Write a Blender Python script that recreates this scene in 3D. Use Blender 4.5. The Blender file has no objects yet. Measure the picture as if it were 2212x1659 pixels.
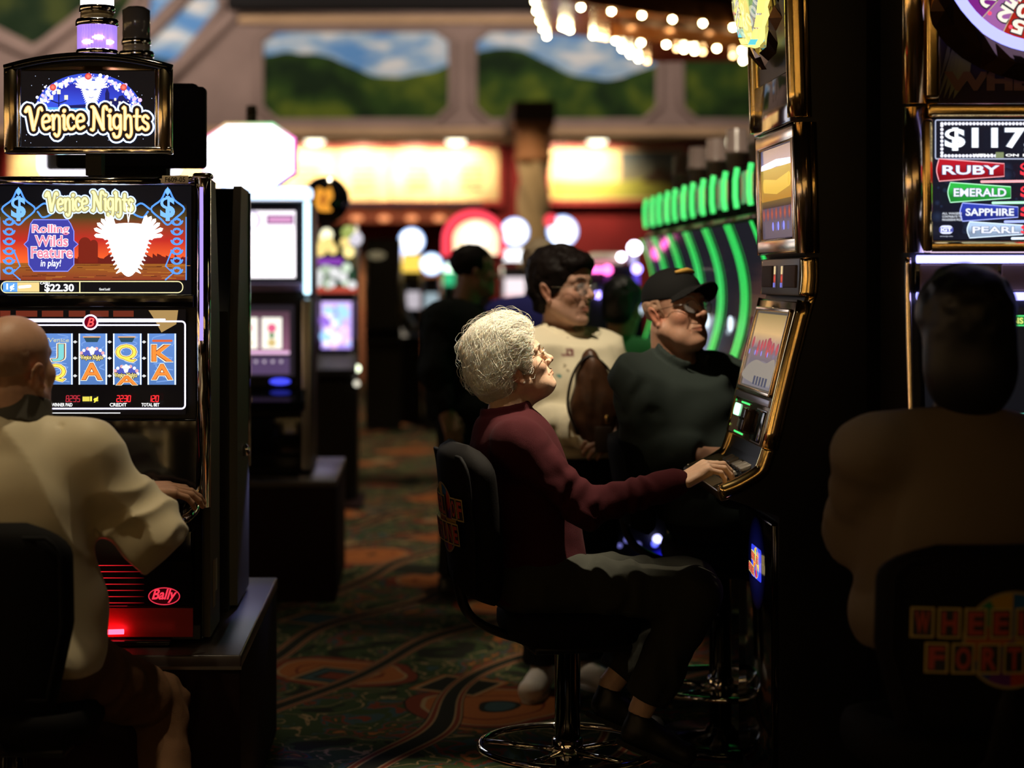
# Casino floor at night: an elderly woman at a gold slot machine, other players around her.
import bpy, math, random
import numpy as np
from mathutils import Vector, Matrix, noise
from mathutils.bvhtree import BVHTree

S = bpy.context.scene
COL = S.collection
R = math.radians

# ------------------------------------------------------------------ camera
# level camera 1.5 m above the floor looking down the aisle (+Y); view lens with rise/shift
FPX, CX, CY, CAMZ = 4000.0, 900.0, 600.0, 1.5
cam_d = bpy.data.cameras.new('camera')
cam = bpy.data.objects.new('camera', cam_d)
COL.objects.link(cam)
cam.location = (0, 0, CAMZ)
cam.rotation_euler = (R(90), 0, 0)
cam_d.sensor_fit = 'HORIZONTAL'
cam_d.sensor_width = 36.0
cam_d.lens = FPX * 36.0 / 2212.0
cam_d.shift_x = (1106.0 - CX) / 2212.0
cam_d.shift_y = (CY - 829.5) / 2212.0
cam_d.clip_end = 200
cam_d.dof.use_dof = True
cam_d.dof.focus_distance = 5.05
cam_d.dof.aperture_fstop = (cam_d.lens / 1000.0) / 0.037
S.camera = cam

# ------------------------------------------------------------------ world and colour
S.view_settings.view_transform = 'Standard'
S.view_settings.look = 'None'
S.view_settings.gamma = 1.0
S.view_settings.use_curve_mapping = False
S.view_settings.exposure = 0.0
S.cycles.use_denoising = True
S.cycles.max_bounces = 6
S.cycles.diffuse_bounces = 3
S.cycles.glossy_bounces = 4
S.cycles.transmission_bounces = 6
S.cycles.sample_clamp_indirect = 4.0
wd = bpy.data.worlds.new('world')
S.world = wd
wd.use_nodes = True
wd.node_tree.nodes['Background'].inputs[0].default_value = (0.010, 0.008, 0.007, 1)
wd.node_tree.nodes['Background'].inputs[1].default_value = 0.05

# ------------------------------------------------------------------ overhead spots and washes, several added as fill
def spot(name, loc, target, watts, size_deg, col=(1.0, 0.84, 0.62), blend=0.6, radius=0.06):
    l = bpy.data.lights.new(name, 'SPOT')
    l.energy = watts; l.color = col; l.spot_size = R(size_deg); l.spot_blend = blend
    l.shadow_soft_size = radius
    o = bpy.data.objects.new(name, l); COL.objects.link(o)
    o.location = loc
    d = Vector(target) - Vector(loc)
    o.rotation_euler = d.to_track_quat('-Z', 'Y').to_euler()
    return o

def area(name, loc, target, watts, sx, sy, col=(1.0, 0.8, 0.6)):
    l = bpy.data.lights.new(name, 'AREA')
    l.shape = 'RECTANGLE'; l.size = sx; l.size_y = sy; l.energy = watts; l.color = col
    o = bpy.data.objects.new(name, l); COL.objects.link(o)
    o.location = loc
    d = Vector(target) - Vector(loc)
    o.rotation_euler = d.to_track_quat('-Z', 'Y').to_euler()
    return o

CEIL = 6.3
LAMPZ = 5.2
LAMPS = []          # unseen overhead spots, some added as fill: (x, y, watts, cone)
def down(x, y, tx, ty, tz, watts, cone, col=(1.0, 0.84, 0.62), z=LAMPZ, blend=0.6):
    spot('unseen_overhead_spot', (x, y, z), (tx, ty, tz), watts, cone, col, blend)
    LAMPS.append((x, y))

down(0.98, 5.15, 0.30, 5.2, 1.25, 2300, 13, (1.0, 0.84, 0.60), blend=0.9)   # over the seated woman
down(0.62, 4.75, 0.76, 5.06, 0.97, 620, 6.5, (1.0, 0.80, 0.55), blend=0.9)   # narrow spot added for her hand on the button deck
down(-0.45, 3.10, 0.28, 5.10, 1.27, 300, 5.5, (1.0, 0.80, 0.55), blend=0.9)  # added fill from the camera side on her head
down(-0.50, 4.55, -0.85, 4.40, 1.15, 350, 19, (1.0, 0.82, 0.54), blend=0.9)  # over the man on the near bank
down(-1.70, 2.40, -0.80, 4.35, 1.15, 130, 15, (1.0, 0.80, 0.50), blend=0.9)  # added fill from behind the man on the near bank
down(0.15, 4.60, 0.52, 6.70, 1.25, 780, 12, blend=0.9)   # over the standing woman
down(-0.90, 3.90, 0.92, 5.95, 1.30, 1100, 9, blend=0.9)   # long-throw spot added to light the face under the cap brim
down(-0.55, 3.70, -0.87, 5.0, 2.0, 160, 13, (1.0, 0.78, 0.42), blend=0.9)   # added so the near sign's amber metal catches a sheen
down(0.10, 3.50, 0.86, 3.97, 1.22, 60, 6, blend=0.9)     # over the player on the near stool
down(1.25, 8.30, 1.45, 8.9, 2.0, 200, 40)                # added over the green-lit row to brighten its tower lights
down(0.00, 8.30, 0.15, 9.0, 1.4, 160, 26)
down(-0.25, 7.0, -0.25, 6.9, 0, 150, 24)  # added to bring up the carpet pattern in the aisle
down(-0.15, 11.5, -0.15, 11.5, 0, 600, 50)
down(0.30, 15.5, 0.0, 16.0, 0, 650, 50)
down(-0.80, 20.5, -0.3, 20.5, 0, 700, 55)
# floating area lights added to wash the painted wall
area('added_mural_wash', (-4.8, 23.4, 5.6), (-4.6, 26, 4.6), 170, 6.0, 0.3, (1.0, 0.86, 0.74))
area('added_mural_wash', (2.2, 23.4, 5.1), (2.2, 26, 4.2), 110, 6.0, 0.3, (1.0, 0.86, 0.74))
# ------------------------------------------------------------------ px helper (photo pixel at depth Y -> place)
def P(px, py, Y):
    return Vector(((px - CX) * Y / FPX, Y, CAMZ - (py - CY) * Y / FPX))

def lin(h):
    h = h.lstrip('#')
    v = [int(h[i:i + 2], 16) / 255 for i in (0, 2, 4)]
    return tuple(((c + 0.055) / 1.055) ** 2.4 if c > 0.04045 else c / 12.92 for c in v)

# ------------------------------------------------------------------ materials
MATS = {}
def mat(name, col=(0.5, 0.5, 0.5), rough=0.5, metal=0.0, spec=0.5, emit=None, es=1.0, bump=0.0, bscale=200.0,
        var=0.0, vscale=8.0, sheen=0.0, coat=0.0, sss=0.0, trans=0.0, alpha=1.0):
    if name in MATS: return MATS[name]
    m = bpy.data.materials.new(name); m.use_nodes = True
    nt = m.node_tree; b = nt.nodes['Principled BSDF']
    b.inputs['Base Color'].default_value = (*col, 1)
    b.inputs['Roughness'].default_value = rough
    b.inputs['Metallic'].default_value = metal
    b.inputs['Specular IOR Level'].default_value = spec
    b.inputs['Sheen Weight'].default_value = sheen
    b.inputs['Coat Weight'].default_value = coat
    b.inputs['Transmission Weight'].default_value = trans
    b.inputs['Alpha'].default_value = alpha
    if sss:
        b.inputs['Subsurface Weight'].default_value = sss
        b.inputs['Subsurface Radius'].default_value = (0.012, 0.005, 0.003)
        b.inputs['Subsurface Scale'].default_value = 0.6
    if emit is not None:
        b.inputs['Emission Color'].default_value = (*emit, 1)
        b.inputs['Emission Strength'].default_value = es
    tc = None
    if bump or var:
        tc = nt.nodes.new('ShaderNodeTexCoord')
    if bump:
        n = nt.nodes.new('ShaderNodeTexNoise'); n.inputs['Scale'].default_value = bscale
        n.inputs['Detail'].default_value = 3
        nt.links.new(tc.outputs['Object'], n.inputs['Vector'])
        bp = nt.nodes.new('ShaderNodeBump'); bp.inputs['Strength'].default_value = bump
        bp.inputs['Distance'].default_value = 0.002
        nt.links.new(n.outputs['Fac'], bp.inputs['Height'])
        nt.links.new(bp.outputs['Normal'], b.inputs['Normal'])
    if var:
        n = nt.nodes.new('ShaderNodeTexNoise'); n.inputs['Scale'].default_value = vscale
        n.inputs['Detail'].default_value = 4
        nt.links.new(tc.outputs['Object'], n.inputs['Vector'])
        rp = nt.nodes.new('ShaderNodeValToRGB')
        rp.color_ramp.elements[0].position = 0.3; rp.color_ramp.elements[1].position = 0.7
        rp.color_ramp.elements[0].color = (*[c * (1 - var) for c in col], 1)
        rp.color_ramp.elements[1].color = (*[min(1, c * (1 + var)) for c in col], 1)
        nt.links.new(n.outputs['Fac'], rp.inputs['Fac'])
        nt.links.new(rp.outputs['Color'], b.inputs['Base Color'])
    MATS[name] = m
    return m

def vcol_mat(name, rough=0.5, emission=False, strength=1.0, spec=0.5, bump=0.0, bscale=300.0, sss=0.0):
    """colour from the mesh's own pigment attribute 'col'; screens give it off as light"""
    if name in MATS: return MATS[name]
    m = bpy.data.materials.new(name); m.use_nodes = True
    nt = m.node_tree; b = nt.nodes['Principled BSDF']
    a = nt.nodes.new('ShaderNodeAttribute'); a.attribute_name = 'col'
    b.inputs['Roughness'].default_value = rough
    b.inputs['Specular IOR Level'].default_value = spec
    if emission:
        b.inputs['Base Color'].default_value = (0.004, 0.004, 0.005, 1)
        nt.links.new(a.outputs['Color'], b.inputs['Emission Color'])
        b.inputs['Emission Strength'].default_value = strength
    else:
        nt.links.new(a.outputs['Color'], b.inputs['Base Color'])
    if sss:
        b.inputs['Subsurface Weight'].default_value = sss
        b.inputs['Subsurface Radius'].default_value = (0.012, 0.005, 0.003)
        b.inputs['Subsurface Scale'].default_value = 0.5
    if bump:
        tc = nt.nodes.new('ShaderNodeTexCoord')
        n = nt.nodes.new('ShaderNodeTexNoise'); n.inputs['Scale'].default_value = bscale
        nt.links.new(tc.outputs['Object'], n.inputs['Vector'])
        bp = nt.nodes.new('ShaderNodeBump'); bp.inputs['Strength'].default_value = bump
        bp.inputs['Distance'].default_value = 0.0015
        nt.links.new(n.outputs['Fac'], bp.inputs['Height'])
        nt.links.new(bp.outputs['Normal'], b.inputs['Normal'])
    MATS[name] = m
    return m

def glow(name, col=None, s=1.0):
    return mat(name, (0.01, 0.01, 0.01), 0.4, emit=col, es=s)

BLACK = mat('black_laminate', (0.006, 0.006, 0.007), 0.42, spec=0.35)
GLOSS = mat('gloss_black', (0.004, 0.004, 0.005), 0.08, spec=0.5)
MATTE = mat('matte_black', (0.004, 0.004, 0.0045), 0.8, spec=0.15)
OLIVE = mat('grey_side_panel', (0.10, 0.095, 0.07), 0.5, spec=0.3, bump=0.1)
CHROME = mat('chrome', (0.86, 0.85, 0.82), 0.07, 1.0)
GOLD = mat('gold_plate', (1.0, 0.72, 0.30), 0.17, 1.0)
PINKGOLD = mat('pale_gold_plate', (0.95, 0.78, 0.58), 0.19, 1.0)
STEEL = mat('brushed_steel', (0.45, 0.44, 0.44), 0.28, 1.0)
GREYP = mat('grey_plastic', (0.10, 0.09, 0.10), 0.4)
SCREEN = vcol_mat('screen_light', 0.15, True, 1.0, 0.08)
PRINT = vcol_mat('printed_panel', 0.5)
SKINP = vcol_mat('skin', 0.5, spec=0.35, bump=0.25, bscale=260, sss=0.12)

# ------------------------------------------------------------------ objects
def tag(o, label=None, cat=None, group=None, kind=None):
    if label: o['label'] = label
    if cat: o['category'] = cat
    if group: o['group'] = group
    if kind: o['kind'] = kind
    return o

def empty(name, loc=(0, 0, 0), rz=0.0, label=None, cat=None, group=None):
    o = bpy.data.objects.new(name, None); COL.objects.link(o)
    o.location = loc; o.rotation_euler = (0, 0, rz)
    o.empty_display_size = 0.1
    return tag(o, label, cat, group)

def copy_tree(o, parent=None):
    c = o.copy(); COL.objects.link(c)
    if parent is not None: c.parent = parent
    for ch in list(o.children):
        copy_tree(ch, c)
    return c

class MB:
    """gathers shapes into one mesh"""
    def __init__(s, T=None):
        s.v = []; s.f = []; s.m = []; s.sm = []; s.c = {}; s.mats = []; s.T = T or Matrix.Identity(4)
    def mi(s, m):
        if m not in s.mats: s.mats.append(m)
        return s.mats.index(m)
    def add(s, vs, fs, m, smooth=False, col=None, T=None):
        T = s.T @ T if T is not None else s.T
        o = len(s.v); k = s.mi(m)
        s.v += [T @ Vector(p) for p in vs]
        for f in fs:
            s.f.append([o + i for i in f]); s.m.append(k); s.sm.append(smooth)
        if col is not None:
            for i in range(len(vs)): s.c[o + i] = col if not isinstance(col, list) else col[i]
    def box(s, x0, x1, y0, y1, z0, z1, m, bev=0.0, T=None):
        if bev <= 0:
            vs = [(x, y, z) for x in (x0, x1) for y in (y0, y1) for z in (z0, z1)]
            s.add(vs, [(0, 1, 3, 2), (4, 6, 7, 5), (0, 4, 5, 1), (2, 3, 7, 6), (0, 2, 6, 4), (1, 5, 7, 3)], m, T=T)
            return
        b = min(bev, (x1 - x0) / 2.01, (y1 - y0) / 2.01, (z1 - z0) / 2.01)
        import bmesh
        bm = bmesh.new(); bmesh.ops.create_cube(bm, size=1)
        for v in bm.verts:
            v.co = Vector(((x0 + x1) / 2 + v.co.x * (x1 - x0), (y0 + y1) / 2 + v.co.y * (y1 - y0), (z0 + z1) / 2 + v.co.z * (z1 - z0)))
        bmesh.ops.bevel(bm, geom=list(bm.edges), offset=b, segments=3, affect='EDGES', profile=0.5)
        bm.verts.ensure_lookup_table()
        s.add([v.co.copy() for v in bm.verts], [[v.index for v in f.verts] for f in bm.faces], m, True, T=T)
        bm.free()
    def prism(s, poly, a, b, m, axis='x', smooth=False, T=None):
        """poly in the plane across axis, run from a to b"""
        n = len(poly)
        def mk(p, t):
            if axis == 'x': return (t, p[0], p[1])
            if axis == 'y': return (p[0], t, p[1])
            return (p[0], p[1], t)
        vs = [mk(p, a) for p in poly] + [mk(p, b) for p in poly]
        ar = sum(poly[i][0] * poly[(i + 1) % n][1] - poly[(i + 1) % n][0] * poly[i][1] for i in range(n))
        fl = (ar > 0) != (axis == 'y')
        fs = []
        for i in range(n):
            j = (i + 1) % n
            q = (i, j, n + j, n + i)
            fs.append(q if fl else q[::-1])
        s.add(vs, fs, m, smooth, T=T)
        c0 = list(range(n)); c1 = list(range(n, 2 * n))
        s.add(vs, [c0[::-1] if fl else c0, c1 if fl else c1[::-1]], m, False, T=T)
    def tube(s, pts, r, m, n=10, closed=False, flat=None, T=None, cap=True):
        """round bar along pts; r a number or a list"""
        pts = [Vector(p) for p in pts]; N = len(pts)
        rs = r if isinstance(r, (list, tuple)) else [r] * N
        vs = []; up = Vector((0, 0, 1)); prev = None
        for i, p in enumerate(pts):
            if closed: d = pts[(i + 1) % N] - pts[i - 1]
            else: d = pts[min(i + 1, N - 1)] - pts[max(i - 1, 0)]
            d.normalize()
            if prev is None:
                a = d.cross(up if abs(d.z) < 0.95 else Vector((1, 0, 0))).normalized()
            else:
                a = (prev - d * prev.dot(d))
                a = a.normalized() if a.length > 1e-6 else d.cross(up).normalized()
            prev = a; b = d.cross(a)
            for k in range(n):
                t = 2 * math.pi * k / n
                ra, rb = rs[i], rs[i] * (flat or 1.0)
                vs.append(p + a * (math.cos(t) * ra) + b * (math.sin(t) * rb))
        fs = []
        for i in range(N if closed else N - 1):
            j = (i + 1) % N
            for k in range(n):
                l = (k + 1) % n
                fs.append((i * n + k, i * n + l, j * n + l, j * n + k))
        if cap and not closed:
            fs.append(list(range(n))[::-1]); fs.append([(N - 1) * n + k for k in range(n)])
        s.add(vs, fs, m, True, T=T)
    def lathe(s, prof, m, n=24, c=(0, 0, 0), axis='z', T=None, smooth=True):
        """prof: (radius, height) list around an axis through c"""
        vs = []; c = Vector(c)
        for (r, h) in prof:
            for k in range(n):
                t = 2 * math.pi * k / n
                x, y = r * math.cos(t), r * math.sin(t)
                p = {'z': (x, y, h), 'y': (x, h, y), 'x': (h, x, y)}[axis]
                vs.append(c + Vector(p))
        fs = []
        for i in range(len(prof) - 1):
            for k in range(n):
                l = (k + 1) % n
                q = (i * n + k, i * n + l, (i + 1) * n + l, (i + 1) * n + k)
                fs.append(q if axis != 'y' else q[::-1])
        if prof[0][0] > 1e-5: fs.append(list(range(n))[::-1])
        if prof[-1][0] > 1e-5: fs.append([(len(prof) - 1) * n + k for k in range(n)])
        s.add(vs, fs, m, smooth, T=T)
    def ball(s, c, r, m, n=16, sc=(1, 1, 1), T=None):
        k = n // 2; vs = []; fs = []
        for i in range(k + 1):
            a = math.pi * i / k
            for j in range(n):
                t = 2 * math.pi * j / n
                vs.append((c[0] + r * sc[0] * math.sin(a) * math.cos(t), c[1] + r * sc[1] * math.sin(a) * math.sin(t), c[2] + r * sc[2] * math.cos(a)))
        for i in range(k):
            for j in range(n):
                l = (j + 1) % n
                fs.append((i * n + j, (i + 1) * n + j, (i + 1) * n + l, i * n + l))
        s.add(vs, fs, m, True, T=T)
    def loft(s, rows, m, smooth=True, closed=False, col=None, T=None):
        nr, nc = len(rows), len(rows[0]); vs = [p for r in rows for p in r]; fs = []
        for i in range(nr - 1):
            for j in range(nc if closed else nc - 1):
                l = (j + 1) % nc
                fs.append((i * nc + j, i * nc + l, (i + 1) * nc + l, (i + 1) * nc + j))
        s.add(vs, fs, m, smooth, col, T=T)
    def build(s, name, parent=None, loc=None):
        me = bpy.data.meshes.new(name)
        me.from_pydata([tuple(v) for v in s.v], [], s.f)
        for m in s.mats: me.materials.append(m)
        me.polygons.foreach_set('material_index', s.m)
        me.polygons.foreach_set('use_smooth', s.sm)
        if s.c:
            ca = me.color_attributes.new('col', 'FLOAT_COLOR', 'POINT')
            buf = np.zeros((len(s.v), 4), np.float32); buf[:, 3] = 1
            for i, c in s.c.items(): buf[i, :3] = c[:3]
            ca.data.foreach_set('color', buf.ravel())
        me.update()
        o = bpy.data.objects.new(name, me); COL.objects.link(o)
        if parent is not None: o.parent = parent
        if loc: o.location = loc
        return o

def rrect(x0, x1, z0, z1, r, n=5):
    out = []
    for cx, cz, a0 in ((x1 - r, z0 + r, -90), (x1 - r, z1 - r, 0), (x0 + r, z1 - r, 90), (x0 + r, z0 + r, 180)):
        for k in range(n + 1):
            a = R(a0 + 90 * k / n); out.append((cx + r * math.cos(a), cz + r * math.sin(a)))
    return out

def crom(pts, n=6, closed=False):
    """smooth curve through points"""
    P_ = [np.array(p, float) for p in pts]; N = len(P_); out = []
    rng = range(N) if closed else range(N - 1)
    for i in rng:
        p0 = P_[(i - 1) % N] if closed or i > 0 else P_[0] * 2 - P_[1]
        p1 = P_[i]; p2 = P_[(i + 1) % N]
        p3 = P_[(i + 2) % N] if closed or i + 2 < N else p2 * 2 - p1
        for k in range(n):
            t = k / n
            out.append(tuple(0.5 * ((2 * p1) + (-p0 + p2) * t + (2 * p0 - 5 * p1 + 4 * p2 - p3) * t * t + (-p0 + 3 * p1 - 3 * p2 + p3) * t ** 3)))
    if not closed: out.append(tuple(P_[-1]))
    return out

# ------------------------------------------------------------------ flat artwork (screens, signs, prints)
_TXT = {}
def text_tris(body, bold=0.0, shear=0.0):
    key = (body, bold, shear)
    if key in _TXT: return _TXT[key]
    c = bpy.data.curves.new('lettering', 'FONT'); c.body = body; c.size = 1.0
    c.offset = bold; c.shear = shear; c.resolution_u = 3; c.dimensions = '2D'; c.fill_mode = 'BOTH'
    o = bpy.data.objects.new('lettering', c); COL.objects.link(o)
    dg = bpy.context.evaluated_depsgraph_get()
    me = bpy.data.meshes.new_from_object(o.evaluated_get(dg))
    vs = [tuple(v.co[:2]) for v in me.vertices]; fs = [tuple(p.vertices) for p in me.polygons]
    bpy.data.objects.remove(o); bpy.data.curves.remove(c); bpy.data.meshes.remove(me)
    xs = [v[0] for v in vs] or [0]; ys = [v[1] for v in vs] or [0]
    _TXT[key] = (vs, fs, min(xs), max(xs), min(ys), max(ys))
    return _TXT[key]

class Art:
    """flat artwork in the x-z plane facing -y, laid up in thin layers"""
    def __init__(s, m=None, T=None, eps=0.0004):
        s.b = MB(T); s.m = m or SCREEN; s.n = 0; s.eps = eps
    def layer(s): s.n += 1
    def poly(s, pts, col, same=False):
        if not same: s.n += 1
        y = -s.n * s.eps
        n = len(pts)
        ar = sum(pts[i][0] * pts[(i + 1) % n][1] - pts[(i + 1) % n][0] * pts[i][1] for i in range(n))
        idx = list(range(n)) if ar > 0 else list(range(n))[::-1]
        s.b.add([(p[0], y, p[1]) for p in pts], [idx], s.m, col=col)
    def rect(s, x0, x1, z0, z1, col, c2=None, same=False):
        """c2: colour at the top for a picture that blends upward"""
        if c2 is None: s.poly([(x0, z0), (x1, z0), (x1, z1), (x0, z1)], col, same)
        else: s.poly([(x0, z0), (x1, z0), (x1, z1), (x0, z1)], [col, col, c2, c2], same)
    def disc(s, x, z, r, col, n=24, rz=None, same=False):
        rz = rz or r
        s.poly([(x + r * math.cos(2 * math.pi * k / n), z + rz * math.sin(2 * math.pi * k / n)) for k in range(n)], col, same)
    def glowdisc(s, x, z, r, ci, co, n=20, rz=None):
        s.n += 1; rz = rz or r; y = -s.n * s.eps
        vs = [(x, y, z)] + [(x + r * math.cos(2 * math.pi * k / n), y, z + rz * math.sin(2 * math.pi * k / n)) for k in range(n)]
        s.b.add(vs, [(0, 1 + k, 1 + (k + 1) % n) for k in range(n)], s.m, col=[ci] + [co] * n)
    def ring(s, pts, w, col, closed=True):
        s.stroke(pts, w, col, closed=closed)
    def stroke(s, pts, w, col, closed=False, same=False, ends=True):
        """line of width w (number or list)"""
        if not same: s.n += 1
        y = -s.n * s.eps
        p = [Vector((a[0], a[1])) for a in pts]; N = len(p)
        ws = w if isinstance(w, (list, tuple)) else [w] * N
        L, Rr = [], []
        for i in range(N):
            d = (p[(i + 1) % N] - p[i - 1]) if closed else (p[min(i + 1, N - 1)] - p[max(i - 1, 0)])
            if d.length < 1e-9: d = Vector((1, 0))
            d.normalize(); nn = Vector((-d.y, d.x)) * ws[i] * 0.5
            L.append(p[i] + nn); Rr.append(p[i] - nn)
        vs = [(q.x, y, q.y) for q in L] + [(q.x, y, q.y) for q in Rr]; fs = []
        for i in range(N if closed else N - 1):
            j = (i + 1) % N
            fs.append((N + i, N + j, j, i))
        s.b.add(vs, fs, s.m, col=col if not isinstance(col, list) else col + col)
        if ends and not closed:
            for q, ww in ((p[0], ws[0]), (p[-1], ws[-1])):
                s.disc(q.x, q.y, ww / 2, col if not isinstance(col, list) else col[0], 12, same=True)
    def text(s, body, x0, x1, z0, z1, col, bold=0.0, shear=0.0, fit=True, same=False):
        if not same: s.n += 1
        y = -s.n * s.eps
        vs, fs, a, b, c, d = text_tris(body, bold, shear)
        if b - a < 1e-6: return
        # height from the caps so bold and plain versions register
        sx = (x1 - x0) / (b - a - 2 * bold); sz = (z1 - z0) / (d - c - 2 * bold)
        if not fit: sx = min(sx, sz); sz = sx
        mx, mz = (a + b) / 2, (c + d) / 2
        cx, cz = (x0 + x1) / 2, (z0 + z1) / 2
        s.b.add([(cx + (v[0] - mx) * sx, y, cz + (v[1] - mz) * sz) for v in vs], fs, s.m, col=col)
    def build(s, name, parent=None):
        return s.b.build(name, parent)

# ------------------------------------------------------------------ implicit modelling for bodies, hair and cloth
def nrm(v):
    v = np.asarray(v, float); return v / (np.linalg.norm(v) + 1e-12)

def smin(a, b, k):
    h = np.clip(0.5 + 0.5 * (b - a) / k, 0, 1)
    return b + (a - b) * h - k * h * (1 - h)
def smax(a, b, k): return -smin(-a, -b, k)

def d_sph(p, c, r): return np.sqrt(((p - np.asarray(c, np.float32)) ** 2).sum(1)) - r
def d_cap(p, a, b, ra, rb):
    a = np.asarray(a, np.float32); b = np.asarray(b, np.float32); ab = b - a
    t = np.clip(((p - a) @ ab) / max(float(ab @ ab), 1e-9), 0, 1)
    q = p - a - t[:, None] * ab
    return np.sqrt((q * q).sum(1)) - (ra + (rb - ra) * t)
def d_ell(p, c, r, M=None):
    q = p - np.asarray(c, np.float32)
    if M is not None: q = q @ np.asarray(M, np.float32)
    r = np.asarray(r, np.float32)
    k0 = np.sqrt(((q / r) ** 2).sum(1)); k1 = np.sqrt(((q / (r * r)) ** 2).sum(1))
    return k0 * (k0 - 1) / (k1 + 1e-9)
def d_box(p, c, h, rad, M=None):
    q = p - np.asarray(c, np.float32)
    if M is not None: q = q @ np.asarray(M, np.float32)
    q = np.abs(q) - (np.asarray(h, np.float32) - rad)
    return np.sqrt((np.maximum(q, 0) ** 2).sum(1)) + np.minimum(q.max(1), 0) - rad

def axis_coords(lo, hi, coarse, fines):
    """grid line positions: coarse steps, with finer steps inside the given intervals"""
    out = [lo]
    while out[-1] < hi:
        x = out[-1]; st = coarse
        for (a, b, s_) in fines:
            if a - coarse <= x <= b: st = min(st, s_)
        out.append(x + st)
    return np.array(out, np.float32)

def iso(f, xs, ys, zs, B=8):
    """mesh the surface f=0 on a rectilinear grid (dual method), looking only where the surface can be"""
    def padto(a):
        n = (-(len(a) - 1)) % B
        return np.concatenate([a, a[-1] + (a[-1] - a[-2]) * np.arange(1, n + 1)]).astype(np.float32) if n else a
    xs, ys, zs = padto(xs), padto(ys), padto(zs)
    nx, ny, nz = len(xs), len(ys), len(zs)
    bx, by, bz = (nx - 1) // B, (ny - 1) // B, (nz - 1) // B
    def cen(a, nb): return (a[:-1:B][:nb] + a[B::B][:nb]) / 2, (a[B::B][:nb] - a[:-1:B][:nb]) / 2
    cx, hx = cen(xs, bx); cy, hy = cen(ys, by); cz, hz = cen(zs, bz)
    G = np.stack(np.meshgrid(cx, cy, cz, indexing='ij'), -1).reshape(-1, 3).astype(np.float32)
    H = np.stack(np.meshgrid(hx, hy, hz, indexing='ij'), -1).reshape(-1, 3)
    hd = np.sqrt((H ** 2).sum(1))
    act = np.abs(f(G)) < hd * 1.5 + 0.012
    F = np.full((nx, ny, nz), 1e3, np.float32); seen = np.zeros((nx, ny, nz), bool)
    ids = np.nonzero(act)[0]
    I, J, K = np.unravel_index(ids, (bx, by, bz))
    o = np.arange(B + 1)
    for s0 in range(0, len(ids), 400):
        i = (I[s0:s0 + 400, None] * B + o); j = (J[s0:s0 + 400, None] * B + o); k = (K[s0:s0 + 400, None] * B + o)
        n = len(i)
        ii = np.broadcast_to(i[:, :, None, None], (n, B + 1, B + 1, B + 1)).reshape(-1)
        jj = np.broadcast_to(j[:, None, :, None], (n, B + 1, B + 1, B + 1)).reshape(-1)
        kk = np.broadcast_to(k[:, None, None, :], (n, B + 1, B + 1, B + 1)).reshape(-1)
        new = ~seen[ii, jj, kk]; ii, jj, kk = ii[new], jj[new], kk[new]
        F[ii, jj, kk] = f(np.stack([xs[ii], ys[jj], zs[kk]], 1)); seen[ii, jj, kk] = True
    ins = F < 0
    c8 = [(a, b, c) for a in (0, 1) for b in (0, 1) for c in (0, 1)]
    cell_seen = np.ones((nx - 1, ny - 1, nz - 1), bool); cnt = np.zeros((nx - 1, ny - 1, nz - 1), np.int8)
    for (a, b, c) in c8:
        sl = (slice(a, nx - 1 + a), slice(b, ny - 1 + b), slice(c, nz - 1 + c))
        cell_seen &= seen[sl]; cnt += ins[sl]
    ac = cell_seen & (cnt > 0) & (cnt < 8)
    ci, cj, ck = np.nonzero(ac); N = len(ci)
    idx = np.full((nx - 1, ny - 1, nz - 1), -1, np.int64); idx[ci, cj, ck] = np.arange(N)
    acc = np.zeros((N, 3)); num = np.zeros(N)
    def pos(a, b, c): return np.stack([xs[ci + a], ys[cj + b], zs[ck + c]], 1)
    for e0 in c8:
        for ax in range(3):
            if e0[ax] == 1: continue
            e1 = list(e0); e1[ax] = 1
            v0 = F[ci + e0[0], cj + e0[1], ck + e0[2]]; v1 = F[ci + e1[0], cj + e1[1], ck + e1[2]]
            x = (v0 < 0) != (v1 < 0)
            t = np.where(x, v0 / np.where(x, v0 - v1, 1), 0)
            p = pos(*e0) + (pos(*e1) - pos(*e0)) * t[:, None]
            acc += np.where(x[:, None], p, 0); num += x
    V = acc / np.maximum(num, 1)[:, None]
    quads = []
    for ax in range(3):
        sl0 = [slice(1, -1)] * 3; sl0[ax] = slice(0, -1)
        sl1 = [slice(1, -1)] * 3; sl1[ax] = slice(1, None)
        a, b = ins[tuple(sl0)], ins[tuple(sl1)]
        e = np.nonzero(a != b)
        flip = a[e]
        base = [e[0] + 1, e[1] + 1, e[2] + 1]; base[ax] = e[ax]
        o1, o2 = [(1, 2), (2, 0), (0, 1)][ax]
        q = []
        for (d1, d2) in ((-1, -1), (0, -1), (0, 0), (-1, 0)):
            c = [base[0].copy(), base[1].copy(), base[2].copy()]
            c[o1] += d1; c[o2] += d2
            q.append(idx[c[0], c[1], c[2]])
        q = np.stack(q, 1)
        q[~flip] = q[~flip][:, ::-1]
        quads.append(q[(q >= 0).all(1)])
    return V.astype(np.float32), np.concatenate(quads)

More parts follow.
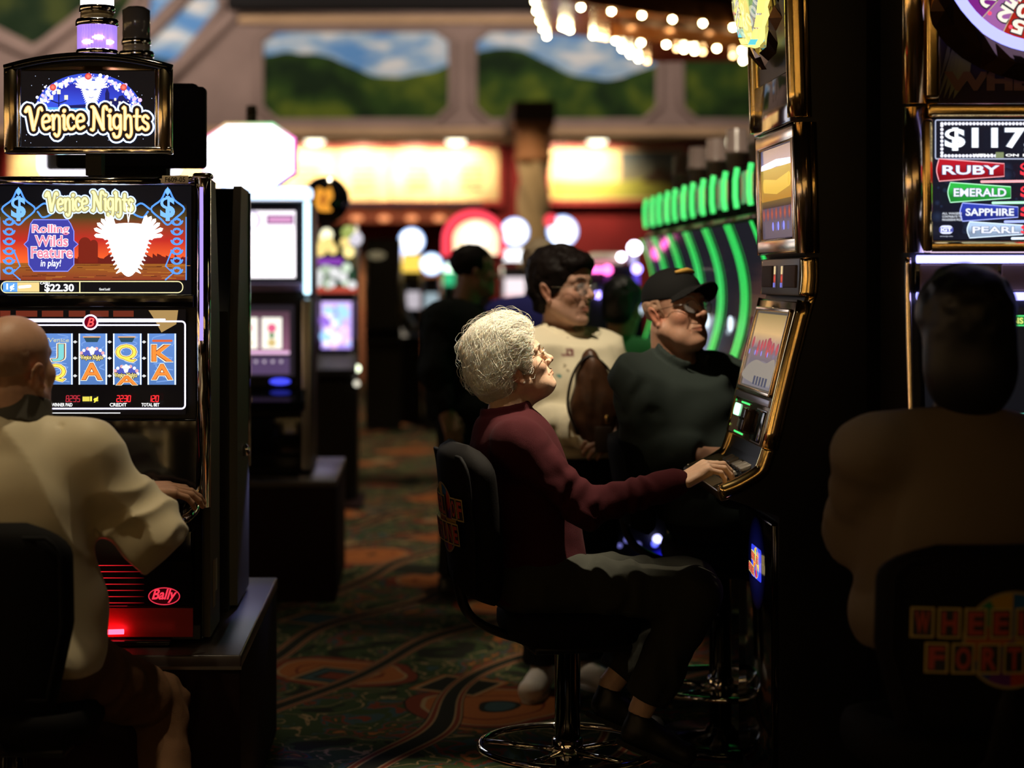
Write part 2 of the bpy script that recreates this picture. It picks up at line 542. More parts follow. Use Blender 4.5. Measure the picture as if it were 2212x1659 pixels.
def np_obj(name, V, Q, m, parent=None, col=None, smooth=True):
    me = bpy.data.meshes.new(name)
    me.vertices.add(len(V)); me.vertices.foreach_set('co', np.asarray(V, np.float32).ravel())
    k = Q.shape[1]
    me.loops.add(Q.size); me.loops.foreach_set('vertex_index', Q.ravel().astype(np.int32))
    me.polygons.add(len(Q))
    me.polygons.foreach_set('loop_start', np.arange(0, Q.size, k, dtype=np.int32))
    me.polygons.foreach_set('loop_total', np.full(len(Q), k, np.int32))
    me.polygons.foreach_set('use_smooth', np.full(len(Q), smooth))
    me.update(calc_edges=True); me.validate()
    if col is not None:
        ca = me.color_attributes.new('col', 'FLOAT_COLOR', 'POINT')
        buf = np.ones((len(V), 4), np.float32); buf[:, :3] = col
        ca.data.foreach_set('color', buf.ravel())
    me.materials.append(m)
    o = bpy.data.objects.new(name, me); COL.objects.link(o)
    if parent is not None: o.parent = parent
    return o

def grid_for(lo, hi, coarse, boxes):
    """boxes: (lo, hi, step) places that need finer steps"""
    return [axis_coords(lo[a], hi[a], coarse, [(b[0][a], b[1][a], b[2]) for b in boxes]) for a in range(3)]

_rg = np.random.RandomState(5)
_LAT = _rg.rand(32, 32, 32).astype(np.float32)
def vnoise(p, s):
    """smooth lattice noise -1..1"""
    q = p * s + 100.0
    i = np.floor(q).astype(np.int64); f = (q - i).astype(np.float32); f = f * f * (3 - 2 * f)
    i &= 31; j = (i + 1) & 31
    r = 0
    for a in (0, 1):
        for b in (0, 1):
            for c in (0, 1):
                w = (f[:, 0] if a else 1 - f[:, 0]) * (f[:, 1] if b else 1 - f[:, 1]) * (f[:, 2] if c else 1 - f[:, 2])
                r = r + w * _LAT[(j if a else i)[:, 0], (j if b else i)[:, 1], (j if c else i)[:, 2]]
    return r * 2 - 1
# ------------------------------------------------------------------ the room
def nodes_mat(name, rough=0.9, spec=0.1):
    m = bpy.data.materials.new(name); m.use_nodes = True; MATS[name] = m
    b = m.node_tree.nodes['Principled BSDF']
    b.inputs['Roughness'].default_value = rough; b.inputs['Specular IOR Level'].default_value = spec
    return m, m.node_tree, b

def carpet():
    m, nt, b = nodes_mat('casino_carpet', 0.95, 0.05)
    N, Lk = nt.nodes.new, nt.links.new
    tc = N('ShaderNodeTexCoord')
    mp = N('ShaderNodeMapping'); mp.inputs['Rotation'].default_value = (0, 0, 0.5); Lk(tc.outputs['Object'], mp.inputs['Vector'])
    dn = N('ShaderNodeTexNoise'); dn.inputs['Scale'].default_value = 1.6; dn.inputs['Detail'].default_value = 2; Lk(mp.outputs[0], dn.inputs['Vector'])
    mx = N('ShaderNodeVectorMath'); mx.operation = 'MULTIPLY_ADD'; mx.inputs[1].default_value = (0.35, 0.35, 0)
    Lk(dn.outputs['Color'], mx.inputs[0]); Lk(mp.outputs[0], mx.inputs[2])
    def ramp(src, stops, interp='CONSTANT'):
        r = N('ShaderNodeValToRGB'); r.color_ramp.interpolation = interp
        e = r.color_ramp.elements
        while len(e) < len(stops): e.new(0.5)
        for k, (p, c) in enumerate(stops): e[k].position = p; e[k].color = (*c, 1)
        Lk(src, r.inputs['Fac']); return r
    def mix(f, a, c2):
        x = N('ShaderNodeMix'); x.data_type = 'RGBA'
        Lk(f, x.inputs['Factor']); Lk(a, x.inputs[6]); Lk(c2, x.inputs[7]); return x.outputs[2]
    def rgb(c):
        r = N('ShaderNodeRGB'); r.outputs[0].default_value = (*c, 1); return r.outputs[0]
    def math_(op, a, v):
        x = N('ShaderNodeMath'); x.operation = op; Lk(a, x.inputs[0])
        if isinstance(v, float): x.inputs[1].default_value = v
        else: Lk(v, x.inputs[1])
        return x.outputs[0]
    G, OR, TE, TAN, RD, DK = (0.034, 0.050, 0.020), (0.26, 0.085, 0.025), (0.035, 0.062, 0.064), (0.26, 0.17, 0.085), (0.14, 0.032, 0.016), (0.018, 0.018, 0.012)
    # ground: winding leaves in green, teal and dark
    gn = N('ShaderNodeTexNoise'); gn.inputs['Scale'].default_value = 3.2; gn.inputs['Detail'].default_value = 3; gn.inputs['Distortion'].default_value = 1.5; Lk(mp.outputs[0], gn.inputs['Vector'])
    base = ramp(gn.outputs['Fac'], [(0, DK), (0.38, G), (0.46, TAN), (0.475, G), (0.54, TE), (0.57, RD), (0.60, G), (0.66, OR), (0.70, G)])
    # big fans and rosettes
    v1 = N('ShaderNodeTexVoronoi'); v1.inputs['Scale'].default_value = 1.25; Lk(mx.outputs[0], v1.inputs['Vector'])
    rings = ramp(v1.outputs['Distance'], [(0, TE), (0.07, DK), (0.09, OR), (0.20, RD), (0.215, OR), (0.30, TAN), (0.315, RD), (0.37, DK)])
    pick1 = N('ShaderNodeSeparateColor'); Lk(v1.outputs['Color'], pick1.inputs[0])
    in1 = math_('MULTIPLY', math_('LESS_THAN', v1.outputs['Distance'], 0.38), math_('GREATER_THAN', pick1.outputs[0], 0.38))
    c = mix(in1, base.outputs[0], rings.outputs[0])
    # ticket shapes: squared cells with a tan border
    v2 = N('ShaderNodeTexVoronoi'); v2.distance = 'CHEBYCHEV'; v2.inputs['Scale'].default_value = 2.1; v2.inputs['Randomness'].default_value = 0.8; Lk(mp.outputs[0], v2.inputs['Vector'])
    pick2 = N('ShaderNodeSeparateColor'); Lk(v2.outputs['Color'], pick2.inputs[0])
    tick = ramp(v2.outputs['Distance'], [(0, RD), (0.10, DK), (0.13, TE), (0.20, DK), (0.235, TAN), (0.265, OR), (0.29, DK)])
    in2 = math_('MULTIPLY', math_('LESS_THAN', v2.outputs['Distance'], 0.30), math_('GREATER_THAN', pick2.outputs[1], 0.62))
    c = mix(in2, c, tick.outputs[0])
    # ribbons
    wv = N('ShaderNodeTexWave'); wv.inputs['Scale'].default_value = 0.55; wv.inputs['Distortion'].default_value = 9; wv.inputs['Detail'].default_value = 1; wv.inputs['Detail Scale'].default_value = 0.7; Lk(mp.outputs[0], wv.inputs['Vector'])
    rb = ramp(wv.outputs['Fac'], [(0, DK), (0.02, TAN), (0.035, RD), (0.07, TAN), (0.085, DK)])
    c = mix(math_('LESS_THAN', wv.outputs['Fac'], 0.10), c, rb.outputs[0])
    # tufts
    tn = N('ShaderNodeTexNoise'); tn.inputs['Scale'].default_value = 260; Lk(tc.outputs['Object'], tn.inputs['Vector'])
    tr = ramp(tn.outputs['Fac'], [(0.3, (0.55, 0.55, 0.55)), (0.7, (1.25, 1.25, 1.25))], 'LINEAR')
    ml = N('ShaderNodeMix'); ml.data_type = 'RGBA'; ml.blend_type = 'MULTIPLY'; ml.inputs['Factor'].default_value = 1
    Lk(c, ml.inputs[6]); Lk(tr.outputs[0], ml.inputs[7])
    Lk(ml.outputs[2], b.inputs['Base Color'])
    bp = N('ShaderNodeBump'); bp.inputs['Strength'].default_value = 0.5; bp.inputs['Distance'].default_value = 0.004
    Lk(tn.outputs['Fac'], bp.inputs['Height']); Lk(bp.outputs['Normal'], b.inputs['Normal'])
    return m

def plaster(name, col, var=0.15):
    return mat(name, col, 0.85, spec=0.15, bump=0.3, bscale=30, var=var, vscale=1.2)

def struct(b, name):
    o = b.build(name); o['kind'] = 'structure'; return o

XL, XR, YB, YW, YF = -9.0, 9.0, -3.0, 27.5, 26.0
b = MB(); b.box(XL, XR, YB, YW + 0.2, -0.1, 0, carpet()); struct(b, 'floor')
CEILM = mat('dark_ceiling_paint', (0.010, 0.009, 0.009), 0.9, spec=0.1)
b = MB(); b.box(XL, XR, YB, YW + 0.2, CEIL, CEIL + 0.1, CEILM); struct(b, 'ceiling')
DARKW = mat('dark_wall_paint', (0.030, 0.022, 0.020), 0.85, spec=0.1)
b = MB(); b.box(XL - 0.1, XL, YB, YW + 0.2, 0, CEIL, DARKW); struct(b, 'wall_left')
b = MB(); b.box(XR, XR + 0.1, YB, YW + 0.2, 0, CEIL, DARKW); struct(b, 'wall_right')
b = MB(); b.box(XL, XR, YB - 0.1, YB, 0, CEIL, DARKW); struct(b, 'wall_front')
REDW = mat('red_wall_paint', (0.16, 0.010, 0.010), 0.7, spec=0.2, var=0.2, vscale=2)
b = MB(); b.box(XL, XR, YW, YW + 0.2, 0, CEIL, REDW); struct(b, 'wall_back')

# painted band above the food counter: sky and hills in framed panels
def mural_mat(name='painted_hills', base=4.38, amp=0.20, dk=1.0):
    m, nt, b = nodes_mat(name, 0.8, 0.15)
    N, Lk = nt.nodes.new, nt.links.new
    tc = N('ShaderNodeTexCoord'); sp = N('ShaderNodeSeparateXYZ'); Lk(tc.outputs['Object'], sp.inputs[0])
    def noise_(scale, vec, detail=3):
        n = N('ShaderNodeTexNoise'); n.inputs['Scale'].default_value = scale; n.inputs['Detail'].default_value = detail; Lk(vec, n.inputs['Vector']); return n.outputs['Fac']
    def math_(op, a, v):
        x = N('ShaderNodeMath'); x.operation = op
        if isinstance(a, float): x.inputs[0].default_value = a
        else: Lk(a, x.inputs[0])
        if isinstance(v, float): x.inputs[1].default_value = v
        else: Lk(v, x.inputs[1])
        return x.outputs[0]
    def ramp(src, stops):
        r = N('ShaderNodeValToRGB'); e = r.color_ramp.elements
        while len(e) < len(stops): e.new(0.5)
        for k, (p, c) in enumerate(stops): e[k].position = p; e[k].color = (*c, 1)
        Lk(src, r.inputs['Fac']); return r.outputs[0]
    st = N('ShaderNodeMapping'); st.inputs['Scale'].default_value = (1, 1, 2.4); Lk(tc.outputs['Object'], st.inputs['Vector'])
    sky = ramp(noise_(1.5, st.outputs[0], 4), [(0.40, (0.09, 0.23, 0.50)), (0.52, (0.26, 0.38, 0.52)), (0.66, (0.60, 0.60, 0.60))])
    g = ramp(noise_(1.7, tc.outputs['Object'], 4), [(0.36, (0.004, 0.014, 0.003)), (0.50, (0.018 * dk, 0.045 * dk, 0.006)), (0.66, (0.085 * dk, 0.115 * dk, 0.010))])
    # hill line: rises and dips along the wall (x in metres)
    s1 = math_('SINE', math_('MULTIPLY_ADD', sp.outputs[0], 1.0), 0.0)
    sx = N('ShaderNodeMath'); sx.operation = 'MULTIPLY_ADD'; Lk(sp.outputs[0], sx.inputs[0]); sx.inputs[1].default_value = 2.15; sx.inputs[2].default_value = 5.35
    sn = math_('SINE', sx.outputs[0], 0.0)
    line = N('ShaderNodeMath'); line.operation = 'MULTIPLY_ADD'; Lk(sn, line.inputs[0]); line.inputs[1].default_value = amp; line.inputs[2].default_value = base
    wob = math_('MULTIPLY', noise_(1.1, tc.outputs['Object'], 2), 0.24)
    hl = math_('ADD', line.outputs[0], wob)
    fac = math_('LESS_THAN', sp.outputs[2], hl)
    x = N('ShaderNodeMix'); x.data_type = 'RGBA'; Lk(fac, x.inputs['Factor']); Lk(sky, x.inputs[6]); Lk(g, x.inputs[7])
    Lk(x.outputs[2], b.inputs['Base Color'])
    return m
MURAL = mural_mat()
STONE = plaster('mauve_plaster', (0.22, 0.155, 0.135))
SOFF = 3.47
b = MB(); b.box(XL, XR, YF, YF + 0.15, SOFF, CEIL, STONE); struct(b, 'wall_mural')
def wq(px_, py_, y): p = P(px_, py_, y); return (p.x, p.z)
def mural_panel(n, pts, y=YF - 0.012, MURAL=MURAL):
    b = MB(); b.prism([wq(*p, YF) for p in pts], y, YF + 0.01, MURAL, 'y')
    o = struct(b, 'trim_mural_%d' % n)
    # raised border
    f = MB(); q = [wq(*p, YF) for p in pts]
    f.tube([(x, YF - 0.02, z) for x, z in q], 0.055, STONE, 8, closed=True)
    fo = f.build('frame', o); fo['kind'] = 'structure'
def chamf(x0, x1, y0, y1, c): return [(x0 + c, y0), (x1 - c, y0), (x1, y0 + c * 0.75), (x1, y1 - c * 0.9), (x1 - c, y1), (x0 + c, y1), (x0, y1 - c * 0.9), (x0, y0 + c * 0.75)]
mural_panel(1, chamf(562, 976, 62, 264, 36))
mural_panel(2, chamf(1022, 1424, 62, 264, 36))
mural_panel(3, chamf(1470, 1876, 62, 264, 36))
mural_panel(4, [(330, -60), (470, -30), (478, 20), (392, 128), (336, 165), (300, 120)], MURAL=mural_mat('painted_slope', 4.56, 0.1))
mural_panel(5, [(206, 140), (330, -60), (250, -60), (175, 80), (150, 150)], MURAL=mural_mat('painted_foliage', 7.0, 0.1, 0.42))
mural_panel(6, [(-260, -80), (240, -80), (225, 20), (72, 104), (-40, 48), (-260, 40)], MURAL=MATS['painted_foliage'])
# diagonal raised bands of the coffered left bay
for n, pts in enumerate((((-120, 30), (72, 118), (250, -20)), ((205, 190), (452, -60)), ((330, 205), (505, 30), (470, -60)))):
    f = MB(); f.tube([(*wq(*p, YF)[:1], YF - 0.03, wq(*p, YF)[1]) for p in pts], 0.11, STONE, 8); struct(f, 'trim_band_%d' % (n + 1))
TAN_ = plaster('tan_cornice', (0.40, 0.26, 0.15))
b = MB(); b.box(XL, XR, YF - 0.16, YF + 0.05, SOFF, SOFF + 0.13, TAN_, 0.03); b.box(XL, XR, YF - 0.08, YF + 0.02, SOFF + 0.13, SOFF + 0.20, STONE, 0.02); struct(b, 'trim_cornice')
b = MB(); b.box(-2.50, XR, YF - 0.10, YF + 0.02, 5.06, 5.17, TAN_, 0.03); struct(b, 'trim_top')
b = MB(); b.box(-2.62, XR, YF - 0.45, YF + 0.02, 5.235, CEIL, CEILM); struct(b, 'trim_valance')
b = MB(); b.box(XL, XR, YF, YW, SOFF, SOFF + 0.05, mat('soffit_paint', (0.08, 0.05, 0.045), 0.8)); struct(b, 'ceiling_soffit')
# four recessed lights in the soffit
lm = glow('lamp_glass', (1.0, 0.93, 0.66), 5.0); tr = mat('lamp_trim', (0.5, 0.45, 0.4), 0.5)
SPOTS_X = [680, 985, 1290, 1582]
for k, x in enumerate(SPOTS_X):
    p = P(x, 309, YF + 0.35)
    r = empty('ceiling_light', (p.x, YF + 0.35, SOFF - 0.005), 0, 'round recessed light in the dark soffit, %s' % ('above the left end of the lit menu boards', 'above the right end of the lit menu boards', 'just right of the twisted stone column', 'above the green-lit machine row')[k], 'ceiling light', 'recessed lights under the painted band')
    m = MB(); m.lathe([(0.15, -0.02), (0.19, 0.0), (0.19, 0.006), (0.15, 0.006)], tr, 24); m.build('trim_ring', r)
    m = MB(); m.lathe([(0.0, -0.07), (0.08, -0.066), (0.13, -0.04), (0.145, 0.0)], lm, 24); m.build('diffuser', r)
    spot('soffit_lamp', (p.x, YF + 0.35, SOFF - 0.09), (p.x, YF + 0.2, 0), 60, 100, (1, 0.9, 0.65))

# lit boards over the food counter, washed by lamps behind the soffit
def board(name, label, x0, x1, y0, y1, m, hot, watts):
    c = P((x0 + x1) / 2, (y0 + y1) / 2, YW - 0.1)
    a = P(x0, y1, YW - 0.1); d = P(x1, y0, YW - 0.1)
    r = empty(name, (c.x, YW - 0.1, a.z), 0, label, 'sign')
    w2, h2 = (d.x - a.x) / 2, d.z - a.z
    m_ = MB(); m_.box(-w2, w2, 0.0, 0.08, 0, h2, m, 0.01); m_.build('panel', r)
    f = MB(); fm = mat('red_frame', (0.30, 0.02, 0.02), 0.5)
    for (u0, u1, v0, v1) in ((-w2 - 0.06, w2 + 0.06, h2, h2 + 0.07), (-w2 - 0.06, w2 + 0.06, -0.07, 0), (-w2 - 0.06, -w2, 0, h2), (w2, w2 + 0.06, 0, h2)): f.box(u0, u1, -0.03, 0.08, v0, v1, fm)
    f.build('frame', r)
    for hx in hot:
        q = P(hx, 325, YW - 0.75)
        spot('board_lamp', (q.x, YW - 0.80, a.z + h2 + 0.02), (q.x, YW - 0.1, a.z + h2 * 0.45), watts, 112, (1, 0.84, 0.55), 1.0, 0.04)
    return r, w2, h2
cream = mat('cream_board', (0.72, 0.52, 0.26), 0.6, var=0.25, vscale=3)
r, w2, h2 = board('menu_board', 'long cream menu board glowing under lamps, behind the far machines', 20, 1078, 322, 434, cream, (90, 250, 420, 540, 660, 780, 895, 995), 150)
a = Art(PRINT, Matrix.Translation((0, -0.002, 0)))
for k in range(9):
    u = -w2 + (k + 0.5) * 2 * w2 / 9
    for j in range(5): a.rect(u - 0.18 + 0.03 * (j % 2), u + 0.16, h2 * (0.22 + 0.11 * j), h2 * (0.22 + 0.11 * j) + 0.022, (0.30, 0.10, 0.05))
    a.rect(-w2 + (k + 1) * 2 * w2 / 9 - 0.012, -w2 + (k + 1) * 2 * w2 / 9 + 0.012, 0.02, h2 - 0.02, (0.5, 0.28, 0.12))
a.build('menu_lines', r)
r, w2, h2 = board('picture_board', 'lit board with a painted green landscape, to the right of the stone column', 1188, 1480, 322, 432, cream, (1215, 1290), 130)
a = Art(PRINT, Matrix.Translation((0, -0.002, 0)))
a.rect(w2 * 0.05, w2 * 0.98, h2 * 0.05, h2 * 0.95, (0.30, 0.24, 0.10), (0.10, 0.13, 0.16))
a.poly([(-w2 * 0.98, h2 * 0.05), (w2 * 0.98, h2 * 0.05), (w2 * 0.98, h2 * 0.3), (w2 * 0.4, h2 * 0.42), (-w2 * 0.2, h2 * 0.33), (-w2 * 0.98, h2 * 0.38)], (0.38, 0.36, 0.06))
a.poly([(w2 * 0.35, h2 * 0.35), (w2 * 0.6, h2 * 0.66), (w2 * 0.8, h2 * 0.52), (w2 * 0.97, h2 * 0.70), (w2 * 0.97, h2 * 0.30)], (0.10, 0.055, 0.03))
a.rect(-w2 * 0.5, -w2 * 0.22, h2 * 0.36, h2 * 0.75, (0.75, 0.55, 0.25)); a.build('picture', r)
# counter canopy with a scalloped row of lamps
cano = empty('counter_canopy', (P(830, 470, 25.6).x, 25.6, 2.2), 0, 'food counter canopy with a row of small orange lamps', 'canopy')
m = MB(); m.box(-1.35, 1.35, 0, 1.9, 0.28, 0.355, mat('blue_grey_fascia', (0.10, 0.09, 0.13), 0.5), 0.02); m.build('fascia', cano)
m = MB(); om = mat('orange_valance', (0.45, 0.12, 0.05), 0.7); m.box(-1.32, 1.32, 0.05, 0.08, 0.06, 0.30, om); m.build('valance', cano)
for k in range(7):
    m = MB(); m.ball((-1.14 + 0.38 * k, -0.02, 0.12), 0.07, glow('orange_lamp', (1.0, 0.36, 0.14), 1.3), 12, (1.2, 1, 0.6)); m.build('lamp', cano)
m = MB(); m.box(-3.2, 1.4, 0.6, 1.3, 0, 1.05, mat('counter_front', (0.32, 0.14, 0.07), 0.6), 0.02)
ct = m.build('food_counter'); m = MB(); m.box(-3.2, 1.4, 1.30, 1.36, 0, 1.85, mat('tan_back_panel', (0.45, 0.27, 0.15), 0.7, var=0.4, vscale=3)); m.build('back_panel', ct); ct.location = (cano.location.x, 26.0, 0); tag(ct, 'reddish food counter front under the canopy with orange lamps', 'counter')
for k in range(5): spot('counter_lamp', (cano.location.x - 1.0 + 0.5 * k, 25.8, 2.15), (cano.location.x - 1.0 + 0.5 * k, 26.9, 0.6), 26, 90, (1, 0.55, 0.3))

# twisted stone column with a capital
cx = P(1152, 420, 23.5).x
m = MB(); cm = plaster('tan_stone', (0.50, 0.36, 0.20), 0.3)
rows = []
for k in range(60):
    z = 0.35 + k * (2.62 / 59); row = []
    for j in range(48):
        t = 2 * math.pi * j / 48; rr = 0.185 + 0.028 * math.cos(4 * (t + z * 2.6))
        row.append((rr * math.cos(t), rr * math.sin(t), z))
    rows.append(row)
m.loft(rows, cm, True, True)
m.box(-0.30, 0.30, -0.30, 0.30, 0, 0.35, cm, 0.03)
m.lathe([(0.20, 2.95), (0.25, 3.02), (0.22, 3.06), (0.22, 3.12), (0.24, 3.30), (0.24, 3.40)], mat('brown_capital', (0.42, 0.18, 0.07), 0.7), 24)
m.box(-0.26, 0.26, -0.26, 0.26, 3.40, SOFF, mat('brown_capital'), 0.02)
m.box(-0.26, 0.26, -0.26, 2.6, SOFF, SOFF + 0.25, mat('soffit_paint'))
o = m.build('column_twisted', None, (cx, 23.5, 0)); o['kind'] = 'structure'
spot('column_lamp', (cx - 1.2, 20.5, 4.9), (cx, 23.5, 2.4), 420, 22, (1, 0.78, 0.5))

# bronze marquee canopy edged with round bulbs, hung from the ceiling
mq = empty('marquee_sign', (1.8, 15.2, 3.3), 0, 'stepped bronze marquee canopy edged with rows of glowing round bulbs', 'sign')
BR = mat('bronze_fascia', (0.30, 0.105, 0.03), 0.20, 0.35, var=0.25, vscale=2)
BRD = mat('dark_bronze', (0.20, 0.10, 0.06), 0.30, 0.3)
def slab(poly, z0, z1, m, name):
    b = MB(Matrix.Translation((-1.8, -15.2, -3.3))); b.prism(poly, z0, z1, m, 'z'); b.build(name, mq)
slab([(0.78, 12.92), (2.9, 14.82), (3.0, 15.8), (1.70, 15.6), (1.58, 15.20), (1.06, 14.95)], 3.47, 3.62, BR, 'upper_tier')
slab([(0.86, 13.2), (2.9, 15.0), (3.0, 15.8), (1.75, 15.6), (1.6, 15.3), (1.10, 14.9)], 3.62, 4.15, BRD, 'upper_fascia')
slab([(0.74, 12.7), (2.9, 14.6), (3.0, 17.3), (1.7, 17.3), (0.98, 14.95)], 4.15, 4.32, BR, 'crown_tier')
slab([(1.47, 13.98), (2.95, 14.85), (3.0, 15.6), (1.95, 15.62)], 3.32, 3.42, BR, 'lower_tier')
slab([(1.56, 14.1), (2.95, 15.0), (3.0, 15.55), (2.0, 15.58)], 3.42, 3.50, BRD, 'lower_fascia')
slab([(1.7, 15.0), (2.5, 15.2), (2.7, 16.4), (2.0, 16.2)], 4.32, CEIL, BRD, 'hanger')
BULB = glow('bulb_glass', (1.0, 0.86, 0.46), 60.0); SOCK = mat('bulb_socket', (0.6, 0.4, 0.15), 0.3, 0.8)
BULBD = glow('dim_bulb_glass', (1.0, 0.60, 0.25), 16.0)
def bulb(x, y, z, g=BULB):
    p = Vector((x - 1.8, y - 15.2, z - 3.3))
    b = MB(); b.ball((p.x, p.y, p.z - 0.022), 0.017, g, 12); o = b.build('bulb', mq)
    b = MB(); b.lathe([(0.016, -0.012), (0.020, 0.0)], SOCK, 10, p); b.build('socket', o)
def bulb_px(px_, py_, z, g=BULB):
    Y = (z - CAMZ) * FPX / (CY - py_); bulb((px_ - CX) * Y / FPX, Y, z + 0.03, g)
for (x, y) in ((1153, -14), (1155, 5), (1159, 26), (1166, 47), (1173, 65), (1181, 80)): bulb_px(x, y, 3.44)
for k in range(7): bulb_px(1255 + 65.8 * k, 18 + 8.6 * k, 3.44)
for k in range(7): bulb_px(1330 + 54.6 * k, 90 + 4.1 * k, 3.29)
for (x, y) in ((1214, 60), (1222, 63), (1231, 67)): bulb_px(x, y, 3.44)
for (x, y, g) in ((1281, 79, BULB), (1290, 80, BULBD), (1298, 82, BULBD), (1309, 84, BULBD)): bulb_px(x, y, 3.44, g)
for (x, y) in ((1344, 107), (1361, 119), (1379, 129)): bulb_px(x, y, 3.29)
bulb_px(1398, 134, 3.29, BULBD)
for (x, y, g) in ((1462, 107, BULBD), (1477, 109, BULB), (1500, 112, BULB), (1518, 114, BULBD), (1583, 122, BULBD), (1605, 133, BULB)): bulb_px(x, y, 3.29, g)
spot('marquee_wash', (1.4, 13.6, 3.1), (2.0, 15.4, 3.6), 25, 120, (1, 0.7, 0.35))
# upper rows of the crown tier, mostly out of frame
for k in range(5): bulb_px(1390 + 66 * k, -34 + 7.5 * k, 4.12)
# ------------------------------------------------------------------ slot machine artwork helpers
W_ = (1.6, 1.6, 1.7)
def seven_seg(a, s, x0, z0, h, col, pitch=0.62):
    segs = {'0': 'abcdef', '1': 'bc', '2': 'abged', '3': 'abgcd', '4': 'fgbc', '5': 'afgcd', '6': 'afgedc', '7': 'abc', '8': 'abcdefg', '9': 'abcdfg'}
    w = h * 0.42; t = h * 0.14
    for ch in s:
        g = 0.04 * h; sl = h * 0.08
        L = {'a': ((g, h), (w - g, h)), 'g': ((g, h / 2), (w - g, h / 2)), 'd': ((g, 0), (w - g, 0)),
             'f': ((0, h - g), (0, h / 2 + g)), 'b': ((w, h - g), (w, h / 2 + g)), 'e': ((0, h / 2 - g), (0, g)), 'c': ((w, h / 2 - g), (w, g))}
        for k in segs.get(ch, ''):
            p, q = L[k]
            a.stroke([(x0 + p[0] + sl * p[1] / h, z0 + p[1]), (x0 + q[0] + sl * q[1] / h, z0 + q[1])], t, col, same=(k != segs[ch][0]))
        x0 += h * pitch

# curly display letters drawn with a pen: (points) per stroke in a box one unit high
GLY = {
 'V': (0.78, [[(-0.04, 0.86), (0.06, 1.0), (0.16, 0.92), (0.36, 0.06)], [(0.36, 0.06), (0.56, 0.66), (0.62, 0.92), (0.74, 1.0), (0.80, 0.88)]], [0.15, 0.10]),
 'e': (0.50, [[(0.07, 0.36), (0.40, 0.42), (0.36, 0.62), (0.20, 0.66), (0.06, 0.50), (0.07, 0.22), (0.20, 0.05), (0.42, 0.14)]], [0.11]),
 'n': (0.56, [[(0.04, 0.62), (0.10, 0.60), (0.11, 0.04)], [(0.11, 0.42), (0.24, 0.64), (0.40, 0.58), (0.43, 0.34), (0.42, -0.10), (0.30, -0.26), (0.18, -0.16)]], [0.12, 0.11]),
 'i': (0.24, [[(0.04, 0.62), (0.11, 0.60), (0.12, 0.08), (0.20, 0.04)], [(0.11, 0.83), (0.12, 0.85)]], [0.12, 0.15]),
 'c': (0.48, [[(0.38, 0.50), (0.28, 0.65), (0.10, 0.58), (0.05, 0.34), (0.14, 0.08), (0.30, 0.05), (0.42, 0.16)]], [0.11]),
 'N': (0.86, [[(0.0, 0.02), (0.12, 0.06), (0.14, 0.92), (0.02, 1.0)], [(0.14, 0.94), (0.62, 0.04)], [(0.62, 0.04), (0.62, 0.90), (0.76, 1.02), (0.82, 0.90)]], [0.11, 0.15, 0.11]),
 'g': (0.54, [[(0.40, 0.55), (0.24, 0.66), (0.07, 0.52), (0.08, 0.20), (0.24, 0.08), (0.40, 0.22)], [(0.42, 0.64), (0.42, 0.0), (0.34, -0.26), (0.14, -0.30), (0.06, -0.16)]], [0.11, 0.12]),
 'h': (0.56, [[(0.02, 0.96), (0.11, 0.94), (0.11, 0.04)], [(0.11, 0.42), (0.24, 0.64), (0.40, 0.58), (0.43, 0.30), (0.44, -0.12), (0.32, -0.30), (0.20, -0.20)]], [0.12, 0.11]),
 't': (0.40, [[(0.18, 0.90), (0.16, 0.20), (0.24, 0.05), (0.36, 0.12)], [(0.02, 0.62), (0.36, 0.62)]], [0.12, 0.09]),
 's': (0.46, [[(0.36, 0.56), (0.22, 0.66), (0.08, 0.54), (0.14, 0.40), (0.32, 0.30), (0.36, 0.14), (0.22, 0.04), (0.04, 0.16)]], [0.11]),
 ' ': (0.30, [], []), }
def curly(a, word, x0, x1, z0, h, passes, arch=0.0):
    tot = sum(GLY[c][0] for c in word); sc = (x1 - x0) / tot
    for extra, col in passes:
        x = x0; first = True
        for ch in word:
            w, st, ths = GLY[ch]
            for pts, th in zip(st, ths):
                q = crom(pts, 5) if len(pts) > 2 else pts
                P2 = []
                for (u, v) in q:
                    xx = x + u * sc; t = (xx - x0) / (x1 - x0) - 0.5
                    P2.append((xx, z0 + v * h + arch * (0.25 - t * t) * 4 * 0.25))
                a.stroke(P2, th * h * 1.05 + extra, col, same=not first); first = False
            x += w * sc

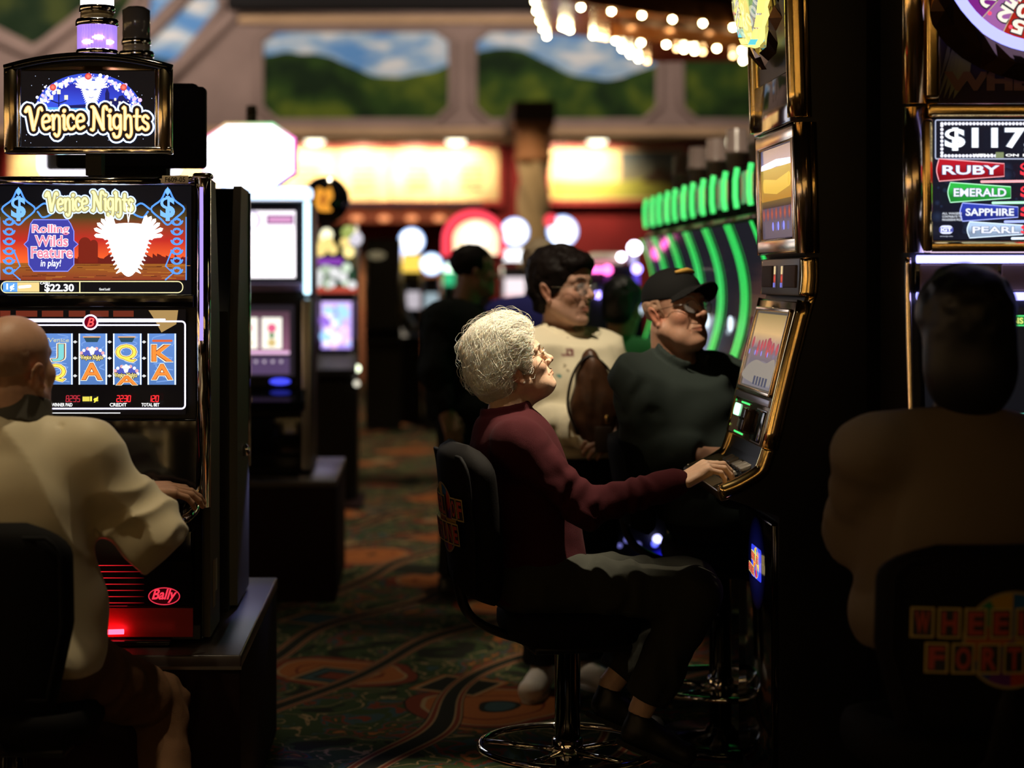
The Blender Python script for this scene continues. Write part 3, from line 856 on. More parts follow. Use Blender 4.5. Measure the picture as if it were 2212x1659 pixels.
def mask(a, x, z, s, col, dark=(0.25, 0.28, 0.55)):
    """a plain white carnival mask with plumes"""
    for sg in (-1, 1):
        for k in range(6):
            t = 0.25 + 0.26 * k; l = 0.80 - 0.04 * abs(k - 4)
            a.stroke(crom([(x + sg * 0.30 * s, z + 0.20 * s), (x + sg * s * (0.34 + 0.5 * l * math.sin(t)), z + s * (0.24 + 0.55 * l * math.cos(t))), (x + sg * s * (0.34 + 0.74 * l * math.sin(t) + 0.05), z + s * (0.26 + 0.92 * l * math.cos(t)))], 5), [0.16 * s] * 5 + [0.11 * s] * 5 + [0.02 * s], (col[0] * 0.95, col[1] * 0.85, col[2] * 0.8), same=k > 0)
        for k in range(9): t = 0.12 * k; a.stroke([(x + sg * (0.45 - 0.28 * t) * s, z + (0.25 - 0.95 * t) * s), (x + sg * (0.66 - 0.34 * t) * s, z + (0.16 - 0.98 * t) * s)], [0.12 * s, 0.03 * s], col, same=True)
    pts = [(0, -0.88), (0.20, -0.74), (0.40, -0.38), (0.53, 0.0), (0.58, 0.30), (0.46, 0.56), (0.0, 0.62)]
    pts = pts + [(-u, v) for u, v in pts[-2:0:-1]]
    a.poly([(x + u * s, z + v * s) for u, v in crom(pts, 4, True)], col)
    for sg in (-1, 1):
        a.poly([(x + sg * u * s, z + v * s) for u, v in ((0.10, 0.06), (0.24, 0.17), (0.38, 0.12), (0.25, 0.03))], dark, same=sg > 0)
    a.stroke([(x - 0.12 * s, z - 0.36 * s), (x, z - 0.40 * s), (x + 0.12 * s, z - 0.36 * s)], 0.05 * s, dark)
    a.stroke([(x, z + 0.05 * s), (x + 0.01 * s, z - 0.18 * s)], 0.03 * s, (col[0] * 0.7, col[1] * 0.7, col[2] * 0.8))

def candle(root, x, y, z, r=0.054, lit=True):
    """tower light: glass drum, chrome bands, narrower upper lens"""
    c = empty('tower_light', (0, 0, 0)); c.parent = root
    for (z0, rr) in ((0.0, r * 1.06), (0.082, r * 1.08), (0.120, r * 0.90)):
        b = MB(); b.lathe([(0, z0), (rr, z0), (rr, z0 + 0.012), (rr * 0.94, z0 + 0.018), (0, z0 + 0.018)], CHROME, 28, (x, y, z)); b.build('band', c)
    glass = mat('violet_lens', (0.45, 0.30, 0.75), 0.12, emit=(0.42, 0.25, 0.95), es=0.9, spec=0.6) if lit else mat('smoked_lens', (0.12, 0.11, 0.10), 0.15, spec=0.6)
    b = MB(); rows = []
    for h in (0.016, 0.05, 0.084):
        rows.append([((r * (0.97 + 0.03 * math.cos(40 * t))) * math.cos(t) + x, (r * (0.97 + 0.03 * math.cos(40 * t))) * math.sin(t) + y, z + h) for t in [2 * math.pi * k / 160 for k in range(160)]])
    b.loft(rows, glass, False, True); b.build('lens', c)
    if lit:
        b = MB()
        for k in range(3):
            t = -1.9 + 0.55 * k
            b.ball((x + r * 0.97 * math.cos(t), y + r * 0.97 * math.sin(t), z + 0.034 + 0.012 * (k % 2)), 0.011, glow('violet_lamp', (0.85, 0.6, 1.0), 9.0), 10, (1.5, 0.5, 0.6))
        b.build('lamp', c)
    b = MB(); b.lathe([(r * 0.84, 0.098), (r * 0.84, 0.122)], mat('clear_lens', (0.30, 0.26, 0.20), 0.1, spec=0.7), 28, (x, y, z)); b.build('clear_lens', c)
    b = MB(); b.lathe([(r * 0.84, 0.138), (r * 0.84, 0.225), (r * 0.5, 0.236), (0, 0.238)], glow('white_lens', (1, 0.98, 1), 5.0) if lit else mat('smoked_lens'), 28, (x, y, z)); b.build('top_lens', c)
    return c

# ------------------------------------------------------------------ near machine with the mask artwork (faces us)
def masked_machine():
    Yf = 5.0; s = FPX / Yf
    root = empty('slot_machine', (P(203, 0, Yf).x, Yf, 0), 0, 'tall black slot machine with a carnival mask sign, played by the bald man', 'slot machine')
    ox = root.location.x
    def X(p): return (p - 203) / s
    def Z(q): return CAMZ - (q - CY) / s
    hw = X(453)
    b = MB(); 
    b.prism([(0.02, 0.52), (0.02, 1.775), (0.14, 1.775), (0.40, 1.40), (0.40, 0.52)], -hw + 0.03, hw - 0.03, BLACK, 'x')
    b.box(-hw + 0.02, hw - 0.02, -0.005, 0.05, 0.52, Z(905), GLOSS, 0.006)
    b.box(-hw + 0.05, X(420), -0.012, 0.03, Z(664), Z(636), GLOSS, 0.004)
    b.build('cabinet', root)
    # side wing panels
    b = MB(); b.prism([(0.05, 0.52), (0.05, 1.77), (0.18, 1.765), (0.29, 1.38), (0.29, 0.52)], hw - 0.032, hw - 0.004, OLIVE, 'x'); b.build('side_panel', root)
    # chrome corner columns with a light tube
    for sg in (-1, 1):
        xc = sg * (hw - 0.018)
        b = MB(); b.tube([(xc, 0.005, Z(1095)), (xc, 0.0, Z(385))], 0.021, CHROME, 20); b.build('corner_column', root)
        b = MB(); b.tube([(xc - sg * 0.002, -0.020, Z(735)), (xc - sg * 0.002, -0.020, Z(405))], 0.005, glow('violet_tube', (0.42, 0.30, 1.0), 1.25), 8); b.build('light_tube', root)
        b = MB(); b.box(xc - 0.026, xc + 0.026, -0.025, 0.04, Z(386), Z(374), CHROME, 0.008); b.build('corner_cap', root)
    b = MB(); b.tube([(-hw + 0.04, -0.004, Z(392)), (hw - 0.04, -0.004, Z(392))], 0.013, CHROME, 16); b.build('top_rail', root)
    b = MB(); b.box(X(352), X(409), -0.020, -0.014, Z(397.5), Z(380), mat('tag_plate', (0.75, 0.66, 0.55), 0.6), 0.002); t = b.build('asset_tag', root)
    a = Art(PRINT, Matrix.Translation((0, -0.0204, 0))); a.text('F609-05', X(359), X(402), Z(394), Z(383.5), (0.02, 0.02, 0.02), 0.015); a.build('lettering', t)
    # upper screen
    a = Art(SCREEN, Matrix.Translation((0, -0.008, 0)))
    x0, x1, z0, z1 = X(-9), X(414), Z(636), Z(402)
    a.rect(x0, x1, z0, z1, (0.004, 0.004, 0.006))
    a.rect(X(2), X(404), Z(605), Z(568), (0.30, 0.05, 0.02), (0.38, 0.13, 0.02))
    a.rect(X(2), X(404), Z(568), Z(520), (1.15, 0.16, 0.03), (0.60, 0.03, 0.02))
    a.rect(X(2), X(404), Z(520), Z(470), (0.60, 0.03, 0.02), (0.10, 0.06, 0.015))
    a.rect(X(2), X(404), Z(470), Z(440), (0.10, 0.06, 0.015), (0.004, 0.004, 0.006))
    rnd = random.Random(4)
    # skyline and water
    sk = [(X(160), Z(570))]
    for k in range(26):
        xx = 160 + k * 9.5; sk += [(X(xx), Z(560 - rnd.random() * 14)), (X(xx + 9), Z(560 - rnd.random() * 10))]
    sk += [(X(404), Z(570))]; a.poly(sk, (0.16, 0.015, 0.01))
    for cx_, w in ((185, 14), (204, 9)):
        a.poly([(X(cx_ + w * math.cos(t)), Z(528 - w * 1.1 * math.sin(t))) for t in [math.pi * k / 10 for k in range(11)]] + [(X(cx_ - w), Z(568)), (X(cx_ + w), Z(568))], (0.22, 0.02, 0.01))
    for k in range(60):
        xx = rnd.uniform(5, 390); yy = rnd.uniform(571, 602); a.rect(X(xx), X(xx + rnd.uniform(10, 40)), Z(yy + 1.2), Z(yy), (0.10, 0.02, 0.01) if k % 2 else (0.55, 0.2, 0.03), same=k > 0)
    BL = (0.12, 0.40, 1.15); LB = (0.25, 0.62, 1.5)
    for sg in (0, 1):
        f = (lambda p: X(p)) if sg == 0 else (lambda p: X(406 - p))
        d = [(42, 408), (56, 432), (78, 452), (56, 474), (42, 486), (28, 474), (6, 452), (28, 432)]
        a.ring([(f(u), Z(v)) for u, v in crom(d, 4, True)], 0.005, BL)
        a.poly([(f(u), Z(v)) for u, v in ((42, 404), (48, 414), (42, 424), (36, 414))], LB)
        a.text('$', min(f(28), f(56)), max(f(28), f(56)), Z(476), Z(426), LB, 0.03)
        # scroll-work columns
        for k in range(6):
            yy = 478 + k * 21
            for w0, sgn in ((14, 1), (30, -1)):
                a.stroke([(f(22 + sgn * 12 * math.cos(t) * (1 - t / 9)), Z(yy + 10 * math.sin(t) * (1 - t / 9))) for t in [0.5 * j for j in range(12)]], 0.0045, BL, same=(w0 != 14))
        a.stroke([(f(2), Z(604)), (f(2), Z(470))], 0.003, BL); a.stroke([(f(46), Z(604)), (f(30), Z(590)), (f(46), Z(575)), (f(34), Z(545))], 0.004, BL)
        a.stroke(crom([(f(80), Z(452)), (f(100), Z(440)), (f(118), Z(458)), (f(96), Z(470)), (f(84), Z(458))], 5), 0.005, BL)
    curly(a, 'Venice Nights', X(104), X(292), Z(458), 0.050, [(0.014, (0.9, 1.2, 1.9)), (0.007, (0.5, 0.45, 0.2)), (0.0, (1.5, 1.35, 0.55))], 0.012)
    a.poly([(X(u), Z(v)) for u, v in ((70, 484), (76, 475), (150, 475), (156, 484), (163, 500), (163, 520), (172, 528), (163, 536), (163, 572), (150, 586), (76, 586), (66, 572), (64, 536), (56, 528), (64, 520))], (0.06, 0.06, 0.42))
    a.ring([(X(u), Z(v)) for u, v in ((70, 484), (76, 475), (150, 475), (156, 484), (163, 500), (163, 520), (172, 528), (163, 536), (163, 572), (150, 586), (76, 586), (66, 572), (64, 536), (56, 528), (64, 520))], 0.0025, (0.3, 0.35, 1.2))
    for tx, u0, u1, v0, v1 in (('Rolling', 74, 152, 508, 486), ('Wilds', 80, 150, 532, 510), ('Feature', 72, 160, 557, 534)):
        a.text(tx, X(u0), X(u1), Z(v0), Z(v1), (1.7, 1.5, 1.6), 0.055); a.text(tx, X(u0), X(u1), Z(v0), Z(v1), (0.35, 0.02, 0.08), 0.02); a.text(tx, X(u0), X(u1), Z(v0), Z(v1), (1.3, 0.35, 0.5), 0.0)
    a.text('in play!', X(92), X(136), Z(580), Z(561), (1.5, 1.5, 1.6), 0.012, 0.15)
    mask(a, X(281), Z(530), 0.096, (2.6, 2.5, 2.4), (1.6, 1.6, 2.0))
    a.stroke([(X(281), Z(480)), (X(276), Z(440))], 0.003, (1.5, 1.4, 1.3)); a.stroke([(X(281), Z(480)), (X(288), Z(440))], 0.003, (1.5, 1.4, 1.3))
    a.ring([(u, v) for u, v in rrect(X(8), X(398), Z(632), Z(608), 0.014)], 0.0025, (1.2, 1.05, 0.55))
    a.rect(X(12), X(43), Z(630), Z(610), (0.15, 0.45, 1.3)); a.text('1\u00a2', X(20), X(36), Z(628), Z(613), W_, 0.03)
    a.rect(X(43), X(90), Z(630), Z(610), (1.0, 0.75, 0.3)); a.stroke([(X(48), Z(620)), (X(70), Z(618))], 0.008, (1.4, 1.4, 1.4))
    a.text('CASH', X(92), X(112), Z(614), Z(609), W_, 0.02)
    a.text('$22.30', X(102), X(164), Z(631), Z(614), W_, 0.03); a.rect(X(176), X(178.5), Z(632), Z(608), (1.2, 1.05, 0.55))
    a.text('Good Luck!', X(219), X(242), Z(627), Z(622), (1.2, 1.2, 1.2), 0.02)
    a.build('upper_screen', root)
    # reel glass
    a = Art(SCREEN, Matrix.Translation((0, -0.008, 0)))
    a.rect(X(-9), X(402), Z(895), Z(668), (0.004, 0.003, 0.003))
    for u0, u1 in ((2, 24), (36, 82), (92, 138), (150, 186), (196, 236), (246, 290)): a.rect(X(u0), X(u1), Z(684), Z(671), (0.16, 0.025, 0.012))  # dull red blocks: reflections along the glass top, painted as emission
    a.poly([(X(322), Z(670)), (X(386), Z(670)), (X(382), Z(700)), (X(350), Z(718)), (X(335), Z(690))], (0.45, 0.28, 0.10))
    nb = (1.45, 1.35, 1.9)
    a.ring(rrect(X(3), X(401), Z(882), Z(694), 0.010), 0.0045, nb)
    a.stroke([(X(48), Z(690)), (X(357), Z(690))], 0.005, nb); a.stroke([(X(62), Z(702)), (X(345), Z(702))], 0.004, nb)
    for k in range(5):
        u0 = 24 + 74.5 * k; u1 = u0 + 61
        a.rect(X(u0), X(u1), Z(830), Z(720), (0.10, 0.22, 0.55), (0.14, 0.30, 0.75))
        for j in range(8): a.stroke(crom([(X(u0 + rnd.uniform(6, 56)), Z(722 + j * 13)), (X(u0 + rnd.uniform(6, 56)), Z(728 + j * 13)), (X(u0 + rnd.uniform(6, 56)), Z(733 + j * 13))], 4), 0.003, (0.22, 0.40, 0.85), same=j > 0)
        for u in (u0 + 1, u1 - 2): a.rect(X(u - 1.5), X(u + 1.5), Z(830), Z(720), (1.0, 1.15, 1.3), same=False)
        for v in (738, 773, 811):
            if k: a.poly([(X(u0 - 13), Z(v)), (X(u0 - 8), Z(v - 3.5)), (X(u0 - 3), Z(v)), (X(u0 - 8), Z(v + 3.5))], (0.8, 0.8, 0.8))
    OR2, YE = (1.35, 0.32, 0.05), (1.45, 0.95, 0.12)
    def card(ch, u, v0, v1, c):
        q = 12 if ch == 'J' else 21
        for cc, bo in (((1.3, 1.2, 0.8), 0.06), ((0.25, 0.05, 0.03), 0.035), (c, 0.012)): a.text(ch, X(u - q), X(u + q), Z(v1), Z(v0), cc, bo)
    def wild(u, v):
        a.poly([(X(u + 25 * math.cos(t)), Z(v - 17 * math.sin(t))) for t in [math.pi * j / 12 for j in range(13)]], (0.10, 0.12, 0.55))
        for j in range(9): a.disc(X(u + 25 * math.cos(math.pi * j / 8)), Z(v - 17 * math.sin(math.pi * j / 8)), 0.0045, (1.2, 0.5, 0.5) if j % 2 else (1.3, 1.3, 1.6), 8, same=j > 0)
        mask(a, X(u), Z(v - 10), 0.012, (1.6, 1.6, 1.8)); curly(a, 'Venice Nights', X(u - 24), X(u + 24), Z(v + 7), 0.011, [(0.003, (0.05, 0.03, 0.02)), (0.0, (1.3, 1.1, 0.4))])
    def boat(u, v):
        a.poly([(X(u - 18), Z(v)), (X(u + 18), Z(v)), (X(u + 12), Z(v + 11)), (X(u - 12), Z(v + 11))], (0.03, 0.08, 0.12)); a.stroke([(X(u - 18), Z(v)), (X(u + 18), Z(v))], 0.003, (1.0, 0.5, 0.2))
    card('J', 129, 743, 779, (0.25, 0.75, 0.75)); card('Q', 124, 786, 822, YE); curly(a, 'Venice', X(108), X(154), Z(738), 0.010, [(0.0, (0.9, 0.8, 0.3))])
    wild(203, 768); card('A', 203, 784, 818, OR2); boat(203, 727); boat(278, 727)
    card('Q', 277, 744, 780, YE); wild(277, 806); card('A', 279, 810, 829, OR2)
    card('K', 355, 745, 778, OR2); card('A', 355, 786, 817, OR2); a.stroke([(X(336), Z(735)), (X(375), Z(735))], 0.006, (0.8, 0.15, 0.05))
    card('Q', 52, 744, 780, YE); card('K', 52, 790, 825, OR2)
    RD_ = (1.7, 0.04, 0.05)
    seven_seg(a, '2230', X(258), Z(865), 0.016, RD_); seven_seg(a, '120', X(326), Z(865), 0.016, RD_); seven_seg(a, '8295', X(150), Z(865), 0.016, (0.55, 0.03, 0.05)); seven_seg(a, '4', X(92), Z(865), 0.016, RD_)
    for tx, u0, u1 in (('CREDIT', 244, 280), ('TOTAL BET', 312, 350), ('WINNER PAID', 120, 164)): a.text(tx, X(u0), X(u1), Z(875), Z(868), (1.2, 1.2, 1.2), 0.03)
    a.rect(X(186), X(221), Z(868), Z(852), (0.01, 0.01, 0.01)); a.text('1\u00a2', X(203), X(219), Z(866), Z(854), (1.3, 1.0, 0.1), 0.04); a.rect(X(186), X(201), Z(864), Z(854), (0.9, 0.75, 0.1))
    a.stroke([(X(60), Z(889)), (X(266), Z(889))], 0.003, (0.8, 0.8, 0.8))
    a.disc(X(203), Z(695), 0.021, nb, 32); a.disc(X(203), Z(695), 0.0165, (0.16, 0.0, 0.01), 32)
    a.text('B', X(196), X(211), Z(704), Z(686), (1.2, 0.12, 0.12), 0.02, 0.3)
    a.build('reel_glass', root)
    # button deck with chrome bullnose
    b = MB(); b.prism([(0.02, Z(1128)), (-0.16, Z(1112)), (-0.185, Z(1092)), (-0.17, Z(1080)), (0.02, Z(1050))], -hw + 0.05, hw - 0.05, GLOSS, 'x'); b.build('button_deck', root)
    b = MB()
    xe = hw - 0.035
    b.tube(crom([(-xe, 0.0, Z(1080)), (-xe, -0.12, Z(1096)), (-xe + 0.05, -0.195, Z(1108)), (0, -0.20, Z(1110)), (xe - 0.05, -0.195, Z(1108)), (xe, -0.12, Z(1096)), (xe, 0.0, Z(1080))], 6), 0.014, CHROME, 12); b.build('deck_rim', root)
    b = MB(); b.tube(crom([(xe, 0.0, Z(1060)), (xe - 0.005, -0.03, Z(1085)), (xe - 0.02, -0.10, Z(1100)), (xe - 0.10, -0.13, Z(1104))], 6), 0.008, PINKGOLD, 10); b.build('deck_trim', root)
    for k in range(5):
        b = MB(); b.box(-0.20 + 0.075 * k, -0.15 + 0.075 * k, -0.13, -0.09, Z(1088), Z(1074), mat('button_cap', (0.35, 0.33, 0.30), 0.35), 0.004); b.build('button', root)
    b = MB(); b.box(X(240), X(386), -0.022, -0.016, Z(1052), Z(1048), mat('red_slot_line', (0.2, 0.01, 0.01), 0.3, emit=(0.25, 0.005, 0.01), es=0.25)); b.build('ticket_slot', root)
    # lower door with red-lit louvres, badge and glowing kick panel
    b = MB(); b.box(-hw + 0.04, hw - 0.04, -0.02, 0.03, Z(1310), Z(1140), GLOSS, 0.01); b.build('lower_door', root)
    for k in range(7):
        a = Art(SCREEN, Matrix.Translation((0, -0.0215, 0))); zz = 1218 + 13.4 * k; h = 1.6
        for sg in (-1, 1):
            pts = [(X(203 + sg * 8), Z(zz + h)), (X(203 + sg * 112), Z(zz + h)), (X(203 + sg * 112), Z(zz)), (X(203 + sg * 8), Z(zz))]
            a.poly(pts, [(1.2, 0.02, 0.03), (0.0, 0, 0), (0.0, 0, 0), (1.2, 0.02, 0.03)])
        a.build('louvre', root)
    a = Art(SCREEN, Matrix.Translation((0, -0.0215, 0)))
    ov = [(X(357) + 0.0415 * math.cos(2 * math.pi * k / 36), Z(1285) + 0.0225 * math.sin(2 * math.pi * k / 36)) for k in range(36)]
    a.poly(ov, (0.02, 0, 0.001)); a.ring(ov, 0.003, (0.75, 0.03, 0.06)); a.text('Bally', X(331), X(384), Z(1298), Z(1270), (1.0, 0.04, 0.08), 0.03, 0.35); a.build('badge', root)
    b = MB(); b.box(-hw + 0.08, X(418), -0.012, -0.006, Z(1374), Z(1312), mat('red_kick_plate', (0.32, 0.01, 0.01), 0.4)); b.build('kick_panel', root)
    b = MB(); b.tube([(X(150), -0.036, Z(1362)), (X(272), -0.036, Z(1359))], 0.007, glow('red_tube', (1.0, 0.02, 0.04), 16.0), 8); b.build('kick_lamp', root)
    b = MB(); b.box(-hw + 0.05, hw - 0.10, -0.04, 0.02, 0.512, Z(1378), GLOSS, 0.005); b.build('base_lip', root)
    # serial stickers on the side
    b = MB(); st = mat('sticker_paper', (0.38, 0.30, 0.20), 0.7)
    b.box(hw - 0.004, hw - 0.002, 0.12, 0.16, Z(1330), Z(1225), st); b.box(hw - 0.004, hw - 0.002, 0.18, 0.21, Z(1300), Z(1230), mat('sticker_white', (0.6, 0.56, 0.5), 0.7)); b.build('sticker', root)
    # sign box on top, arched, with chrome posts
    zt, zb = Z(136), Z(329); L_, R_ = X(12), X(373)
    arch = [(L_ + (R_ - L_) * k / 16, Z(150) + 0.034 * (1 - (2 * k / 16 - 1) ** 2)) for k in range(17)]
    b = MB(); b.prism([(L_ + 0.02, zb), (R_ - 0.02, zb)] + [(x, z - 0.004) for x, z in arch[::-1][1:-1]], 0.005, 0.10, BLACK, 'y'); b.build('sign_box', root)
    b = MB(); b.tube([(x, -0.012, z) for x, z in arch], 0.012, GLOSS, 10); b.build('arch_rail', root)
    gm = mat('amber_tinted_chrome', (1.0, 0.58, 0.20), 0.34, 1.0)  # amber of its reflections is tinted into the metal colour
    b = MB(); inn = [(x, z - 0.012) for x, z in arch[2:-2]]; 
    b.loft([[(x, -0.006, Z(152)) for x, z in inn], [(x, 0.004, z * 0.5 + Z(152) * 0.5) for x, z in inn], [(x, 0.030, z) for x, z in inn]], gm); b.build('arch_reflector', root)
    for x in (X(26), X(356)):
        b = MB(); b.lathe([(0.017, zb), (0.022, zb + 0.006), (0.022, Z(146)), (0.017, Z(142))], mat('warm_tinted_chrome', (0.95, 0.80, 0.55), 0.2, 1.0), 24, (x, 0.0, 0)); b.build('sign_post', root)  # post chrome tinted warm in place of amber reflections
    b = MB(); b.box(L_, R_, -0.02, 0.03, zb - 0.005, zb + 0.014, CHROME, 0.005); b.build('sign_rail', root)
    for x in (X(44), X(338)):
        b = MB(); b.box(x - 0.004, x + 0.004, -0.012, 0.008, zb + 0.012, Z(150), CHROME, 0.003); b.build('sign_bezel', root)
    a = Art(SCREEN, Matrix.Translation((0, -0.004, 0)))
    a.rect(X(46), X(336), Z(318), Z(154), (0.006, 0.005, 0.006))
    for k in range(60): a.disc(X(rnd.uniform(50, 332)), Z(rnd.uniform(160, 310)), 0.0012, (0.6, 0.7, 1.0), 6, same=k > 0)
    dome = [(X(192 + 108 * math.cos(t)), Z(245 - 76 * math.sin(t))) for t in [math.pi * k / 24 for k in range(25)]]
    a.poly(dome, [(0.10, 0.40, 0.95) if z < Z(236) else (0.05, 0.10, 0.85) if z < Z(205) else (0.03, 0.03, 0.45) for x, z in dome])
    a.rect(X(90), X(296), Z(245), Z(232), (0.12, 0.45, 0.95))
    bld = (0.015, 0.015, 0.12)
    a.poly([(X(150), Z(234)), (X(150), Z(228)), (X(214), Z(224)), (X(228), Z(222)), (X(228), Z(202)), (X(232), Z(190)), (X(237), Z(202)), (X(237), Z(214)), (X(254), Z(216)), (X(258), Z(208)), (X(266), Z(206)), (X(272), Z(214)), (X(280), Z(216)), (X(282), Z(234))], bld)
    for lx, sc in ((128, 1.0), (250, 0.6)):
        a.stroke([(X(lx), Z(240)), (X(lx), Z(240 - 40 * sc))], 0.003, bld); a.stroke([(X(lx - 16 * sc), Z(240 - 22 * sc)), (X(lx), Z(240 - 16 * sc)), (X(lx + 16 * sc), Z(240 - 22 * sc))], 0.003, bld)
        for dx in (-16, 0, 16): a.rect(X(lx + dx * sc - 4 * sc), X(lx + dx * sc + 4 * sc), Z(240 - 24 * sc - (12 * sc if dx == 0 else 0)), Z(240 - 34 * sc - (12 * sc if dx == 0 else 0)), (1.1, 1.0, 0.8), same=dx > -16)
    halo = [math.pi * k / 30 for k in range(31)]
    a.stroke([(X(192 + 107 * math.cos(t)), Z(243 - 75 * math.sin(t))) for t in halo], 0.022, (0.05, 0.10, 0.75)); a.stroke([(X(192 + 106 * math.cos(t)), Z(243 - 74 * math.sin(t))) for t in halo], 0.007, (0.5, 0.6, 1.5))
    for k in range(260):
        t = math.pi * rnd.random(); rr = rnd.gauss(1, 0.06)
        a.disc(X(192 + 106 * rr * math.cos(t)), Z(243 - 74 * rr * math.sin(t)), rnd.uniform(0.001, 0.0065) * (0.5 + 0.5 * rnd.random()), (1.6, 1.6, 2.0) if k % 3 else (1.0, 0.7, 1.4), 8, same=k > 0)
    for k, t in enumerate((0.12, 0.75, 1.57, 2.39, 3.02)):
        u, v = 192 + 104 * math.cos(t), 240 - 74 * math.sin(t); a.glowdisc(X(u), Z(v), 0.009, (1.4, 0.35, 0.25), (0.7, 0.02, 0.02))
    mask(a, X(199), Z(198), 0.045, (1.7, 1.75, 1.9), (0.3, 0.35, 0.8))
    curly(a, 'Venice Nights', X(60), X(326), Z(284), 0.062, [(0.026, (1.0, 1.25, 2.0)), (0.016, (0.02, 0.012, 0.01)), (0.002, (1.4, 0.75, 0.25)), (-0.003, (1.5, 1.2, 0.62))], 0.012)
    a.build('sign_face', root)
    b = MB(); b.box(X(182), X(216), 0.02, 0.08, Z(378), zb, BLACK); b.build('sign_neck', root)
    candle(root, 0.0, 0.05, Z(117), 0.054, True)
    return root
masked_machine()

# the bank's plinth: long shelf under the near machines
p0, p1 = 4.87, 6.13
b = MB(); lam = mat('plinth_laminate', (0.055, 0.045, 0.045), 0.30, spec=0.4)
b.box(-1.5, -0.463, p0, p1, 0, 0.47, mat('plinth_side', (0.012, 0.004, 0.004), 0.7, spec=0.1), 0.004)
b.box(-1.5, -0.461, p0 - 0.003, p1 + 0.003, 0.47, 0.508, lam, 0.006)
b.box(-1.5, -0.4605, p0 - 0.006, p0 - 0.002, 0.470, 0.478, STEEL)
o = b.build('machine_plinth'); tag(o, 'dark plinth with a bluish shelf under the mask-sign machine', 'plinth')
spot('shelf_lamp', (-0.50, 6.02, 1.0), (-0.50, 5.78, 0.5), 9.0, 60, (0.35, 0.35, 1.0), 0.8, 0.03)

# machine standing back to back behind it, seen from the side and rear
def rear_machine():
    root = empty('slot_machine', (-0.86, 5.92, 0), math.pi, 'black slot machine back to back behind the mask-sign machine', 'slot machine')
    b = MB(); hw = 0.30
    b.prism([(0.0, 0.51), (0.0, 1.78), (0.12, 1.78), (0.42, 1.40), (0.42, 0.51)], -hw, hw, BLACK, 'x'); b.build('cabinet', root)
    for sg in (-1, 1):
        b = MB(); b.prism([(0.0, 0.52), (0.0, 1.775), (0.26, 1.78), (0.38, 1.35), (0.38, 0.52)], sg * hw - (0.0 if sg > 0 else 0.024), sg * hw + (0.024 if sg > 0 else 0.0), OLIVE, 'x'); b.build('side_panel', root)
        b = MB(); b.tube([(sg * (hw + 0.012), 0.0, 0.9), (sg * (hw + 0.012), 0.0, 1.77)], 0.018, CHROME, 14); b.build('corner_column', root)
    b = MB(); b.box(-0.225, 0.225, 0.30, 0.36, 1.83, 2.075, MATTE, 0.012); b.box(-0.20, 0.20, 0.18, 0.32, 1.85, 2.09, BLACK, 0.02); b.build('sign_box', root)
    b = MB(); b.box(-0.10, 0.10, 0.20, 0.30, 1.775, 1.84, MATTE); b.build('sign_neck', root)
    candle(root, -0.005, 0.27, 2.09, 0.050, False)
    b = MB(); b.tube([(-hw - 0.024, 0.20, 0.98), (-hw - 0.034, 0.20, 0.97), (-hw - 0.034, 0.20, 0.95)], 0.012, CHROME, 10); b.build('lock', root)
    return root
rear_machine()

# ------------------------------------------------------------------ gold machines with wheels
WOF = [('#7a1fa0'), ('#d94a1e'), ('#1d6fb8'), ('#e0b020'), ('#1d9a6a'), ('#c02030'), ('#e07818'), ('#2a4aa8')]
def fortune_logo(a, w, h, bright=1.0, tiles=True):
    """round striped wheel with two rows of letter tiles, centred at the origin"""
    n = 12; R_ = h * 0.5
    for k in range(n):
        c = tuple(v * bright for v in lin(WOF[k % 8])); t0 = 2 * math.pi * k / n; t1 = 2 * math.pi * (k + 1) / n
        a.poly([(0, 0)] + [(R_ * math.cos(t0 + (t1 - t0) * j / 4), R_ * math.sin(t0 + (t1 - t0) * j / 4)) for j in range(5)], c, same=k > 0)
    a.ring([(R_ * math.cos(2 * math.pi * k / 36), R_ * math.sin(2 * math.pi * k / 36)) for k in range(36)], h * 0.03, tuple(0.6 * bright * v for v in (0.9, 0.7, 0.3)))
    rows = ('WHEEL OF', 'FORTUNE')
    for r, word in enumerate(rows):
        n = 8; tw = w / n; x = -len(word) * tw / 2; z = 0.02 * h if r == 0 else -0.34 * h
        for ch in word:
            if ch != ' ':
                a.rect(x + tw * 0.06, x + tw * 0.94, z, z + 0.32 * h, tuple(bright * v for v in (0.85, 0.66, 0.20)))
                a.rect(x + tw * 0.14, x + tw * 0.86, z + 0.02 * h, z + 0.30 * h, tuple(bright * v for v in (0.03, 0.03, 0.03)) if not tiles else tuple(bright * v for v in (0.10, 0.07, 0.03)))
                a.text(ch, x + tw * 0.24, x + tw * 0.76, z + 0.05 * h, z + 0.27 * h, tuple(bright * v for v in ((0.75, 0.10, 0.06) if r or True else (1, 1, 1))), 0.03)
            x += tw

def gold_machine(label, loc, rz, profile, hw, depth, group=None):
    """profile: front line (outward distance f, height z) from base to top"""
    root = empty('wheel_slot_machine', loc, rz, label, 'slot machine', group)
    # cabinet body behind the front line
    poly = [(-f, z) for f, z in profile] + [(depth, profile[-1][1]), (depth, 0.0)]
    b = MB(); b.prism([(y + 0.012, z) for y, z in poly[:-2]] + poly[-2:], -hw + 0.012, hw - 0.012, BLACK, 'x'); b.build('cabinet', root)
    return root

def seg_edge(root, hw, pts, name, r=0.024, m=GOLD):
    """round gold edge strips down both sides of the face"""
    for sg in (-1, 1):
        b = MB(); q = [(sg * (hw - 0.010), -f + 0.016, z) for f, z in pts]
        b.tube(crom(q, 5) if len(q) > 2 else q, r, m, 14); b.build(name, root)

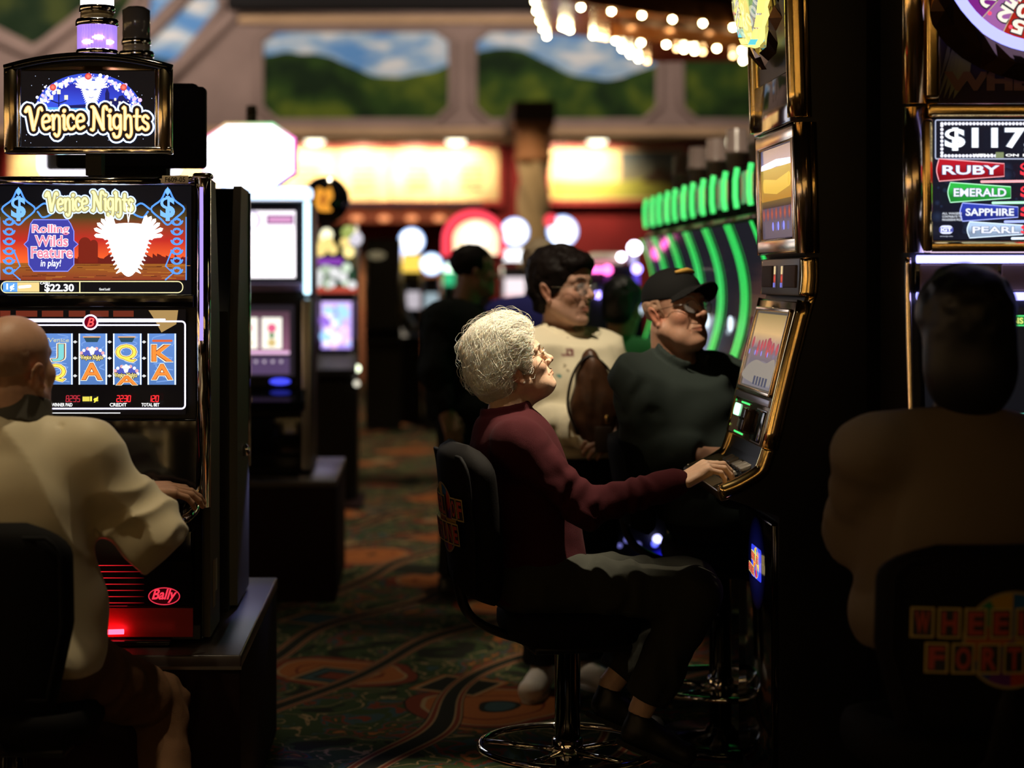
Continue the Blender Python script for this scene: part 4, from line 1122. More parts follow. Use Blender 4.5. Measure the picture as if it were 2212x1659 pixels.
def face_T(p0, p1):
    """frame on the machine face: x across, z up along the line from p0 to p1 (f, z), facing out"""
    (f0, z0), (f1, z1) = p0, p1
    up = Vector((0, -(f1 - f0), z1 - z0)).normalized(); x = Vector((1, 0, 0)); n = up.cross(x)   # into the machine
    M = Matrix(((x.x, n.x, up.x, 0), (x.y, n.y, up.y, -f0), (x.z, n.z, up.z, z0), (0, 0, 0, 1)))
    return M, math.hypot(f1 - f0, z1 - z0)

def gem_text(a, word, x0, x1, z0, z1, col, glowc):
    h = z1 - z0
    body = [(x0, z0), (x1, z0 + h * 0.22), (x1, z1 - h * 0.22), (x0, z1)]
    body = crom([body[0], ((x0 - 0.006), (z0 + z1) / 2), body[3]], 5) + [body[2], body[1]]
    a.poly(body, [tuple(v * (1.2 if z > (z0 + z1) / 2 else 0.55) for v in col) for x, z in body]); a.ring(body, 0.0022, glowc)
    L = (x1 - x0)
    a.text(word, x0 + L * 0.06, x1 - L * 0.08, z0 + h * 0.31, z1 - h * 0.31, (0.03, 0.03, 0.10), 0.06); a.text(word, x0 + L * 0.06, x1 - L * 0.08, z0 + h * 0.31, z1 - h * 0.31, (1.0, 1.05, 1.25), 0.028)

def wheel_top(root, zc, R_, y, hw, lit=(0.55, 0.60, 1.6), seed=0):
    """prize wheel with its glowing ring and faceted bronze surround"""
    a = Art(SCREEN, Matrix.Translation((0, y - 0.012, zc))); n = 22
    cols = ['#b06ab0', '#b8281c', '#16509a', '#d0a020', '#18805a', '#8a2a90', '#d06018', '#2a6ab0']
    vals = ['10', '50', '80', '30', '100', '25', '40', '75', '60', '20', '200']
    for k in range(n):
        t0 = 2 * math.pi * (k - 0.5) / n - math.pi / 2 - 0.30; t1 = t0 + 2 * math.pi / n
        c = tuple(0.9 * v for v in lin(cols[(k * 3 + seed) % 8]))
        a.poly([(0, 0)] + [(R_ * 0.93 * math.cos(t0 + (t1 - t0) * j / 3), R_ * 0.93 * math.sin(t0 + (t1 - t0) * j / 3)) for j in range(4)], c, same=k > 0)
    for k in range(n):
        t = 2 * math.pi * k / n - math.pi / 2 - 0.30; t0 = t - math.pi / n
        a.stroke([(R_ * 0.2 * math.cos(t0), R_ * 0.2 * math.sin(t0)), (R_ * 0.93 * math.cos(t0), R_ * 0.93 * math.sin(t0))], 0.0022, (0.6, 0.5, 0.3), same=k > 0)
    for k in range(n):
        t = 2 * math.pi * k / n - math.pi / 2 - 0.30
        for j, ch in enumerate(vals[(k * 7 + seed) % len(vals)]):
            rr = R_ * (0.82 - 0.17 * j); vs, fs, A, B, C_, D = text_tris(ch, 0.04)
            h = R_ * 0.15; w = R_ * 0.14
            pts = []
            for v in vs:
                lx = ((v[0] - (A + B) / 2) / (B - A)) * w * (0.55 if ch == '1' else 1); lz = ((v[1] - (C_ + D) / 2) / (D - C_)) * h
                # letters stand with their top to the rim, reading inward
                pts.append((math.cos(t) * (rr + lz) + math.sin(t) * lx, math.sin(t) * (rr + lz) - math.cos(t) * lx))
            for scl, colr in ((1.18, (0.02, 0.02, 0.03)), (1.0, (1.1, 1.0, 0.85))):
                a.n += 1; cx_, cz_ = math.cos(t) * rr, math.sin(t) * rr
                a.b.add([(cx_ + (p[0] - cx_) * scl, -a.n * a.eps, cz_ + (p[1] - cz_) * scl) for p in pts], fs, a.m, col=colr)
        t = 2 * math.pi * (k + 0.5) / n - math.pi / 2 - 0.30
        a.disc(R_ * 0.90 * math.cos(t), R_ * 0.90 * math.sin(t), 0.005, (1.3, 0.1, 0.2), 8)
    a.build('prize_wheel', root)
    b = MB(); b.tube([(R_ * math.cos(2 * math.pi * k / 60), y - 0.022, zc + R_ * math.sin(2 * math.pi * k / 60)) for k in range(60)], R_ * 0.062, glow('ring_light_%d' % seed, lit, 1.3), 12, closed=True); b.build('ring_light', root)
    # faceted surround
    rnd = random.Random(9 + seed); b = MB(); BZ = mat('dark_bronze_facets', (0.16, 0.09, 0.04), 0.12, 0.9)
    nn = 40; r0, r1, r2 = R_ * 1.06, R_ * 1.20, R_ * 1.36
    rows = [[(rr * math.cos(2 * math.pi * (k + o) / nn), y + dy - rnd.uniform(0, 0.02), zc + rr * math.sin(2 * math.pi * (k + o) / nn)) for k in range(nn)] for rr, o, dy in ((r0, 0, -0.01), (r1, 0.5, -0.012), (r2, 0, 0.012))]
    for i in range(2):
        for k in range(nn):
            l = (k + 1) % nn; A, B, C2, D2 = rows[i][k], rows[i][l], rows[i + 1][l], rows[i + 1][k]
            A, B, C2, D2 = [(max(-hw + 0.05, min(hw - 0.05, q[0])), q[1], q[2]) for q in (A, B, C2, D2)]
            b.add([A, B, C2], [(0, 1, 2)], BZ); b.add([A, C2, D2], [(0, 1, 2)], BZ)
    b.build('facet_ring', root)

def jackpot_display(root, M, h, x0, x1):
    """lit glass with the prize figure and the four jewel jackpots"""
    a = Art(SCREEN, M); w = x1 - x0; k = w / 0.44
    def X(u): return x0 + u * w
    def Z(v): return h * v
    a.rect(x0, x1, 0, h, (0.010, 0.010, 0.020)); rnd = random.Random(2)
    for j in range(70): a.glowdisc(X(rnd.random()), Z(rnd.uniform(0.05, 0.6)), rnd.uniform(0.003, 0.02), (0.02, 0.03, 0.07), (0.01, 0.01, 0.02), 8)
    a.ring(rrect(X(0.005), X(0.995), Z(0.665), Z(0.985), 0.004), 0.003, (0.5, 0.55, 0.75))
    for j in range(56):
        u = 0.035 + 0.93 * j / 55
        a.disc(X(u), Z(0.955), 0.0042, (1.1, 1.1, 1.25), 8, same=j > 0)
        if j < 16 or j > 46: a.disc(X(u), Z(0.69), 0.0042, (1.1, 1.1, 1.25), 8, same=True)
    for j in range(8):
        for u in (0.035, 0.965): a.disc(X(u), Z(0.715 + 0.032 * j), 0.0042, (1.1, 1.1, 1.25), 8, same=True)
    a.text('$117,850.25', X(0.055), X(0.95), Z(0.735), Z(0.915), (0.25, 0.3, 0.4), 0.05); a.text('$117,850.25', X(0.055), X(0.95), Z(0.735), Z(0.915), (1.7, 1.75, 1.8), 0.03)
    a.text('WITH 5', X(0.18), X(0.275), Z(0.685), Z(0.705), (1.3, 1.3, 1.3), 0.035); a.rect(X(0.288), X(0.326), Z(0.672), Z(0.72), (0.25, 0.3, 0.15)); a.text('ON 1st PAYLINE', X(0.336), X(0.62), Z(0.685), Z(0.705), (1.3, 1.3, 1.3), 0.035)
    for j, (wd_, c, g, u0, u1, v1, vh) in enumerate((('RUBY', (0.45, 0.01, 0.02), (1.2, 0.5, 0.55), 0.020, 0.328, 0.665, 0.185), ('EMERALD', (0.03, 0.45, 0.06), (0.6, 1.2, 0.8), 0.072, 0.357, 0.470, 0.165), ('SAPPHIRE', (0.03, 0.05, 0.42), (0.5, 0.6, 1.3), 0.128, 0.390, 0.300, 0.150), ('PEARL', (0.45, 0.60, 0.85), (1.0, 1.2, 1.4), 0.160, 0.412, 0.146, 0.134))):
        gem_text(a, wd_, X(u0), X(u1), Z(v1 - vh), Z(v1), c, g)
        a.stroke([(X(u0 + 0.2), Z(v1 - vh - 0.004)), (X(0.99), Z(v1 - vh + 0.012))], 0.006, tuple(1.1 * q for q in g))
        a.text('$' + ('5,012', '1,050', '501', '102')[j], X(0.405), X(0.67), Z(v1 - vh * 0.82), Z(v1 - vh * 0.18), (1.2, 0.05, 0.08), 0.03)
    for j, tx in enumerate(('ALL WAGERS', 'CONTRIBUTE TO', 'PROGRESSIVE PRIZE')): a.text(tx, X(0.030), X(0.122), Z(0.205 - 0.026 * j), Z(0.222 - 0.026 * j), (0.8, 0.85, 0.95), 0.02)
    rr = rrect(X(0.016), X(0.080), Z(0.045), Z(0.115), 0.010); a.poly(rr, (0.9, 0.95, 1.3)); a.rect(X(0.015), X(0.081), Z(0.062), Z(0.097), (0.10, 0.12, 0.5)); a.text('IGT', X(0.024), X(0.072), Z(0.067), Z(0.093), (1.2, 1.25, 1.4), 0.04)
    a.text('www.igt.com', X(0.018), X(0.078), Z(0.018), Z(0.030), (0.6, 0.65, 0.8), 0.01)
    a.build('jackpot_screen', root)

def lower_game(root, M, h, x0, x1):
    """main game screen: sunset sky over red figures, soft reflections painted in"""
    a = Art(SCREEN, M)
    def X(u): return x0 + u * (x1 - x0)
    def Z(v): return h * v
    a.rect(x0, x1, 0, h, (0.10, 0.085, 0.07))
    a.rect(X(0.03), X(0.97), Z(0.72), Z(0.97), (0.70, 0.45, 0.20), (0.36, 0.25, 0.10)); a.rect(X(0.03), X(0.97), Z(0.52), Z(0.72), (0.20, 0.15, 0.20), (0.70, 0.45, 0.20), same=True); a.rect(X(0.03), X(0.97), Z(0.02), Z(0.52), (0.20, 0.18, 0.20), (0.16, 0.13, 0.16), same=True)
    rnd = random.Random(3)
    for j in range(16): a.glowdisc(X(rnd.uniform(0.1, 0.9)), Z(rnd.uniform(0.48, 0.60)), 0.018, (0.60, 0.06, 0.08), (0.28, 0.08, 0.10), 10)
    a.poly([(X(u), Z(v)) for u, v in crom([(0.1, 0.10), (0.15, 0.26), (0.4, 0.36), (0.7, 0.34), (0.95, 0.40), (0.95, 0.08)], 5, True)], (0.30, 0.26, 0.22))
    for j in range(5): a.rect(X(0.45 + 0.09 * j), X(0.51 + 0.09 * j), Z(0.05), Z(0.16), (0.08, 0.08, 0.12), same=j > 0)
    for j in range(4): a.disc(X(0.12 + 0.2 * j), Z(0.45), 0.008, (0.25, 0.25, 0.9), 10)
    a.build('game_screen', root)

# --- the woman's machine: faces -X
def woman_machine():
    Yn, Yr = 4.95, 5.53; hw = (Yr - Yn) / 2; yc = (Yn + Yr) / 2; Xo = 1.10
    def prof(pts): return [(Xo - ((x - CX) * Yn / FPX), CAMZ - (y - CY) * Yn / FPX) for x, y in pts]
    A = prof([(1704, -130), (1705, 0), (1712, 252)]); B = prof([(1722, 264), (1729, 546)]); C = prof([(1736, 556), (1737, 600), (1733, 640)]); D = prof([(1728, 652), (1690, 800), (1650, 970)]); E = prof([(1640, 1000), (1628, 1022), (1585, 1048), (1545, 1064)])
    front = [(0.14, 0.0), (0.14, 0.86), (E[-1][0] - 0.03, 0.905)] + E[::-1] + D[::-1] + C[::-1] + B[::-1] + A[::-1]
    root = gold_machine('gold-edged wheel slot machine played by the white-haired woman', (Xo, yc, 0), -math.pi / 2, front, hw, 0.105)
    # local +x is towards us
    b = MB(); b.box(-hw + 0.02, hw, 0.105, 0.62, 0, 2.45, MATTE); b.box(hw - 0.001, hw + 0.0015, 0.16, 0.18, 1.15, 1.42, GLOSS, 0.0); b.build('body', root)
    seg_edge(root, hw, A, 'gold_edge', 0.028); seg_edge(root, hw, B, 'gold_edge', 0.026, PINKGOLD); seg_edge(root, hw, C, 'gold_edge', 0.022)
    seg_edge(root, hw, D, 'gold_edge', 0.022); seg_edge(root, hw, [D[-1]] + E, 'gold_edge', 0.020)
    # outer gold beads along the near and far corners, set back from the edge
    for sg in (-1, 1):
        b = MB(); b.tube([(sg * (hw - 0.004), -f + 0.040, z) for f, z in A], 0.013, GOLD, 12); b.tube([(sg * (hw - 0.004), -f + 0.040, z) for f, z in B], 0.013, GOLD, 12)
        b.tube(crom([(sg * (hw - 0.004), -f + 0.030, z) for f, z in C + D], 4), 0.011, GOLD, 12); b.build('gold_bead', root)
    # topper with wheel seen edge-on: yellow-lit drum
    wheel_top(root, A[0][1] - 0.035, 0.205, -A[1][0] - 0.012, hw, (1.0, 0.95, 0.25), 3)
    b = MB(); yel = mat('yellow_lit_glass', (0.8, 0.75, 0.2), 0.1, emit=(0.95, 0.88, 0.18), es=1.5, spec=0.6)
    zc = A[0][1] - 0.035
    prof_d = [(0.0, -0.085), (0.10, -0.082), (0.17, -0.068), (0.205, -0.045), (0.215, -0.015)]
    b.lathe([(r, d) for r, d in prof_d], mat('dome_glass', (1, 1, 0.9), 0.03, trans=1.0, alpha=0.35), 48, (0, -A[1][0] - 0.01, zc), 'y'); b.build('wheel_dome', root)
    b = MB()
    for k in range(26):
        t = 2 * math.pi * k / 26; c = yel if k % 4 else glow('cyan_cell', (0.15, 0.75, 0.85), 1.0)
        t1 = t + 2 * math.pi / 26 * 0.86
        rr = 0.214
        b.add([(rr * math.cos(u), -A[1][0] - 0.012 - d, zc + rr * math.sin(u)) for u in (t, t1) for d in (0.0, 0.052)], [(0, 1, 3, 2)], c)
    b.build('rim_light', root)
    b = MB(); b.box(-hw + 0.02, hw - 0.02, -A[2][0] - 0.002, 0.02, A[2][1] - 0.012, A[2][1] + 0.13, mat('bronze_glass', (0.05, 0.035, 0.05), 0.08), 0.004); b.build('topper_glass', root)
    # middle: recessed jackpot screen in a pale gold frame
    M, h = face_T(B[1], B[0])
    fr = MB(M); w = hw - 0.035
    fr.box(-w - 0.02, w + 0.02, -0.010, 0.03, 0, 0.045, PINKGOLD, 0.008); fr.box(-w - 0.02, w + 0.02, -0.010, 0.03, h - 0.045, h, PINKGOLD, 0.008)
    fr.box(-w - 0.02, -w + 0.025, -0.010, 0.03, 0.03, h - 0.03, PINKGOLD, 0.008); fr.box(w - 0.025, w + 0.02, -0.010, 0.03, 0.03, h - 0.03, PINKGOLD, 0.008); fr.build('screen_frame', root)
    a = Art(SCREEN, M @ Matrix.Translation((0, -0.001, 0.046))); hh = h - 0.092; ww = w - 0.028
    a.rect(-ww, ww, 0, hh, (0.10, 0.08, 0.12)); a.rect(-ww, ww, hh * 0.78, hh, (0.25, 0.24, 0.42), (0.10, 0.10, 0.18)); a.stroke([(-ww + 0.01, hh * 0.80), (0, hh * 0.83), (ww - 0.01, hh * 0.80)], 0.02, (1.2, 1.2, 1.6))
    a.rect(-ww, ww, hh * 0.42, hh * 0.78, (0.45, 0.22, 0.03), (0.34, 0.26, 0.05)); a.stroke([(-ww * 0.8, hh * 0.6), (0, hh * 0.56), (ww * 0.8, hh * 0.62)], 0.04, (0.75, 0.48, 0.07)); a.rect(-ww, ww, hh * 0.34, hh * 0.42, (0.03, 0.03, 0.03), (0.14, 0.10, 0.03))  # yellow and orange reflections painted into the screen's emission
    for k in range(7): a.glowdisc(-ww * 0.85 + k * ww * 0.28, hh * 0.27, 0.019, (0.55, 0.10, 0.05), (0.12, 0.06, 0.08), 12)
    for k in range(3): a.disc(-ww * 0.2 + k * ww * 0.35, hh * 0.13, 0.013, (0.25, 0.28, 1.1), 14)
    a.build('jackpot_screen', root)
    # speaker band
    M, h = face_T(C[2], C[0])
    b = MB(M); b.box(-hw + 0.02, hw - 0.02, -0.006, 0.03, 0.0, h, GREYP, 0.004); b.build('speaker_band', root)
    for u0, u1 in ((-hw + 0.05, -0.09), (0.08, hw - 0.05)):
        b = MB(M); b.box(u0, u1, -0.012, 0.0, 0.022, h - 0.02, mat('speaker_cloth', (0.13, 0.10, 0.11), 0.7, bump=0.5, bscale=900), 0.003); b.build('speaker_grille', root)
    a = Art(SCREEN, M @ Matrix.Translation((0, -0.0075, 0)))
    for u in (-0.06, 0.05): a.rect(u - 0.02, u + 0.02, 0.02, h - 0.02, (0.05, 0.04, 0.04)); a.glowdisc(u, h * 0.45, 0.018, (0.9, 0.10, 0.06), (0.1, 0.03, 0.03), 12); a.rect(u - 0.012, u + 0.012, h - 0.045, h - 0.022, (0.8, 0.6, 0.3)); a.rect(u - 0.015, u + 0.01, 0.022, 0.035, (0.2, 0.2, 0.7))
    a.build('centre_window', root)
    # game screen
    M, h = face_T(D[2], D[0])
    lo = 0.135
    fr = MB(M); fr.box(-hw + 0.02, hw - 0.02, -0.004, 0.03, 0.0, h, mat('smoked_panel', (0.16, 0.12, 0.07), 0.12, 0.6), 0.004); fr.build('face_panel', root)
    fr = MB(M); w = hw - 0.045
    for u0, u1, v0, v1 in ((-w, w, lo, lo + 0.012), (-w, w, h - 0.035, h - 0.023), (-w, -w + 0.010, lo, h - 0.023), (w - 0.010, w, lo, h - 0.023)): fr.box(u0, u1, -0.014, 0.0, v0, v1, PINKGOLD, 0.003)
    fr.build('screen_frame', root)
    lower_game(root, M @ Matrix.Translation((0, -0.005, lo + 0.012)), h - 0.047 - lo, -w + 0.010, w - 0.010)
    b = MB(M); b.box(-hw + 0.03, hw - 0.03, -0.010, 0.0, lo - 0.026, lo - 0.006, mat('pale_strip', (0.42, 0.38, 0.50), 0.25, 0.3), 0.002); b.build('name_strip', root)
    # bill acceptor with its green light frame
    a = Art(SCREEN, M @ Matrix.Translation((0, -0.0055, 0))); gr = (0.10, 1.3, 0.25)
    bx0, bx1 = -hw + 0.045, -0.005
    a.rect(bx0, bx1, 0.006, lo - 0.034, (0.030, 0.016, 0.008)); a.stroke([(bx0 + 0.10, lo - 0.036), (bx1 - 0.01, lo - 0.036)], 0.005, gr); a.stroke([(bx0 + 0.09, 0.012), (bx1 - 0.01, 0.012)], 0.005, gr); a.stroke([(bx1, lo * 0.45), (bx1, lo * 0.62)], 0.004, gr); a.disc(bx0 + 0.015, lo - 0.036, 0.004, gr); a.disc(bx0 + 0.01, 0.025, 0.004, (0.5, 0.7, 0.1))
    a.poly(rrect(bx0 + 0.015, bx0 + 0.115, lo * 0.42, lo * 0.68, 0.012), (1.0, 2.6, 1.4))
    for k in range(4): a.stroke([(bx0 + 0.13 + 0.02 * k, 0.03), (bx0 + 0.13 + 0.02 * k, 0.065)], 0.006, (0.05, 0.07, 0.05), same=k > 0)
    a.build('bill_acceptor', root)
    b = MB(M); b.box(0.01, 0.075, -0.030, 0.0, 0.02, lo - 0.045, mat('card_reader', (0.05, 0.03, 0.02), 0.2, 0.4), 0.008); b.box(0.02, 0.065, -0.034, -0.028, 0.055, 0.062, GLOSS); b.build('card_reader', root)
    b = MB(M); b.box(0.10, hw - 0.05, -0.010, 0.0, 0.008, lo - 0.040, GLOSS, 0.004); b.box(0.098, hw - 0.048, -0.006, 0.0, 0.004, lo - 0.036, STEEL, 0.002); b.build('keypad_window', root)
    # deck with buttons
    (f0, z0), (f1, z1) = E[0], E[-1]
    M, h = face_T((f1 - 0.010, z1 - 0.002), (f0 - 0.03, z0 - 0.026))
    b = MB(M); b.box(-hw + 0.012, hw - 0.03, -0.004, 0.03, 0, h, mat('deck_panel', (0.16, 0.11, 0.06), 0.18, 0.55), 0.006); b.build('button_deck', root)
    b = MB(M); b.box(-hw + 0.005, -hw + 0.15, -0.018, 0.02, -0.012, h * 0.75, mat('arm_pad', (0.26, 0.19, 0.10), 0.4, 0.2), 0.012); b.build('arm_pad', root)
    k = 0
    for u in (-0.12, -0.055, 0.03, 0.085, 0.14):
        for v in (h * 0.42, h * 0.74):
            b = MB(M); b.box(u - 0.024, u + 0.024, -0.020, 0.0, v - 0.017, v + 0.017, mat('button_cap'), 0.004); b.box(u - 0.027, u + 0.027, -0.010, 0.0, v - 0.020, v + 0.020, GLOSS, 0.003); b.build('button', root)
    a = Art(SCREEN, M @ Matrix.Translation((0, -0.0055, 0))); a.stroke([(0.10, h * 0.96), (hw - 0.055, h * 0.96)], 0.011, gr); a.build('deck_light', root)
    b = MB(M); b.box(-hw + 0.02, hw - 0.02, -0.012, 0.0, h - 0.004, h + 0.022, PINKGOLD, 0.004); b.build('deck_rail', root)
    # lit badge on the lower door
    b = MB(); b.box(-hw + 0.03, hw - 0.03, -0.145, -0.10, 0.10, 0.84, GLOSS, 0.01); b.build('lower_door', root)
    a = Art(SCREEN, Matrix.Translation((0.045, -0.1465, 0.70)))
    a.glowdisc(0, 0, 0.13, (0.004, 0.005, 0.06), (0, 0, 0.001), 24); a.poly(rrect(-0.075, 0.075, -0.045, 0.045, 0.01), (0.04, 0.06, 0.9)); fortune_logo(a, 0.14, 0.085, 1.3); a.build('lit_badge', root)  # wide blue disc paints the badge's glow onto the door
    return root
woman_machine()

# --- the jackpot machine facing us at the side
def jackpot_machine():
    Yf = 4.58; s = FPX / Yf; xc = (2237 - CX) / s; hw = 280 / s
    Z = lambda y: CAMZ - (y - CY) / s
    front = [(-0.10, 0.0), (-0.10, 0.70), (0.19, 0.80), (0.20, 0.86), (0.03, 0.98), (0.028, Z(880)), (0.0, Z(640)), (0, Z(548)), (0, 2.55)]
    root = gold_machine('gold-framed jackpot slot machine facing us with RUBY and EMERALD prizes', (xc, Yf, 0), 0, front, hw, 0.30)
    X = lambda p: (p - 2237) / s
    A = [(0.012, 2.55), (0.012, Z(224))]; B = [(0.010, Z(232)), (0.010, Z(546))]; C = [(0.010, Z(556)), (0.008, Z(640)), (0.032, Z(880)), (0.05, 0.99)]
    for pts, r, m, nm in ((A, 0.030, GOLD, 'gold_edge'), (B, 0.028, PINKGOLD, 'gold_edge')):
        seg_edge(root, hw - 0.012, pts, nm, r, m)
    seg_edge(root, hw + 0.002, C, 'gold_edge', 0.008, PINKGOLD)
    for sg in (-1, 1):
        b = MB(); b.box(sg * (hw - 0.062) - 0.018, sg * (hw - 0.062) + 0.018, -0.022, 0.02, Z(216), 2.55, GOLD, 0.010); b.box(sg * (hw - 0.050) - 0.014, sg * (hw - 0.050) + 0.014, -0.022, 0.02, Z(546), Z(256), GOLD, 0.010); b.build('inner_edge', root)
    wheel_top(root, Z(-98), 205 / s, -0.03, hw, (0.50, 0.52, 1.7), 1)
    # bronze topper glass with the dim word
    b = MB(); b.box(-hw + 0.08, hw - 0.08, -0.004, 0.02, Z(222), 2.5, mat('bronze_glass'), 0.004); b.build('topper_glass', root)
    a = Art(PRINT, Matrix.Translation((0, -0.006, 0)))
    for k in range(5):
        u = X(2015) + 0.012 * k; a.poly([(u, Z(215)), (u + 0.02, Z(160 - 14 * k)), (u + 0.045, Z(52 + 20 * k)), (u + 0.04, Z(120 + 12 * k))], (0.10 + 0.02 * k, 0.085 + 0.02 * k, 0.05))
    a.text('WHEEL OF', X(2042), X(2430), Z(194), Z(158), (0.16, 0.065, 0.02), 0.06); a.build('topper_lettering', root)
    for z0, z1 in ((Z(255), Z(222)), (Z(547), Z(519))):
        b = MB(); b.box(X(2000), -X(2000), -0.020, 0.02, z0, z1, GOLD, 0.010); b.build('gold_bar', root)
    jackpot_display(root, Matrix.Translation((0, -0.006, Z(518))), Z(258) - Z(518), X(2010), -X(2010))
    for yb in (560, 640):
        b = MB(); b.tube([(X(1978), -0.010, Z(yb)), (-X(1978), -0.010, Z(yb))], 0.010, glow('bar_light', (0.42, 0.42, 1.3), 2.4), 12); b.build('light_bar', root)
    b = MB(); b.box(X(1976), -X(1976), -0.002, 0.02, Z(634), Z(566), GLOSS, 0.003); b.build('speaker_band', root)
    for u0, u1 in ((1984, 2066), (2160, 2237), (2237, 2314), (2408, 2490)):
        b = MB(); b.box(X(u0 + 2), X(u1 - 2), -0.008, 0.0, Z(628), Z(571), mat('brown_speaker_cloth', (0.20, 0.12, 0.065), 0.7, bump=0.5, bscale=900), 0.004); b.build('speaker_grille', root)
    a = Art(SCREEN, Matrix.Translation((0, -0.005, 0)))
    a.rect(X(2072), X(2154), Z(630), Z(570), (0.02, 0.012, 0.01)); a.rect(X(2072), X(2154), Z(628), Z(600), (0.05, 0.03, 0.02), (0.02, 0.01, 0.01))
    a.poly([(X(u), Z(v)) for u, v in ((2080, 598), (2094, 591), (2108, 598), (2104, 602), (2102, 610), (2088, 610), (2086, 602))], (1.2, 0.04, 0.06)); a.stroke(crom([(X(2118), Z(610)), (X(2130), Z(614)), (X(2142), Z(607)), (X(2154), Z(613))], 5), 0.005, (0.9, 0.95, 1.1)); a.stroke([(X(2126), Z(624)), (X(2150), Z(622))], 0.003, (0.4, 0.45, 0.6)); a.build('centre_window', root)
    M, h = face_T((0.032, Z(905)), (0.004, Z(660)))
    a = Art(SCREEN, M @ Matrix.Translation((0, -0.006, 0)))
    a.rect(X(1990), -X(1990), 0.01, h - 0.005, (0.006, 0.006, 0.008)); a.rect(X(2150), -X(2150), h - 0.050, h - 0.026, (0.02, 0.22, 0.04)); a.ring([(X(2150), h - 0.050), (-X(2150), h - 0.050), (-X(2150), h - 0.026), (X(2150), h - 0.026)], 0.003, (0.10, 0.9, 0.25))
    a.text("SPINS THE WHEEL", X(2160), -X(2160), h - 0.045, h - 0.031, (0.9, 1.0, 0.25), 0.03); a.stroke([(X(2160), 0.016), (-X(2160), 0.016)], 0.004, (0.2, 0.9, 0.7)); a.build('game_screen', root)
    b = MB(); b.box(-hw + 0.03, hw - 0.03, -0.19, 0.0, 0.84, 0.87, BLACK, 0.01); b.build('button_deck', root)
    return root
jackpot_machine()

